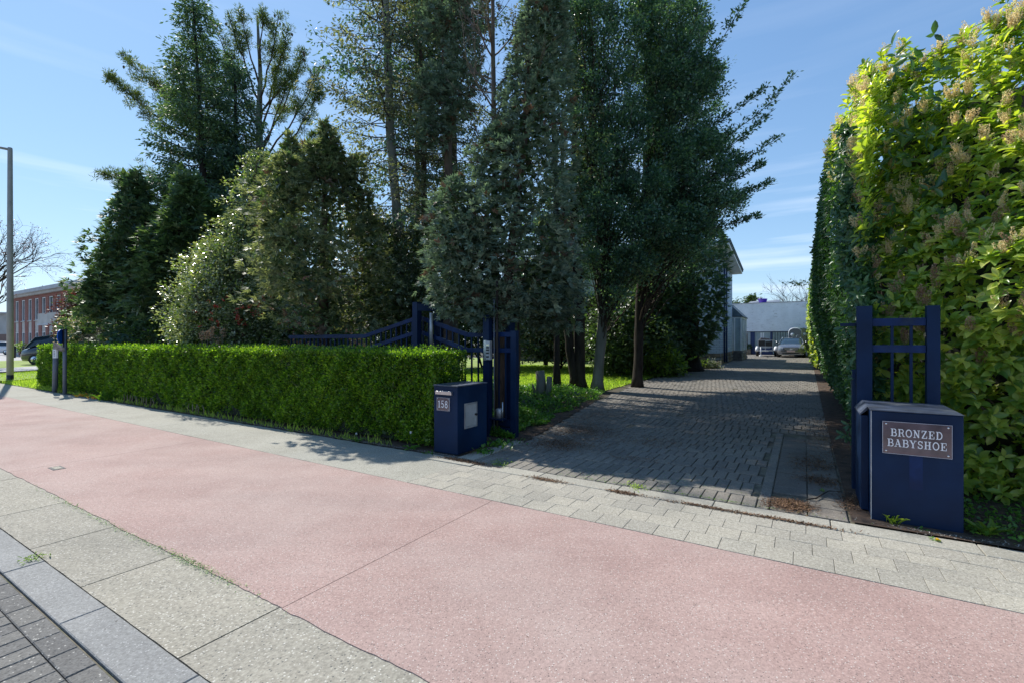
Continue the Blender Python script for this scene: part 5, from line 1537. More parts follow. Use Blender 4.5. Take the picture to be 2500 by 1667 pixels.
# ---- leaf litter
def litter(name, label, spots, size=0.019, mat='litter'):
    Ps = []
    for (u, v, su, sv, n, h) in spots:
        x = np.clip(RNG.normal(0, .5, n), -1.3, 1.3) * su; y = np.clip(RNG.normal(0, .5, n), -1.2, 1.2) * sv
        r = np.clip(1 - (x / su) ** 2 * .5 - (y / sv) ** 2 * .5, 0, 1)
        Ps.append(np.stack([u + x, v + y, np.array([zg(q) for q in v + y]) + 0.008 + h * r * RNG.random(n)], 1))
    P = np.concatenate(Ps)
    D = unit(RNG.normal(0, 1, P.shape) * np.array([1, 1, .25]))
    N = unit(np.array([0, 0, 1.0]) + RNG.normal(0, .4, P.shape))
    o = leaves_obj(name, P, D, N, size * RNG.uniform(.7, 2.2, len(P)), size * .45 * RNG.uniform(.6, 1.3, len(P)), M[mat])
    tag(o, label, None, None, 'stuff')
litter('leaf_litter', 'brown conifer litter drifted on the driveway and gutter',
       [(-0.12, 5.33, .19, .17, 2600, .03), (-3.85, 5.02, .45, .06, 1500, .02), (-2.55, 4.86, .28, .04, 420, .008), (-1.62, 4.87, .20, .04, 420, .01), (-0.75, 4.87, .5, .025, 600, .006), (-0.1, 4.88, .45, .02, 500, .006),
        (-3.2, 6.6, .55, .5, 3000, .006), (-3.3, 7.7, .7, .8, 3400, .006), (-2.0, 7.4, .6, .5, 700, .004), (-1.9, 6.3, .45, .18, 260, .004), (0.15, 6.4, .25, .22, 900, .01), (0.1, 7.2, .3, .5, 1200, .01),
        (0.40, 5.75, .12, .35, 900, .02), (-3.7, 9.5, .6, 1.6, 1500, .008), (0.3, 9.5, .3, 2.0, 1500, .01), (-1.5, 9, 1.4, 2.5, 1600, .003), (2.4, 5.7, 1.3, .5, 3200, .02), (-4.0, 5.6, .3, .35, 900, .01), (-3.0, 12, 1.0, 3, 900, .003)])
litter('gutter_moss', 'moss and grit in the paving joints', [(-1.2, 5.15, 1.4, .02, 500, .004), (-2.2, 5.3, .8, .25, 160, .006), (-1.3, 5.5, .9, .5, 260, .004), (-5.2, 1.66, 2.0, .03, 500, .003), (-3.7, 1.69, .6, .03, 400, .004)], 0.012, 'lf_ivy')
litter('grit', 'pale grit and small stones along the bed edges by the pillars',
       [(1.0, 5.18, .7, .05, 900, .004), (2.2, 5.2, .9, .07, 1100, .004), (3.4, 5.25, .9, .1, 900, .004), (-4.3, 5.15, .5, .04, 500, .004), (-5.8, 5.16, 1.2, .05, 900, .003), (-9.0, 5.15, 2.5, .04, 900, .003)], 0.014, 'gravel')
litter('path_debris', 'tiny dark bits scattered on the paths', [(-2.5, 2.6, 3.0, 1.4, 60, .002), (-3.0, 1.4, 1.5, .3, 26, .002)], 0.010, 'lf_cyp_brown')

# ------------------------------------------------------------------ laurel hedge on the right
LO = (2.0, 7.0, 0)
lh = thing('laurel_hedge', 'huge cherry laurel hedge with cream flower spikes right of the driveway', 'hedge', LO)
def sm(x, a, b):
    t = np.clip((x - a) / (b - a), 0, 1); return t * t * (3 - 2 * t)
def ltop(v): return np.interp(v, [6.0, 6.6, 7.4, 8, 10, 14, 24], [3.9, 4.6, 5.1, 5.2, 5.3, 5.35, 5.1])
def front_v(u, z): return 6.42 - 0.62 * sm(z, 0.9, 2.1) * sm(u, 0.95, 1.9) - 0.38 * sm(u, 1.7, 2.8) * sm(z, 0.9, 2.0) + 0.46 * np.clip(z - 2.1, 0, 9) + 0.15 * np.sin(u * 3.1 + z * 1.3) * np.sin(z * 3.6 + 1 + u)
def side_u(v, z): return 0.56 - 0.30 * sm(z, 0.8, 2.6) * sm(v, 7.5, 11) + 0.12 * sm(z, 3.6, 5.2) + 0.05 * np.sin(v * 2.1 + z * 1.7) * np.sin(z * 2.9) + 0.22 * sm(-z, -0.7, -0.2)
mb = MB()
mb.hexa([(1.55, 7.0, .3), (4.6, 7.0, .3), (4.6, 24, .3), (1.15, 24, .3), (1.15, 7.95, 4.5), (4.6, 7.95, 4.9), (4.6, 24, 4.9), (0.95, 24, 4.7)])  # dark solid filler added behind the laurel leaves to stop light
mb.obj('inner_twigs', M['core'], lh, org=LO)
LT = [(0, 0, 0)] + [(x, y, z) for x, w, d in ((.22, .30, .0), (.52, .5, -.02), (.82, .33, -.09)) for (y, z) in ((-w, d + .10), (0, d), (w, d + .10))] + [(1, 0, -.2)]
LF = [(0, 2, 1), (0, 3, 2), (1, 2, 5, 4), (2, 3, 6, 5), (4, 5, 8, 7), (5, 6, 9, 8), (7, 8, 10), (8, 9, 10)]
LTa = np.array(LT)
def template(P, D, N, ln, wd):
    D = unit(D); S = unit(np.cross(D, N)); N = np.cross(S, D)
    ln = ln[:, None, None]; wd = wd[:, None, None]
    V = P[:, None, :] + D[:, None, :] * LTa[None, :, 0:1] * ln + S[:, None, :] * LTa[None, :, 1:2] * wd + N[:, None, :] * LTa[None, :, 2:3] * ln
    return V.reshape(-1, 3)
def shoots(P, A, k, ln, wd, tilt=(45, 85), hang=0.0):
    """whorl of k leaves round each shoot tip P with axis A"""
    n = len(P); A = unit(A)
    X = unit(np.cross(A, np.array([0.3, 0.2, 1.0]) + RNG.normal(0, .3, (n, 3)))); Y_ = np.cross(A, X)
    Ps, Ds, Ns, Ls, Ws = [], [], [], [], []
    ph = RNG.random(n) * 6.28
    for i in range(k):
        a = ph + i * 2.4
        ti = np.radians(RNG.uniform(tilt[0], tilt[1], n)) * (0.65 + 0.45 * i / k)
        R_ = X * np.cos(a)[:, None] + Y_ * np.sin(a)[:, None]
        D = A * np.cos(ti)[:, None] + R_ * np.sin(ti)[:, None] + np.array([0, 0, -hang])
        N = A * np.sin(ti)[:, None] - R_ * np.cos(ti)[:, None] + RNG.normal(0, .12, (n, 3))
        Ps.append(P - A * (0.012 * i)); Ds.append(D); Ns.append(N)
        s = RNG.uniform(.72, 1.12, n) * (0.75 + .35 * i / k)
        Ls.append(ln * s); Ws.append(wd * s * RNG.uniform(.85, 1.1, n))
    return [np.concatenate(x) for x in (Ps, Ds, Ns, Ls, Ws)]
def surf(n, kind):
    if kind == 'front':
        u = RNG.uniform(0.62, 4.5, n); z = RNG.uniform(0.45, 1, n)
        z = 0.12 + (5.15 - 0.12) * RNG.random(n)
        v = front_v(u, z) + np.abs(RNG.normal(0, .07, n))
        A = np.tile([-.15, -0.9, 0.45], (n, 1)) + RNG.normal(0, .35, (n, 3)) + np.stack([-.55 * sm(z, 1.3, 2.6), np.zeros(n), .25 + sm(z, 1.3, 3.0) * .9], 1)
        lowcut = (z < .5) & (RNG.random(n) < .3)
        return np.stack([u, v, z], 1)[~lowcut], A[~lowcut]
    if kind in ('side', 'far'):
        v = RNG.uniform(6.35, 12, n) if kind == 'side' else RNG.uniform(12, 24.5, n)
        z = 0.32 + (ltop(v) - 0.32) * RNG.random(n)
        u = side_u(v, z) + np.abs(RNG.normal(0, .05, n))
        A = np.tile([-1.0, -0.15, 0.15], (n, 1)) + RNG.normal(0, .32, (n, 3))
        return np.stack([u, v, z + 0.0], 1), A
    v = RNG.uniform(7.3, 16, n); u = RNG.uniform(.5, 4.5, n)
    z = ltop(v) + 0.10 * np.sin(u * 3) + 0.25 * sm(u, .5, 2.0) + RNG.normal(0, .08, n) - 0.35 * (1 - sm(u, .5, .9))
    A = np.tile([0, -.25, 1.0], (n, 1)) + RNG.normal(0, .35, (n, 3))
    return np.stack([u, v, z], 1), A
sets_bright = []; sets_side = []
P, A = surf(1600, 'front'); FP, FA = P, A
sets_bright.append(shoots(P, A, 8, 0.152, 0.074, hang=.12))
P, A = surf(620, 'top'); TP, TA = P, A
sets_bright.append(shoots(P, A, 8, 0.14, 0.058))
P, A = surf(2500, 'side')
hi = (P[:, 2] > 2.9 + RNG.normal(0, .35, len(P)) + .55 * (P[:, 1] - 6.4)) & (P[:, 1] < 11)  # upper shoots near the front get the leaf with sunlight painted in
A2 = A[hi] + np.array([0.2, -.15, .8])
sets_bright.append(shoots(P[hi], A2, 7, 0.13, 0.06, hang=.1)); SP_, SA_ = P[hi], A2
P, A = P[~hi], A[~hi]
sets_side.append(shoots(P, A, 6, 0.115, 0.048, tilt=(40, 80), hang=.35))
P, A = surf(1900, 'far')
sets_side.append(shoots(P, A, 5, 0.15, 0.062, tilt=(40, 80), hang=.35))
# corner fill and deep inner leaves
n = 420
z = .4 + 3.9 * RNG.random(n); P = np.stack([.58 - .1 * sm(z, 1, 3) + RNG.normal(0, .07, n), front_v(.6 + 0 * z, z) + .05 + RNG.normal(0, .1, n), z], 1)
sets_side.append(shoots(P, np.tile([-.7, -.7, .2], (n, 1)) + RNG.normal(0, .3, (n, 3)), 7, 0.12, .05, hang=.25))
n = 2800
ui = RNG.uniform(.8, 4.5, n); zi = RNG.uniform(.05, 5.0, n)
P = np.stack([ui, front_v(ui, zi) + .12 + RNG.uniform(0, .7, n), zi], 1)
P2 = np.stack([RNG.uniform(.75, 1.3, n), RNG.uniform(6.6, 24, n), RNG.uniform(.3, 4.9, n)], 1)
sets_bright.append(shoots(P, rnd_dirs(n) + np.array([0, -.5, .4]), 4, 0.13, .06))
sets_side.append(shoots(P2, rnd_dirs(n), 3, 0.15, .065))
def cat5(s): return [np.concatenate([x[i] for x in s]) for i in range(5)]
br = cat5(sets_bright); sd = cat5(sets_side)
# the largest leaves, nearest the camera, are single leaves
cw = np.array([UX * 0 + 0.0, 0, 1.6])
def camdist(P):
    return np.linalg.norm(P - np.array([0, 0, 1.6]), axis=1)
Pb = br[0]; dist = camdist(Pb)
Xw = Pb[:, 0] * UX - Pb[:, 1] * UY; Yw = Pb[:, 0] * UY + Pb[:, 1] * UX
inview = (np.abs(Xw / Yw) < 1.07) & (np.abs((Pb[:, 2] - 1.6) / Yw) < 0.71) & (Pb[:, 1] < front_v(Pb[:, 0], Pb[:, 2]) + .02)
score = np.where(inview, br[3] / dist, 0)
order = np.argsort(-score)[:290]
mask = np.ones(len(Pb), bool); mask[order] = False
def leafobj(i, data, mat, parent):
    V = template(*[data[k][i:i + 1] for k in range(5)]) - data[0][i]
    me = quads_mesh('leaf', V, 11, mat, LF)
    for p in me.polygons: p.use_smooth = True
    o = bpy.data.objects.new('leaf', me); o.parent = parent; o.location = tuple(data[0][i] - np.array(LO)); C.objects.link(o)
for i in order: leafobj(int(i), br, M['lf_laurel'], lh)
V = template(*[x[mask] for x in br]) - np.array(LO)
o = mobj('foliage', quads_mesh('foliage', V, 11, M['lf_laurel'], LF), lh); o['kind'] = 'stuff'
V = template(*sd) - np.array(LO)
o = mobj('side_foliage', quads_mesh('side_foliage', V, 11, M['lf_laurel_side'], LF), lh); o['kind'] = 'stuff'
# stems
mb = MB()
for _ in range(50):
    u = RNG.uniform(1.6, 4); mb.tube([(u, 7.15, 0), (u + RNG.normal(0, .1), 7.25, 1.0), (u + RNG.normal(0, .2), 7.7, 2.0)], [.03, .022, .012], 5, cap=False)
for _ in range(100):
    v = RNG.uniform(7.3, 22); mb.tube([(1.1, v, 0), (.95, v + RNG.normal(0, .2), 1.2), (.8, v + RNG.normal(0, .3), 2.6)], [.03, .022, .012], 5, cap=False)
mb.obj('stems', M['twig_dark'], lh, org=LO)['kind'] = 'stuff'
# flower spikes: racemes of tiny florets in loose bunches
def spike_mesh(mat):
    n = 120
    t = RNG.random(n); a = RNG.random(n) * 6.28
    r = 0.020 * (1 - t ** 3 * .7) * RNG.uniform(.6, 1.1, n)
    P = np.stack([np.cos(a) * r, np.sin(a) * r, t * 0.135], 1)
    bend = t ** 2 * .012; P[:, 0] += bend
    D = unit(np.stack([np.cos(a), np.sin(a), np.full(n, .3)], 1) + RNG.normal(0, .4, (n, 3)))
    V = leaf_verts(P, D, rnd_dirs(n), RNG.uniform(.008, .013, n), RNG.uniform(.009, .013, n), .25)
    return quads_mesh('flower_spike', V, 4, mat, [(0, 1, 2), (0, 2, 3)])
SPK = [spike_mesh(M['flower']) for _ in range(4)]
SPD = [spike_mesh(M['flower_dry']) for _ in range(3)]
def spike_points(P, A, prob):
    out = []
    for p, a in zip(P, A):
        u, v, z = p
        if RNG.random() > prob(u, v, z): continue
        ax = Vector(a).normalized() * .6 + Vector((0, 0, 1))
        for k in range(int(RNG.integers(2, 6))):
            d = (ax.normalized() + Vector(RNG.normal(0, .28, 3))).normalized()
            out.append((p + a / np.linalg.norm(a) * .03 + RNG.normal(0, .012, 3), d, z))
    return out
pf = spike_points(FP, FA, lambda u, v, z: 0.0 if z < 1.35 else (0.22 if z < 2.2 else 0.40))
ps_ = spike_points(SP_, SA_, lambda u, v, z: .22)
pt = spike_points(TP, TA, lambda u, v, z: 0.38 if v < 9 else .15)
allsp = pf + pt + ps_
sc_ = []
for (p, d, z) in allsp:
    x = p[0] * UX - p[1] * UY; y = p[0] * UY + p[1] * UX
    vis = abs(x / y) < 1.1 and (p[2] - 1.6) / y < .73
    sc_.append((0 if vis else 100) + math.hypot(x, y))
idx = np.argsort(sc_)
late = []
for rank, i in enumerate(idx):
    p, d, z = allsp[i]
    dry = RNG.random() < (0.75 if z < 2.3 else (0.35 if z < 3.2 else .12))
    me = (SPD if dry else SPK)[int(RNG.integers(3))]
    q = d.to_track_quat('Z', 'Y'); s = RNG.uniform(.7, 1.15)
    if rank < 290:
        o = bpy.data.objects.new('flower_spike', me); o.parent = lh
        o.location = tuple(p - np.array(LO)); o.rotation_mode = 'QUATERNION'; o.rotation_quaternion = q; o.scale = (s, s, s)
        C.objects.link(o)
    elif sc_[i] < 100 or RNG.random() < .3: late.append((p, q, s))
if late:
    base = np.zeros(len(SPK[0].vertices) * 3); SPK[0].vertices.foreach_get('co', base); base = base.reshape(-1, 3)
    Vs = []
    for p, q, s in late:
        R_ = np.array(q.to_matrix()); Vs.append(base @ R_.T * s + p - np.array(LO))
    o = mobj('flower_spike', quads_mesh('flower_spikes', np.concatenate(Vs), 4, M['flower'], [(0, 1, 2), (0, 2, 3)]), lh); o['kind'] = 'stuff'
# a second hedge further along the drive, sunlight tinted into its leaf colour
L2 = (1.2, 33, zg(33))
h2 = thing('far_hedge', 'sunlit yellow-green hedge far along the drive beyond the laurel', 'hedge', L2)
n = 2600
v = RNG.uniform(25, 46, n); z = zg(33) + RNG.uniform(.1, 4.3, n)
P = np.stack([.58 + RNG.normal(0, .10, n) - .12 * sm(z, 1, 3), v, z], 1)
s_ = shoots(P, np.tile([-1, -.4, .3], (n, 1)) + RNG.normal(0, .4, (n, 3)), 5, .17, .08)
o = mobj('foliage', quads_mesh('foliage', template(*s_) - np.array(L2), 11, M['lf_laurel'], LF), h2); o['kind'] = 'stuff'
mb = MB(); mb.box(.85, 2.2, 25.2, 46, zg(33) - .4, zg(33) + 4.0); mb.obj('inner_twigs', M['core'], h2, org=L2)  # added dark filler block, shade painted behind the far leaves
P = np.stack([.55 + RNG.normal(0, .08, 500), RNG.uniform(24.2, 25.5, 500), RNG.uniform(.4, 3.9, 500)], 1)
# a shrub twig poking out beyond the hedge
T = Tree('overhanging_branch', 'leafy branch poking out of the laurel hedge over the back building', 'branch', (.55, 22.0))
c = P3(1985, 690, 19.5); e = P3(1922, 692, 19.0)
q = T.limb(c, e, .015, .02, 5); T.along(q, 90, .12, .14, .07, 'lf_dark', 0); T.finish(M['twig_dark'])

# ------------------------------------------------------------------ small weeds and bits
def weed(label, u, v, n, ln, wd, mat='lf_ivy', up=.5, name='weed', cat='weed', flower=None, r=0.02):
    o0 = (u, v, zg(v))
    t = thing(name, label, cat, o0)
    a = np.arange(n) * 2.4 + RNG.random(n) * .5
    D = np.stack([np.cos(a), np.sin(a), np.full(n, up) * RNG.uniform(.5, 1.5, n)], 1)
    P = np.tile(np.array(o0) + np.array([0, 0, .005]), (n, 1)) + RNG.normal(0, r, (n, 3)) * np.array([1, 1, .2])
    N = unit(np.array([0, 0, 1.0]) - D * .3)
    s = (ln * RNG.uniform(.6, 1.2, n), wd * RNG.uniform(.8, 1.2, n))
    me = quads_mesh('leaves', template(P, D, N, *s) - np.array(o0), 11, M[mat], LF)
    mobj('leaves', me, t)
    if flower:
        mb = MB(); mb.tube([(u, v, zg(v)), (u + .01, v - .02, zg(v) + flower[1])], .003, 5); mb.obj('stalk', M['lf_ivy'], t, org=o0)
        k = 60; c = np.array([u + .01, v - .02, zg(v) + flower[1]]); dd = rnd_dirs(k)
        if flower[0] == 'yellow': dd[:, 2] = np.abs(dd[:, 2]) * .4
        V = leaf_verts(np.tile(c, (k, 1)), dd, rnd_dirs(k), np.full(k, flower[2]), np.full(k, .006), .1) - np.array(o0)
        mobj('flower_head', quads_mesh('flower_head', V, 4, M['yellow'] if flower[0] == 'yellow' else M['white'], [(0, 1, 2), (0, 2, 3)]), t)
weed('broad rosette weed right of the name plate pillar', 1.27, 5.33, 22, .15, .035, 'lf_bright', 1.2)
weed('wide flat weed at the right edge of the photograph', 1.62, 5.45, 20, .13, .04, 'lf_ivy', .8)
weed('small grass tuft in front of the name plate pillar', .66, 5.245, 16, .12, .007, 'lf_grass', 1.6, 'grass_tuft', 'grass tuft')
weed('tiny yellow dandelion by the gutter end beside the pillar', .90, 5.03, 8, .04, .014, 'lf_ivy', .3, flower=('yellow', .015, .02))
weed('small weed at the foot of the name plate pillar', .86, 5.22, 9, .05, .02, 'lf_ivy', .5)
weed('bright green seedling on the paving left of the name plate pillar', .17, 5.98, 9, .035, .016, 'lf_bright', .9)
weed('leafy weed clump at the drive corner in front of the letterbox pillar', -3.9, 5.55, 60, .06, .035, 'lf_ivy', 1.2, r=.07)
weed('leafy plant at the foot of the gate end', -3.98, 6.05, 110, .07, .045, 'lf_ivy', 1.6, r=.13)
weed('mossy yellow-green tuft on the drive edge', -3.36, 5.17, 90, .035, .012, 'lf_bright', 1.0, r=.07)
weed('mossy tuft in the joint at the middle of the drive mouth', -1.55, 5.11, 50, .035, .012, 'lf_grass', 1.0, r=.06)
weed('small green weed at the kerb in front of the letterbox pillar', -4.55, 5.12, 24, .04, .02, 'lf_ivy', .8, r=.05)
weed('dandelion clock leaning out of the hedge foot', -4.95, 5.17, 9, .14, .03, 'lf_ivy', .5, flower=('w', .26, .022))
weed('dandelion clock low in front of the hedge', -6.1, 5.14, 9, .12, .03, 'lf_ivy', .5, flower=('w', .13, .02))
weed('yellow-green moss tuft at the kerb joint on the left', -4.82, 1.11, 60, .03, .009, 'lf_bright', .6, r=.04)
weed('orange-leaved weed at the foot of the blue sign post', -17.9, 5.16, 40, .09, .045, 'orange', 1.4, r=.09)
weed('orange-leaved weed beside the hedge near the sign', -16.9, 5.16, 36, .09, .045, 'orange', 1.4, r=.08)
weed('tall leafy weed at the left hedge foot', -16.2, 5.18, 46, .26, .035, 'lf_hedge', 1.8, r=.12)
for j, (lab, u0) in enumerate((('row of dry pink seed stalks at the hedge foot', -15.0), ('few dry pink seed stalks further along the hedge', -11.6))):
    o0 = (u0, 5.14, 0); t = thing('dried_plant', lab, 'plant', o0)
    for k in range(11 if j == 0 else 5):
        mb = MB(); x = u0 + k * .16 + RNG.normal(0, .03)
        mb.tube([(x, 5.14, 0), (x + RNG.normal(0, .02), 5.15, .14), (x + RNG.normal(0, .03), 5.14, .24)], [.005, .012, .006], 6); mb.obj('stalk', M['twig'], t, org=o0)
for (lab, pts) in (('dark forked twig lying on the paving near the name plate pillar', [(.10, 5.62, .02), (.16, 5.78, .03), (.22, 5.98, .02), (.33, 6.0, .03)]), ('short curved twig lying beside the litter patch', [(.02, 5.56, .015), (.10, 5.62, .025), (.13, 5.7, .02)])):
    o0 = pts[0]; mb = MB(); mb.tube([(a - o0[0], b - o0[1], c) for a, b, c in pts], [.007, .007, .005, .003][:len(pts)], 5)
    tag(mb.obj('twig', M['bark_dark'], loc=(o0[0], o0[1], 0.012)), lab, 'twig')
mb = MB(); mb.box(-.11, .11, -.06, .06, 0, .004)
mh = mb.obj('access_cover', M['roadpaver'], loc=(-8.05, 2.06, 0.0)); tag(mh, 'small grey metal access cover set in the red path', 'cover')
mb = MB(); mb.box(-.08, .08, -.035, .035, .004, .006); mb.obj('recess', M['grey_strip'], mh)

# ------------------------------------------------------------------ street lamp, signs
LP = (-26.9, 5.5, 0)
lp = thing('street_lamp', 'tall pale street lamp with black base on the grass verge', 'lamp', LP)
mb = MB(); mb.lathe([(.105, .28), (.10, 3), (.075, 9.2), (.07, 9.3)], (LP[0], LP[1]), 14); mb.obj('pole', M['pole'], lp, org=LP)
mb = MB(); mb.lathe([(.108, -.03), (.108, .279)], (LP[0], LP[1]), 14); mb.obj('base_band', M['black'], lp, org=LP)
mb = MB(); mb.tube([(LP[0] + .02, LP[1], 9.22), (LP[0] - .6, LP[1] - .75, 9.34), (LP[0] - 1.1, LP[1] - 1.4, 9.38)], [.05, .045, .045], 8); mb.obj('arm', M['pole'], lp, org=LP)
mb = MB(); mb.tube([(LP[0] - 1.1, LP[1] - 1.4, 9.38), (LP[0] - 1.55, LP[1] - 1.98, 9.42)], [.09, .07], 8); mb.obj('lamp_head', M['galv'], lp, org=LP)
S0 = (-19.15, 5.08, 0)
sg = thing('sign_post', 'dark grey post with round blue path sign at the left hedge end', 'sign', S0)
mb = MB(); mb.lathe([(.05, -.02), (.05, 1.95)], (S0[0], S0[1]), 12); mb.obj('post', M['pole_grey'], sg, org=S0)
mb = MB(); mb.box(S0[0] - .045, S0[0] + .045, S0[1] - .05, S0[1] + .05, 1.35, 1.98); mb.obj('sign_box', M['black'], sg, org=S0)
# the disc faces along the street, nearly edge on
ang = math.radians(-8)
dq = bpy.data.objects.new('sign_disc', None); dq.parent = sg
def disc(mb, r0, r1, th, off, seg=28, cz=1.70):
    vs = []; fs = []
    for k in range(seg):
        t = 2 * PI * k / seg
        for r in (r0, r1): vs.append((off, math.cos(t) * r * .7, cz + math.sin(t) * r))
    for k in range(seg):
        a, b = 2 * k, 2 * ((k + 1) % seg); fs.append((a, a + 1, b + 1, b))
    mb.add(vs, fs)
DZ = (-19.30, 5.02)
def disc_obj(name, mat, mb, parent):
    # local x is the disc normal (across the street), y runs along its width
    DC = P3(148.5, 834, 14.3)
    wx_, wy_ = -0.81, 0.58
    nx_, ny_ = -0.58, -0.81
    mb.v = [(DC[0] + x * nx_ - y * wx_ - S0[0], DC[1] + x * ny_ - y * wy_ - S0[1], 1.745 + (z - 1.72) * .7) for x, y, z in mb.v]
    mb.v = [(a, b, c) for a, b, c in mb.v]
    return mb.obj(name, mat, parent)
bpy.data.objects.remove(dq)
mb = MB(); mb.prism([(math.cos(2 * PI * k / 28) * .21, 1.72 + math.sin(2 * PI * k / 28) * .30) for k in range(28)], -.01, .012, 'x'); dk = disc_obj('sign_disc', M['sign_blue'], mb, sg)
mb = MB(); disc(mb, .262, .288, 0, .016, cz=1.72); disc_obj('rim', M['white'], mb, dk)
mb = MB()
for (y0, y1, z0, z1) in ((-.05, .05, 1.83, 1.85), (-.06, -.035, 1.76, 1.83), (.035, .06, 1.76, 1.83), (-.03, .03, 1.77, 1.80), (-.09, .09, 1.69, 1.705), (-.09, .09, 1.63, 1.645), (-.07, .07, 1.60, 1.612)):
    mb.add([(.0165, y0, z0), (.0165, y1, z0), (.0165, y1, z1), (.0165, y0, z1)], [(0, 1, 2, 3)])
disc_obj('symbol', M['white'], mb, dk)
S1 = (-20.2, 5.1, 0)
s1 = thing('sign_post', 'low grey post with wooden arm and small white label beside the blue sign', 'sign', S1)
a_ = P3(134, 940, 15.0); a_[2] = 0
mb = MB(); t_ = P3(137, 860, 14.9); mb.tube([(a_[0], a_[1], 0), (t_[0], t_[1], 1.45)], .07, 10); mb.obj('post', M['pole_grey'], s1, org=S1)
w0 = P3(130, 845, 14.3); w1 = P3(152, 851, 14.3)
mb = MB(); mb.hexa([(w0[0], w0[1], w0[2] - .07), (w1[0], w1[1], w1[2] - .09), (w1[0] + .02, w1[1] + .05, w1[2] - .09), (w0[0] + .02, w0[1] + .05, w0[2] - .07),
                    (w0[0], w0[1], w0[2] + .11), (w1[0], w1[1], w1[2] + .03), (w1[0] + .02, w1[1] + .05, w1[2] + .03), (w0[0] + .02, w0[1] + .05, w0[2] + .11)])
mb.obj('wooden_arm', M['wood'], s1, org=S1)
c0 = P3(128.5, 874, 14.4); c1 = P3(137.5, 853, 14.4)
mb = MB(); mb.hexa([(c0[0], c0[1], c0[2]), (c1[0], c1[1], c0[2]), (c1[0], c1[1] + .04, c0[2]), (c0[0], c0[1] + .04, c0[2]), (c0[0], c0[1], c1[2]), (c1[0], c1[1], c1[2]), (c1[0], c1[1] + .04, c1[2]), (c0[0], c0[1] + .04, c1[2])])
lb_ = mb.obj('label_plate', M['white'], s1, org=S1)
mb = MB()
for k in range(4):
    zc = c0[2] + .06 + k * .045
    f = lambda s: (c0[0] + (c1[0] - c0[0]) * s, c0[1] + (c1[1] - c0[1]) * s - .004)
    p_, q_ = f(.35), f(.62)
    mb.add([(*p_, zc), (*q_, zc), (*q_, zc + .02), (*p_, zc + .02)], [(0, 1, 2, 3)])
mb.obj('label_marks', M['black'], lb_, org=S1)

# ------------------------------------------------------------------ red brick building on the left
BV = 15.5
def ufac(x, v):
    r = (x - 1250) / F0
    return (v * (UX * r + UY)) / (UX - UY * r) if True else 0
def zfac(x, y, v):
    u = ufac(x, v); return 1.6 - (y - 834) / F0 * (u * UY + v * UX)
RB = (-55, BV, 0.0)
rb = thing('brick_building', 'two-storey red brick building with tall windows beyond the side road', 'building', RB)
uL = ufac(33, BV); uR = uL + 44
TOP = 6.9
wx = [(37, 45.3), (52.3, 60.6), (68.2, 77.2), (84.2, 93.7), (101.4, 111), (118.6, 128.8)]
cols = [(ufac(a, BV), ufac(b, BV)) for a, b in wx]
step = cols[-1][0] - cols[-2][0]
while cols[-1][1] + step < uR - 1:
    cols.append((cols[-1][0] + step, cols[-1][1] + step))
# wall as piers and bands, so the windows sit in real openings
mb = MB()
edges = [uL] + [x for c_ in cols for x in c_] + [uR]
for k in range(0, len(edges), 2): mb.box(edges[k], edges[k + 1], BV, BV + .35, -0.2, 6.0)
mb.obj('wall', M['red_brick'], rb, org=RB)
mb = MB(); mb.box(uL, uR, BV + .001, BV + .35, 6.002, TOP - .35); mb.obj('wall', M['red_brick'], rb, org=RB)
mb = MB(); mb.box(uL, uR, BV + .4, BV + 12, -.2, TOP - .4); mb.obj('inner_walls', M['red_brick'], rb, org=RB)
mb = MB(); mb.box(uL - .5, uR, BV - .55, BV + 12.4, TOP - .34, TOP); mb.obj('roof', M['fascia'], rb, org=RB)
mb = MB(); mb.box(uL - .3, uR, BV - .3, BV + 12, TOP - .6, TOP - .342); mb.obj('soffit', M['pale_clad'], rb, org=RB)
for (a, b) in cols:
    for (z0, z1) in ((3.75, 5.98), (0.55, 2.55)):
        mb = MB()
        t = .055
        mb.box(a, a + t, BV + .05, BV + .22, z0, z1).box(b - t, b, BV + .05, BV + .22, z0, z1).box(a + t, b - t, BV + .05, BV + .22, z1 - t, z1).box(a + t, b - t, BV + .05, BV + .22, z0, z0 + t)
        mb.box(b - .34, b - .30, BV + .06, BV + .2, z0 + t, z1 - t)
        if z0 > 3: mb.box(b - .29, b - t, BV + .06, BV + .2, z1 - .75, z1 - .65)
        w = mb.obj('window', M['white'], rb, org=RB)
        mb = MB(); mb.box(a + t * .8, b - t * .8, BV + .14, BV + .16, z0 + t * .8, z1 - t * .8); mb.obj('pane', M['glass'], w, org=RB)
    mb = MB(); mb.box(a + .01, b - .01, BV + .05, BV + .3, 2.56, 3.66); mb.obj('panel', M['pale_clad'], rb, org=RB)
    mb = MB(); mb.box(a - .03, b + .03, BV - .06, BV + .3, 3.665, 3.745); mb.obj('window_sill', M['pale_clad'], rb, org=RB)
    mb = MB(); mb.box(a + .01, b - .01, BV + .05, BV + .3, -.2, .5); mb.obj('base_panel', M['pale_clad'], rb, org=RB)
bx0 = ufac(97, BV - .9)
mb = MB(); mb.box(bx0, bx0 + 6, BV - 1.1, BV - .01, 3.1, 3.25); bl = mb.obj('balcony', M['fascia'], rb, org=RB)
mb = MB(); mb.box(bx0 + .05, bx0 + 5.95, BV - 1.06, BV - 1.0, 3.252, 4.2).box(bx0 + .05, bx0 + .11, BV - .995, BV - .01, 3.252, 4.2); mb.obj('balcony_panel', M['pale_clad'], bl, org=RB)
mb = MB(); mb.lathe([(.03, TOP), (.03, TOP + .25)], (ufac(112, BV) - 1, BV), 6); mb.obj('roof_light', M['black'], rb, org=RB)
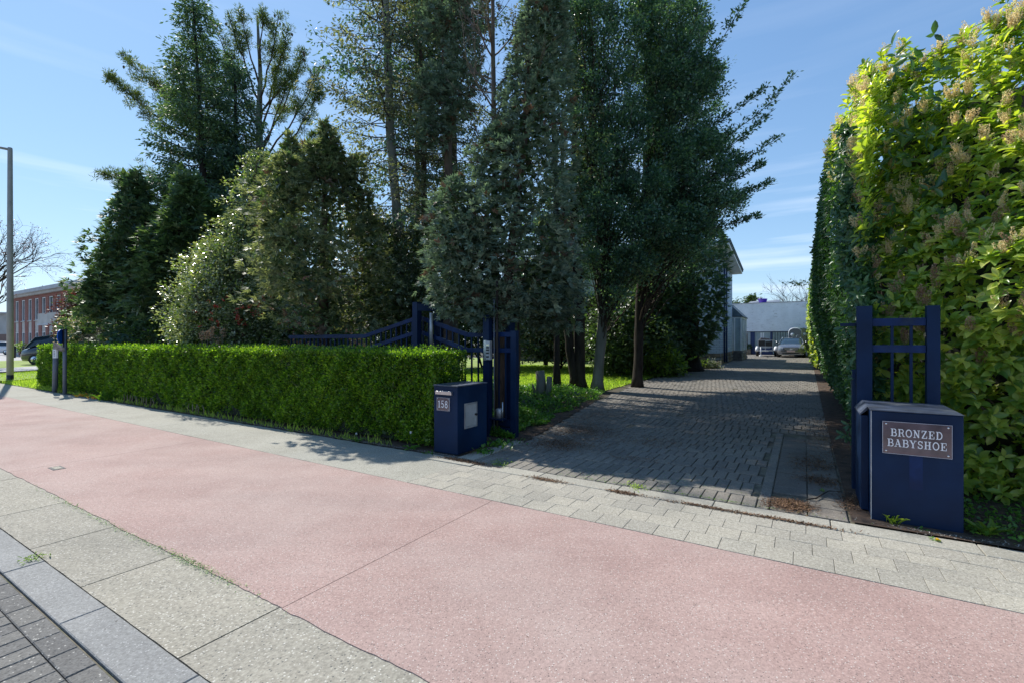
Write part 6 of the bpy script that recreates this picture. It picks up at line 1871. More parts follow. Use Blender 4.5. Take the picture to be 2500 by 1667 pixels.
# pale shed behind the lamp
PS = (-84, 24, 0)
ps = thing('warehouse', 'low pale warehouse with brown brick base at the far left edge', 'building', PS)
def at_(x, y, Y): return P3(x, y, Y)
c = at_(-60, 834, 72); d = at_(36, 834, 72)
def wall_world(mb, X0, X1, Y0, Y1, z0, z1):
    cs = [ST(X0, Y0), ST(X1, Y0), ST(X1, Y1), ST(X0, Y1)]
    mb.hexa([(u, v, z0) for u, v in cs] + [(u, v, z1) for u, v in cs])
mb = MB(); wall_world(mb, -96, -76, 72, 84, 2.7, 5.8); mb.obj('wall', M['pale_clad'], ps, org=PS)
mb = MB(); wall_world(mb, -96, -76.02, 71.9, 84, 0, 1.6); mb.obj('lower_wall', M['pale_clad'], ps, org=PS)
mb = MB(); wall_world(mb, -96, -76.01, 71.95, 84, 1.602, 2.698); mb.obj('brick_band', M['brown_brick'], ps, org=PS)
mb = MB(); wall_world(mb, -97, -75, 71.5, 85, 5.802, 6.0); mb.obj('roof', M['fascia'], ps, org=PS)
# bollards and a potted shrub before the brick building
for j, x in enumerate((57.5, 36)):
    b = PX(x, 834, 44 - j); t = MB(); t.lathe([(.09, 0), (.09, 1.0), (.05, 1.06)], (0, 0), 8)
    tag(t.obj('bollard', M['black'], loc=(b[0], b[1], .14)), ('dark bollard next to the small shrub by the brick building' if j == 0 else 'dark bollard right beside the lamp post base'), 'bollard')
T = Tree('potted_shrub', 'small yellowish shrub standing before the brick building', 'shrub', gbase(50, 45))
T.o = (T.o[0], T.o[1], .14); T.root.location = W(*T.o)
T.trunk([(T.o[0], T.o[1], .14), (T.o[0], T.o[1], .6), (T.o[0], T.o[1], 1.0)], [.05, .04, .03], 6)
T.cluster((T.o[0], T.o[1], 1.1), 260, .55, .16, .10, 'lf_bright'); T.finish(M['bark_brown'])

# ------------------------------------------------------------------ white house
HB = (-6, 28.8, zg(28.8))
g0 = zg(28.8); g1 = zg(34)
hs = thing('house', 'white-painted brick house with overhanging roof behind the cedar', 'house', HB)
def HH(mb, name, mat, par=None, bev=0): return mb.obj(name, mat, par or hs, org=HB, bev=bev)
uc = -4.03
# front and side wall around a front window opening
mb = MB()
fw = [(-9.0, -6.4, 1.55, 2.9), (-14.5, -12, 1.55, 2.9), (-9.0, -6.6, 4.0, 5.3)]
for (a, b, c, d) in ((-18, -14.5, .65, 6.9), (-14.5, -12, .65, 1.55), (-14.5, -12, 2.9, 6.9), (-12, -9, .65, 6.9), (-9, -6.4, .65, 1.55), (-9, -6.4, 2.9, 4.0), (-9, -6.4, 5.3, 6.9), (-6.4, uc - .3, .65, 6.9)):
    mb.box(a, b, 28.8, 29.1, g0 + c, g0 + d)
HH(mb, 'front_wall', M['white_brick_side'])
for (a, b, c, d) in fw:
    mb = MB(); t = .1
    mb.box(a + .02, a + t, 28.9, 29.0, g0 + c, g0 + d).box(b - t, b - .02, 28.9, 29.0, g0 + c, g0 + d).box(a + t, b - t, 28.9, 29.0, g0 + d - t, g0 + d).box(a + t, b - t, 28.9, 29.0, g0 + c, g0 + c + t).box((a + b) / 2 - .04, (a + b) / 2 + .04, 28.9, 29.0, g0 + c + t, g0 + d - t)
    w = HH(mb, 'window', M['navy'])
    mb = MB(); mb.box(a + .05, b - .05, 28.94, 28.96, g0 + c + .05, g0 + d - .05); mb.obj('pane', M['glass'], w, org=HB)
    mb = MB(); mb.box(a - .06, b + .06, 28.72, 28.9, g0 + c - .1, g0 + c - .002); mb.obj('sill', M['white'], w, org=HB)
V1 = 34.2
mb = MB()
mb.box(uc - .3, uc, 28.8, 31.55, g0 + .65, 6.4).box(uc - .3, uc, 31.95, V1, g0 + .65, 6.0).box(uc - .3, uc, 31.55, 31.95, 3.45, 4.0).box(uc - .3, uc, 31.55, 31.95, 5.15, 6.1).box(uc - .3, uc, 31.55, 31.95, g0 + .65, 1.25)
HH(mb, 'side_wall', M['white_brick_side'])
mb = MB(); mb.box(-18, -5, V1 - .3, V1, g1, 5.9).box(-18, -17.7, 29.1, V1 - .3, g1, 5.9); HH(mb, 'rear_wall', M['white_brick_side'])
for (a, b) in ((1.26, 3.44), (4.01, 5.14)):
    mb = MB(); mb.box(uc - .2, uc - .05, 31.56, 31.66, a, b).box(uc - .2, uc - .05, 31.84, 31.94, a, b).box(uc - .2, uc - .05, 31.66, 31.84, b - .1, b).box(uc - .2, uc - .05, 31.66, 31.84, a, a + .1)
    w = HH(mb, 'window', M['navy']); mb = MB(); mb.box(uc - .14, uc - .12, 31.6, 31.9, a + .05, b - .05); mb.obj('pane', M['glass'], w, org=HB)
    mb = MB(); mb.box(uc - .1, uc + .1, 31.5, 32.0, a - .1, a - .004); mb.obj('sill', M['white'], w, org=HB)
for (v, r) in ((30.1, .05), (31.0, .045)):
    mb = MB(); mb.lathe([(r, g0 + .1), (r, 6.2)], (uc + .07, v), 8); HH(mb, 'downpipe', M['navy'])
# plinth stones
mb = MB(); mb.box(-18, uc - .02, 28.84, 29.1, 0, g0 + .64).box(uc - .28, uc - .02, 28.85, V1, 0, g0 + .64); plh = HH(mb, 'plinth', M['mortar'])
for zrow in range(3):
    u = uc + .03
    while u > -7.5:
        w = RNG.uniform(.28, .5); z0 = g0 + .02 + zrow * .21
        pts = [(u - w + .03, z0 + RNG.uniform(.01, .04)), (u - .02, z0 + RNG.uniform(.01, .04)), (u - .015, z0 + .12), (u - .04, z0 + .19), (u - w + .05, z0 + .19), (u - w + .02, z0 + .1)]
        mb = MB(); mb.prism(pts, 28.78 + RNG.uniform(0, .03), 28.86, 'y'); mb.obj('stone', M['stone_a'] if RNG.random() < .5 else M['stone_b'], plh, org=HB)
        u -= w
    v = 28.82
    while v < V1 + 3.4:
        w = RNG.uniform(.28, .5); uo = uc if v < V1 else uc + .55
        z0 = zg(v) + .02 + zrow * .21
        pts = [(v + .02, z0 + RNG.uniform(.01, .04)), (v + w - .03, z0 + RNG.uniform(.01, .04)), (v + w - .02, z0 + .12), (v + w - .05, z0 + .19), (v + .05, z0 + .19), (v + .02, z0 + .1)]
        mb = MB(); mb.prism(pts, uo - .05, uo + .02 + RNG.uniform(0, .03), 'x'); mb.obj('stone', M['stone_a'] if RNG.random() < .5 else M['stone_b'], plh, org=HB)
        v += w
# roof: low slope to the back with deep verge
sl = -.126
zf = lambda v: 6.92 + sl * (v - 28.3)
def roof_piece(u0, u1, v0, v1, t0, t1, name, mat):
    mb = MB(); mb.hexa([(u0, v0, zf(v0) + t0), (u1, v0, zf(v0) + t0), (u1, v1, zf(v1) + t0), (u0, v1, zf(v1) + t0), (u0, v0, zf(v0) + t1), (u1, v0, zf(v0) + t1), (u1, v1, zf(v1) + t1), (u0, v1, zf(v1) + t1)])
    return HH(mb, name, mat)
rf = roof_piece(-18.5, -3.45, 27.9, 34.4, -.14, .0, 'roof', M['white'])
roof_piece(-18.5, -3.40, 27.85, 34.45, .003, .10, 'roof_tiles', M['slate'])
for k in range(20):
    mb = MB(); v = 27.85 + k * .33; mb.hexa([(-3.9, v, zf(v) + .10), (-3.37, v, zf(v) + .10), (-3.37, v + .31, zf(v + .31) + .10), (-3.9, v + .31, zf(v + .31) + .10), (-3.9, v, zf(v) + .17), (-3.37, v, zf(v) + .17), (-3.37, v + .31, zf(v + .31) + .13), (-3.9, v + .31, zf(v + .31) + .13)])
    mb.obj('verge_tile', M['slate'], rf, org=HB)
# glazed bay
mb = MB(); mb.box(uc - .2, uc + .55, V1 + .05, V1 + 3.3, g1, g1 + .66); HH(mb, 'bay_base', M['mortar'])
mb = MB()
for v in (V1 + .1, V1 + 1.1, V1 + 2.1, V1 + 3.2): mb.box(uc + .47, uc + .55, v, v + .08, g1 + .662, 3.1)
mb.box(uc + .47, uc + .55, V1 + .1, V1 + 3.28, 3.1, 3.2).box(uc - .2, uc + .47, V1 + .1, V1 + .16, 3.1, 3.2)
mb.box(uc + .1, uc + .16, V1 + .1, V1 + .18, g1 + .662, 3.1)
bay = HH(mb, 'glazed_bay', M['white'])
mb = MB(); mb.box(uc + .49, uc + .51, V1 + .14, V1 + 3.2, g1 + .662, 3.1).box(uc - .2, uc + .47, V1 + .12, V1 + .14, g1 + .662, 3.1); mb.obj('pane', M['pale_glass'], bay, org=HB)
mb = MB(); mb.hexa([(uc - .3, V1 + .02, 3.202), (uc + .62, V1 + .02, 3.202), (uc + .62, V1 + 3.4, 3.202), (uc - .3, V1 + 3.4, 3.202), (uc - .3, V1 + .02, 4.2), (uc + .62, V1 + .02, 3.25), (uc + .62, V1 + 3.4, 3.25), (uc - .3, V1 + 3.4, 4.2)]); HH(mb, 'bay_roof', M['slate'])

# ------------------------------------------------------------------ back building
KV = 48.0; KG = zg(48)
KB = (-2, KV, KG)
bb = thing('back_building', 'long flat-roofed white brick building closing the end of the drive', 'building', KB)
def KK(mb, name, mat, par=None): return mb.obj(name, mat, par or bb, org=KB)
def kx(xz): return ufac(1750 + xz / 9.046, KV)
def kz(yz, xz=1000): return zfac(1750 + xz / 9.046, 740 + yz / 9.046, KV)
ztop = 5.02; zd = kz(632)
dL, dR, w1L, w1R, w2L, w2R = kx(562), kx(760), kx(838), kx(1180), kx(1228), kx(1700)
mb = MB(); mb.box(-16, dL, KV, KV + .3, KG - .1, zd).box(w2R, 5.5, KV, KV + .3, KG - .1, zd).box(-16, 5.5, KV, KV + .3, zd + .001, ztop); KK(mb, 'facade', M['white_brick'])
mb = MB(); mb.box(-16, -15.7, KV + .3, KV + 9, KG, ztop).box(5.2, 5.5, KV + .3, KV + 9, KG, ztop).box(-15.7, 5.2, KV + 8.7, KV + 9, KG, ztop); KK(mb, 'wall', M['white_brick'])
mb = MB(); mb.box(-16.05, 5.55, KV - .04, KV + 9, ztop + .001, ztop + .06); rfk = KK(mb, 'roof', M['fascia'])
mb = MB(); mb.box(dL, w2R, KV + .16, KV + .2, zd - .06, zd - .001); KK(mb, 'lintel_strip', M['navy'])
t = .07
mb = MB(); mb.box(dL, dL + t, KV + .08, KV + .2, KG, zd - .06).box(dR - t, dR, KV + .08, KV + .2, KG, zd - .06).box(dL + t, dR - t, KV + .08, KV + .2, KG, KG + .1)
dor = KK(mb, 'door', M['navy'])
mb = MB(); mb.box(dL + t, dR - t, KV + .13, KV + .15, KG + .1, zd - .07); mb.obj('pane', M['pale_glass'], dor, org=KB)
mb = MB(); mb.box(dL + t + .03, dR - t - .25, KV + .10, KV + .12, KG + .6, zd - .2); mb.obj('dark_view', M['interior'], dor, org=KB)
mb = MB(); mb.tube([(dL + .1, KV + .04, KG + .85), (dL + .13, KV + .02, KG + .87), (dL + .13, KV + .02, KG + 1.2), (dL + .1, KV + .04, KG + 1.22)], .02, 6); mb.obj('handle', M['chrome'], dor, org=KB)
mb = MB(); mb.box(dR + .002, w1L - .002, KV + .06, KV + .2, KG, zd - .06).box(w1R + .002, w2L - .002, KV + .06, KV + .2, KG, zd - .06); KK(mb, 'blue_panel', M['navy'])
mb = MB(); mb.box(w1L, w2L, KV + .08, KV + .2, KG, KG + .55); KK(mb, 'blue_panel', M['navy'])
mb = MB(); mb.box(w1L, w1R, KV + .13, KV + .15, KG + .55, zd - .06); wn1 = KK(mb, 'window', M['pale_glass'])
for k in (0.36, 0.5):
    mb = MB(); x = w1L + (w1R - w1L) * k; mb.box(x, x + .12, KV + .11, KV + .125, KG + .8, zd - .12); mb.obj('curtain', M['white'], wn1, org=KB)
mb = MB(); mb.box(w2L, w2R, KV + .18, KV + .19, KG, zd - .06); wn2 = KK(mb, 'window', M['glass'])
x = w2L + .03
while x < w2R:
    mb = MB(); mb.box(x, x + .07, KV + .10, KV + .12, KG + .05, zd - .08); mb.obj('blind_slat', M['blind'], wn2, org=KB); x += .125
mb = MB(); mb.box(dL + .12, dR - .02, KV - .45, KV - .05, KG, KG + .48)
tag(mb.obj('planter', M['stone_a'], loc=(0, 0, 0)), 'low beige planter box in front of the glass door', 'planter')
T = Tree('potted_plant', 'small dark plant standing on the beige planter', 'plant', (dR - .15, KV - .25))
T.o = (dR - .15, KV - .25, KG + .48); T.root.location = W(*T.o)
T.cluster((dR - .15, KV - .25, KG + .68), 160, .24, .14, .07, 'lf_dark'); T.finish(M['bark_brown'])
b = P3(1862, 740, 42); mb = MB(); mb.lathe([(.30, 0), (.37, .3), (.40, .32), (.38, .36)], (0, 0), 14)
tub = P3(1862, 738, 43); tag(mb.obj('tub', M['purple'], loc=(tub[0], KV + .5, ztop + .062)), 'purple plastic tub standing on the flat roof', 'tub')
for j, (x, lab) in enumerate(((1845, 'grey rooflight left of the purple tub'), (1882, 'grey rooflight right of the purple tub'))):
    uu = ufac(x, KV + 1.2); mb = MB(); mb.hexa([(-.7, -.4, 0), (.7, -.4, 0), (.7, .4, 0), (-.7, .4, 0), (-.45, -.3, .2), (.7, -.3, .28), (.7, .3, .28), (-.45, .3, .2)])
    tag(mb.obj('rooflight', M['fascia'], loc=(uu, KV + 1.4, ztop + .062)), lab, 'rooflight')
mb = MB(); mb.box(-.12, .12, -.06, .06, 0, .3); tag(mb.obj('wall_box', M['white'], loc=(ufac(1962, KV) , KV - .065, ztop - .42)), 'small white box high on the back building wall', 'box')
mb = MB(); mb.lathe([(.2, 0), (.26, .62), (.28, .66)], (0, 0), 12); uu = ufac(1805, 46.5)
tag(mb.obj('pot', M['brownpot'], loc=(uu, 46.5, zg(46.5))), 'tall dark red pot beside the glazed bay', 'pot')
T = Tree('potted_flower', 'pink-red flowers in the tall pot beside the bay', 'flower', (uu, 46.5)); T.o = (uu, 46.5, zg(46.5) + .66); T.root.location = W(*T.o)
T.cluster((uu, 46.5, zg(46.5) + .8), 90, .2, .1, .07, 'berry'); T.finish(M['bark_brown'])

# plants at the house corner
leafy_shrub('garden_shrub', 'bright green flowering shrub at the foot of the white house', 'shrub', 1705, 24.2, [(1700, 893, 14, 24), (1720, 895, 12, 24), (1690, 898, 10, 24)], 700, [('lf_bright', 1.0)], .10, .05, stems=3, per=2)
leafy_shrub('lavender_bush', 'silvery grey lavender bush beside the driveway by the house', 'shrub', 1740, 24.0, [(1738, 896, 12, 24), (1748, 899, 10, 24.2), (1728, 899, 8, 23.8)], 600, [('lf_silver', 1.0)], .12, .03, stems=3, per=2)

# ------------------------------------------------------------------ cars
def car(label, u, v, rot, kind, paint, name='parked_car', z=None):
    o0 = (u, v, z if z is not None else zg(v))
    t = thing(name, label, 'van' if kind == 'van' else 'car', o0, rot)
    # local: y from the front bumper (0) to the tail (L), x across
    if kind == 'wagon':
        Ln, hw = 4.75, 0.93
        st = [(0.0, .62, .30, .66), (0.12, .82, .22, .80), (0.5, .90, .20, .90), (1.2, .925, .2, .98), (1.6, .93, .2, 1.0), (3.6, .93, .2, 1.02), (4.4, .90, .22, 1.02), (4.68, .84, .28, .98), (4.75, .72, .36, .9)]
        gh = [(1.25, .78, .99, 1.0), (1.55, .76, .99, 1.13), (2.1, .66, 1.0, 1.40), (2.5, .64, 1.0, 1.45), (3.6, .64, 1.0, 1.45), (4.2, .66, 1.0, 1.36), (4.62, .70, .98, 1.02)]
        wy = (0.86, 3.75); wr = .34
    elif kind == 'van':
        Ln, hw = 4.9, 0.97
        st = [(0, .7, .35, .8), (.15, .88, .25, .95), (.7, .95, .22, 1.1), (1.1, .97, .22, 1.2), (4.7, .97, .22, 1.2), (4.9, .93, .3, 1.2)]
        gh = [(.30, .86, 1.0, 1.05), (.85, .82, 1.18, 1.72), (1.9, .80, 1.18, 1.88), (4.5, .80, 1.18, 1.90), (4.86, .84, 1.18, 1.8)]
        wy = (0.9, 3.9); wr = .34
    else:
        Ln, hw = 4.0, .85
        st = [(0, .6, .3, .62), (.12, .78, .22, .75), (.6, .84, .2, .88), (1.1, .85, .2, .95), (3.5, .85, .2, .97), (3.9, .8, .26, .95), (4, .7, .35, .85)]
        gh = [(.95, .72, .93, .96), (1.6, .62, .95, 1.36), (2.1, .6, .95, 1.44), (3.3, .6, .95, 1.42), (3.85, .66, .94, 1.0)]
        wy = (.78, 3.2); wr = .31
    def loft(stn, kx_=0.0):
        vs = []; fs = []
        for (y, w, z0, z1) in stn:
            h = z1 - z0
            prof = [(-w * .86, z0), (-w, z0 + h * .18), (-w, z0 + h * .7), (-w * (.94 - kx_), z0 + h * .93), (-w * (.7 - kx_), z1 + h * .02), (0, z1 + h * .045), (w * (.7 - kx_), z1 + h * .02), (w * (.94 - kx_), z0 + h * .93), (w, z0 + h * .7), (w, z0 + h * .18), (w * .86, z0)]
            vs += [(x, y, z) for x, z in prof]
        k = 11
        for i in range(len(stn) - 1):
            for j in range(k):
                j2 = (j + 1) % k
                fs.append((i * k + j, (i + 1) * k + j, (i + 1) * k + j2, i * k + j2))
        fs.append(tuple(range(k))); fs.append(tuple(range((len(stn) - 1) * k, len(stn) * k))[::-1])
        return vs, fs
    mb = MB(); mb.add(*loft(st), True); body = mb.obj('body', paint, t)
    # greenhouse: glass with painted roof and pillars
    vs = []; fs = []
    for (y, w, z0, z1) in gh:
        vs += [(-w - .06 * (z1 - z0) * 2, y, z0), (-w, y, z1 - .02), (-w * .6, y, z1 + .015), (w * .6, y, z1 + .015), (w, y, z1 - .02), (w + .06 * (z1 - z0) * 2, y, z0)]
    for i in range(len(gh) - 1):
        for j in range(5): fs.append((i * 6 + j, (i + 1) * 6 + j, (i + 1) * 6 + j + 1, i * 6 + j + 1))
    mb = MB(); mb.add(vs, fs, True); mb.obj('windows', M['glass'], t)
    mb = MB()
    k0 = 2 if kind != 'van' else 1
    g = gh[k0:-1]
    vs = []; fs = []
    for (y, w, z0, z1) in g: vs += [(-w - .012, y, z1 - .03), (-w * .6, y, z1 + .03), (w * .6, y, z1 + .03), (w + .012, y, z1 - .03)]
    for i in range(len(g) - 1):
        for j in range(3): fs.append((i * 4 + j, (i + 1) * 4 + j, (i + 1) * 4 + j + 1, i * 4 + j + 1))
    mb.add(vs, fs, True); mb.obj('roof', paint, t)
    mb = MB()
    for s in (-1, 1):
        pr_ = [(s * (w + .012 + .0), y, z1 - .02) for (y, w, z0, z1) in gh]
        mb.tube(pr_, .028, 5)
        for (y, w, z0, z1) in gh[2:-1]:
            if kind == 'van' and y > 4.4: pass
            mb.tube([(s * (w + .13 * (z1 - z0)), y, z0), (s * (w + .005), y, z1 - .03)], .03, 5)
    mb.obj('pillars', paint, t)
    for yy in wy:
        for s in (-1, 1):
            mb = MB(); mb.lathe([(wr * .9, s * (hw - .21)), (wr, s * (hw - .18)), (wr, s * (hw - .02)), (wr * .9, s * (hw + .005)), (wr * .66, s * (hw - .005))], (yy, wr), 18, 'x')
            wh = mb.obj('wheel', M['tyre'], t)
            mb = MB(); mb.lathe([(wr * .64, s * (hw - .01)), (wr * .6, s * (hw + .006)), (wr * .12, s * (hw - .01)), (wr * .1, s * (hw + .012))], (yy, wr), 12, 'x'); mb.obj('rim', M['chrome'], wh)
    for s in (-1, 1):
        mb = MB(); mb.hexa([(s * .52, .015, .64), (s * .82, .10, .66), (s * .85, .35, .70), (s * .55, .2, .70), (s * .52, .03, .74), (s * .80, .12, .80), (s * .84, .38, .84), (s * .55, .22, .80)]); mb.obj('headlight', M['lens'], t)
        mb = MB(); mb.lathe([(.0, .0), (.09, .02), (.10, .12), (.05, .16)], (s * (gh[1][1] + .22), gh[1][2] + .12), 10, 'y'); mb.v = [(x, y + gh[1][0] + .25, z) for x, y, z in mb.v]; mb.obj('wing_mirror', paint, t)
    mb = MB(); mb.prism([(-.44, .50), (.44, .50), (.50, .66), (.42, .74), (-.42, .74), (-.50, .66)], -.035, .06, 'y'); gr = mb.obj('grille', M['black'], t)
    mb = MB(); mb.box(-.55, .55, -.03, .1, .26, .36); mb.obj('lower_grille', M['black'], t)
    mb = MB(); mb.box(-.26, .26, -.06, -.04, .42, .53); mb.obj('number_plate', M['numplate'] if kind == 'wagon' else M['white'], t)
    if kind == 'wagon':
        mb = MB()
        for k in range(14):
            x = -.40 + k * .0615; mb.box(x, x + .012, -.04, -.036, .53, .72)
        mb.obj('grille_bars', M['chrome'], gr)
        mb = MB()
        for k in range(20):
            a, b = 2 * PI * k / 20, 2 * PI * (k + 1) / 20
            mb.add([(math.cos(a) * .05, -.05, .63 + math.sin(a) * .05), (math.cos(b) * .05, -.05, .63 + math.sin(b) * .05), (math.cos(b) * .072, -.05, .63 + math.sin(b) * .072), (math.cos(a) * .072, -.05, .63 + math.sin(a) * .072)], [(0, 1, 2, 3)])
        mb.add([(-.26, -.046, .505), (-.23, -.046, .505), (.27, -.046, .735), (.24, -.046, .735)], [(0, 1, 2, 3)])
        mb.obj('badge', M['chrome'], gr)
        mb = MB(); mb.box(-.8, -.35, -.05, .0, .255, .275).box(.35, .8, -.05, .0, .255, .275).box(-.35, .35, -.05, 0, .235, .255); mb.obj('bumper_trim', M['chrome'], t)
        for s in (-1, 1):
            mb = MB(); mb.tube([(s * .60, 2.0, 1.42), (s * .60, 2.3, 1.50), (s * .60, 3.9, 1.50), (s * .62, 4.1, 1.42)], .022, 6); mb.obj('roof_rail', M['chrome'], t)
    return t
cu = ufac(1931, 40.6)
car('silver-grey estate car parked nose forward at the end of the drive', cu, 40.3, 0, 'wagon', M['car_grey'])
w = PX(72, 834, 30.5)
car('dark van parked behind the left end of the hedge', w[0], w[1], math.radians(-46), 'van', M['car_dark'], 'parked_van', z=.145)
w = PX(-55, 834, 52)
car('white hatchback parked far left behind the lamp post', w[0], w[1], math.radians(-46), 'hatch', M['car_white'], z=.145)
w = PX(34, 834, 60)
car('small red car far behind the lamp post', w[0], w[1], math.radians(-46), 'hatch', M['car_red'], z=.145)

# ------------------------------------------------------------------ trailers
def fr_pt(x, y, v): return ufac(x, v), zfac(x, y, v)
TV = 41.7; tu0 = fr_pt(1849.5, 850, TV)[0]; tu1 = fr_pt(1887.5, 850, TV)[0]; tg_ = zg(TV)
TO = ((tu0 + tu1) / 2, TV, tg_)
tr = thing('box_trailer', 'open galvanised box trailer with black panels before the window', 'trailer', TO)
def TT(mb, n_, m_, par=None): return mb.obj(n_, M[m_], par or tr, org=TO)
zt = tg_ + 1.28; zm = tg_ + .78; zb_ = tg_ + .42
mb = MB()
for x in (tu0, tu1 - .05): mb.box(x, x + .05, TV, TV + .05, zb_, zt)
mb.box(tu0 + .05, tu1 - .05, TV, TV + .05, zt - .05, zt).box(tu0 + .05, tu1 - .05, TV, TV + .05, zm - .05, zm).box(tu0 + .05, tu1 - .05, TV, TV + .05, zb_, zb_ + .08).box((tu0 + tu1) / 2 - .02, (tu0 + tu1) / 2 + .02, TV + .001, TV + .045, zb_ + .08, zm - .05)
for x in (tu0, tu1 - .05): mb.box(x, x + .05, TV + .05, TV + 2.4, zt - .05, zt).box(x, x + .05, TV + .05, TV + 2.4, zb_, zb_ + .06)
TT(mb, 'frame', 'galv')
mb = MB(); mb.box(tu0 + .06, (tu0 + tu1) / 2 - .02, TV + .06, TV + .1, zm, zt - .05); TT(mb, 'panel', 'black')
mb = MB(); mb.box((tu0 + tu1) / 2 + .0, tu1 - .06, TV + .12, TV + .16, zm, zt - .12); TT(mb, 'panel', 'black')
mb = MB(); mb.box(tu0 + .06, tu1 - .06, TV + .07, TV + 2.4, zb_ + .01, zb_ + .06); TT(mb, 'floor', 'black')
for s, x in ((-1, tu0 - .02), (1, tu1 + .02)):
    mb = MB(); mb.lathe([(.27, x), (.28, x + s * .03), (.28, x + s * .16), (.24, x + s * .18)], (TV + 1.2, tg_ + .28), 14, 'x'); TT(mb, 'wheel', 'tyre')
    mb = MB(); mb.tube([(x + s * .1, TV + .85, tg_ + .40), (x + s * .1, TV + .95, tg_ + .60), (x + s * .1, TV + 1.2, tg_ + .68), (x + s * .1, TV + 1.45, tg_ + .60), (x + s * .1, TV + 1.55, tg_ + .40)], .12, 6); TT(mb, 'mudguard', 'white')
mc = (tu0 + tu1) / 2 - .15
mb = MB(); mb.tube([(tu0 + .3, TV, zb_), (mc, TV - 1.1, tg_ + .45)], .04, 6).tube([(tu1 - .3, TV, zb_), (mc, TV - 1.1, tg_ + .45)], .04, 6).tube([(mc, TV - 1.0, tg_ + .45), (mc, TV - 1.4, tg_ + .48)], .05, 6); db = TT(mb, 'drawbar', 'white')
mb = MB(); mb.lathe([(.035, tg_ + .12), (.035, tg_ + .75)], (mc - .1, TV - 1.0), 8).lathe([(.1, tg_ + .02), (.1, tg_ + .12)], (mc - .1, TV - 1.0), 10); mb.obj('jockey_wheel', M['white'], db, org=TO)
mb = MB(); mb.hexa([(-.45, -.25, 0), (.45, -.25, 0), (.45, .25, 0), (-.45, .25, 0), (-.25, -.12, .22), (.3, -.15, .18), (.25, .15, .2), (-.3, .12, .25)])
tag(mb.obj('tarpaulin', M['black'], loc=(tu1 - .6, TV + .5, zt - .06), bev=.03), 'black bundled sheet lying on the box trailer', 'sheet')
HV = 45.0; hu0 = ufac(1925, HV); hu1 = ufac(1976, HV); hg = zg(HV); HO_ = ((hu0 + hu1) / 2, HV, hg)
ht = thing('horse_trailer', 'rounded white and green horse trailer parked behind the estate car', 'trailer', HO_)
def HT(mb, n_, m_, par=None): return mb.obj(n_, M[m_], par or ht, org=HO_)
hc = (hu0 + hu1) / 2; hwid = (hu1 - hu0) / 2; hz1 = zfac(1950, 799, HV)
def arch(a, b, z0, z1, rr, n=6):
    pts = [(a, z0)]
    for k in range(n + 1):
        t = PI - PI / 2 * k / n; pts.append((a + rr + rr * math.cos(t), z1 - rr + rr * math.sin(t)))
    for k in range(n + 1):
        t = PI / 2 - PI / 2 * k / n; pts.append((b - rr + rr * math.cos(t), z1 - rr + rr * math.sin(t)))
    pts.append((b, z0)); return pts
mb = MB(); mb.prism(arch(hu0, hu1, hg + .45, hz1 - .1, .4), HV + .3, HV + 3.2, 'y'); HT(mb, 'shell', 'horse_green')
lw = hu0 + (hu1 - hu0) * .27; rw = hu0 + (hu1 - hu0) * .62
mb = MB(); mb.prism(arch(hu0 + .01, rw, hg + 1.3, hz1 - .12, .36), HV + .10, HV + .299, 'y'); nose = HT(mb, 'nose_upper', 'horse_grey')
mb = MB(); mb.prism([(hu0 + .01, hg + .5), (rw, hg + .5), (rw, hg + 1.298), (hu0 + .01, hg + 1.298)], HV + .08, HV + .299, 'y'); HT(mb, 'nose_lower', 'white')
mb = MB(); mb.tube([(x, HV + .2, z) for x, z in arch(hu0 + .02, rw + .02, hg + 1.3, hz1 - .10, .36)], .05, 6); HT(mb, 'nose_rim', 'white')
mb = MB(); mb.box(hc - .35, hc + .15, HV + .9, HV + 1.6, hz1 - .1, hz1 + .02); HT(mb, 'roof_vent', 'white')
for x in (hu0 + .28, hu1 - .33):
    mb = MB(); mb.lathe([(.15, HV + .085), (.15, HV + .099)] if x < hc else [(.15, HV + .285), (.15, HV + .299)], (x, hz1 - .62), 14, 'y'); HT(mb, 'round_window', 'lens')
em = arc(hc - .08, hz1 - .78, .13, .13, 60, 300, 14)
mb = MB()
for i in range(len(em) - 1):
    (ax, az), (bx, bz) = em[i], em[i + 1]; k = 1 - .28 * (0.4 + math.sin(PI * i / (len(em) - 2)))
    k2 = 1 - .28 * (0.4 + math.sin(PI * (i + 1) / (len(em) - 2))); cx, cz = hc - .08, hz1 - .78
    mb.add([(ax, HV + .094, az), (bx, HV + .094, bz), (cx + (bx - cx) * k2, HV + .094, cz + (bz - cz) * k2), (cx + (ax - cx) * k, HV + .094, cz + (az - cz) * k)], [(0, 1, 2, 3)])
mb.obj('emblem', M['white'], nose, org=HO_)
for s, x in ((-1, hu0 + .12), (1, hu1 - .12)):
    for vv in (1.3, 2.1):
        mb = MB(); mb.lathe([(.3, x), (.32, x + s * .03), (.32, x + s * .17)], (HV + vv, hg + .32), 14, 'x'); HT(mb, 'wheel', 'tyre')
mb = MB(); mb.box(hu0 + .1, hu1 - .1, HV + .25, HV + 3.1, hg + .36, hg + .449); HT(mb, 'chassis', 'black')
mb = MB(); mb.box(-.25, .25, -.3, .3, 0, .7); bn = mb.obj('wheelie_bin', M['black'], loc=(ufac(1985, 42.6), 42.6, zg(42.6)), bev=.04); tag(bn, 'black bin beside the horse trailer at the hedge', 'bin')
mb = MB(); mb.hexa([(-.28, -.33, .702), (.28, -.33, .702), (.28, .33, .702), (-.28, .33, .702), (-.26, -.3, .74), (.26, -.3, .74), (.26, .3, .8), (-.26, .3, .8)]); mb.obj('lid', M['black'], bn)

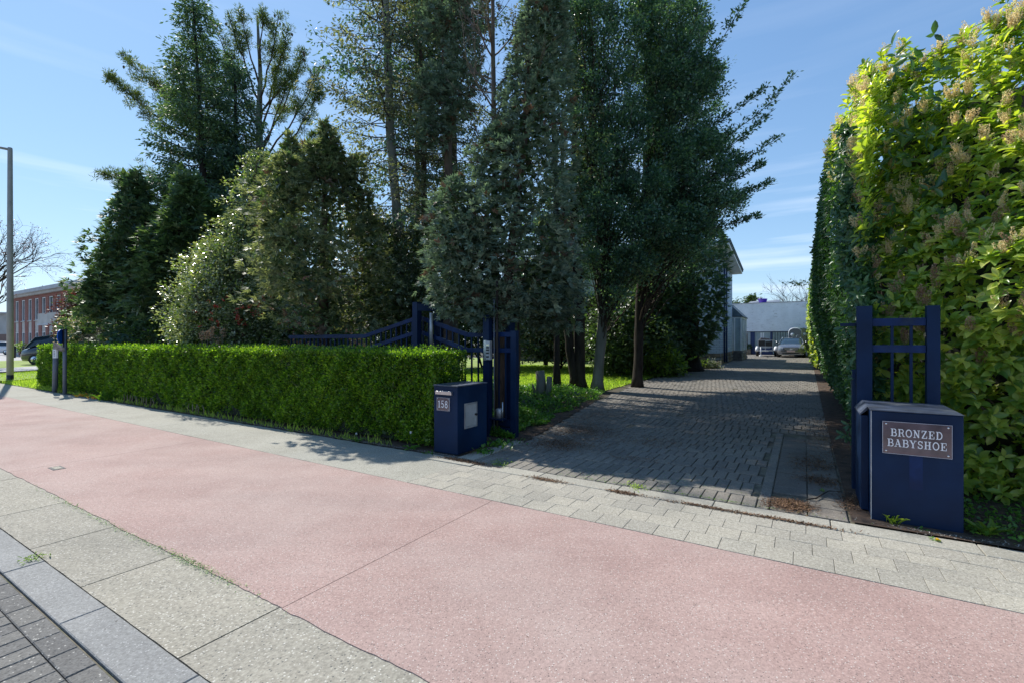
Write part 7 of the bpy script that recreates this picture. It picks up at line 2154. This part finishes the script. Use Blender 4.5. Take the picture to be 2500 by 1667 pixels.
# ------------------------------------------------------------------ bare trees far off
def bare_tree(lab, x, Y, hgt, r, leaves=None, n0=5, L0=None, lean=(0, 0), seedk=0, name='bare_tree', maxlev=5):
    b = gbase(x, Y); T = Tree(name, lab, 'tree', b)
    z0 = zg(b[1]); L0 = L0 or hgt * .3
    T.trunk([(b[0], b[1], z0 - .1), (b[0] + lean[0] * .3, b[1], z0 + hgt * .18), (b[0] + lean[0], b[1] + lean[1], z0 + hgt * .38)], [r, r * .85, r * .6], 8)
    tips = []
    for k in range(n0):
        c, _ = T.at(z0 + hgt * RNG.uniform(.2, .38)); a = k * 2.4 + RNG.random()
        bare(T.br, c, (math.cos(a) * .8, math.sin(a) * .8, .9), L0, r * .42, 1, .3, .5, tips, (2, 4), maxlev)
    if leaves:
        for t in tips:
            if RNG.random() < leaves[1]: T.cluster(t, leaves[2], .22, leaves[3], leaves[3] * .55, leaves[0], 0)
    T.finish(M['twig_dark'])
bare_tree('thinly leaved tree spreading in from the far left edge', -75, 27, 11.5, .17, ('lf_photinia', .5, 8, .08), 8, 2.3)
bare_tree('leafless tree behind the back building at the hedge', 1960, 57, 9.5, .2, None, 9, 2.6)
bare_tree('leafless tree partly hidden behind the back building', 1900, 62, 8.0, .18, None, 6, 2.2)
leafy_shrub('distant_tree', 'small dark treetop above the back building roof', 'tree', 1830, 62, [(1835, 742, 14, 62), (1795, 748, 8, 62)], 500, [('lf_dark', 1.0)], .35, .2, stems=2, per=2)
# distant tree line
for k, (x0, x1, Y) in enumerate(((-400, 100, 120), (1790, 2100, 130))):
    b = gbase((x0 + x1) / 2, Y); T = Tree('tree_line', ('distant row of trees low on the left horizon' if k == 0 else 'distant row of trees behind the back building'), 'trees', b)
    for j in range(16):
        c = P3(x0 + (x1 - x0) * (j + RNG.random()) / 16, 812, Y); r = RNG.uniform(1.8, 3.2)
        T.cluster(c + np.array([0, 0, -.6]), 260, r, .9, .6, 'lf_dark', .1, .8)
        T.br.tube([(c[0], c[1], 0), (c[0], c[1], c[2])], .2, 5)
    r_ = T.finish(M['twig_dark']); r_['kind'] = 'stuff'
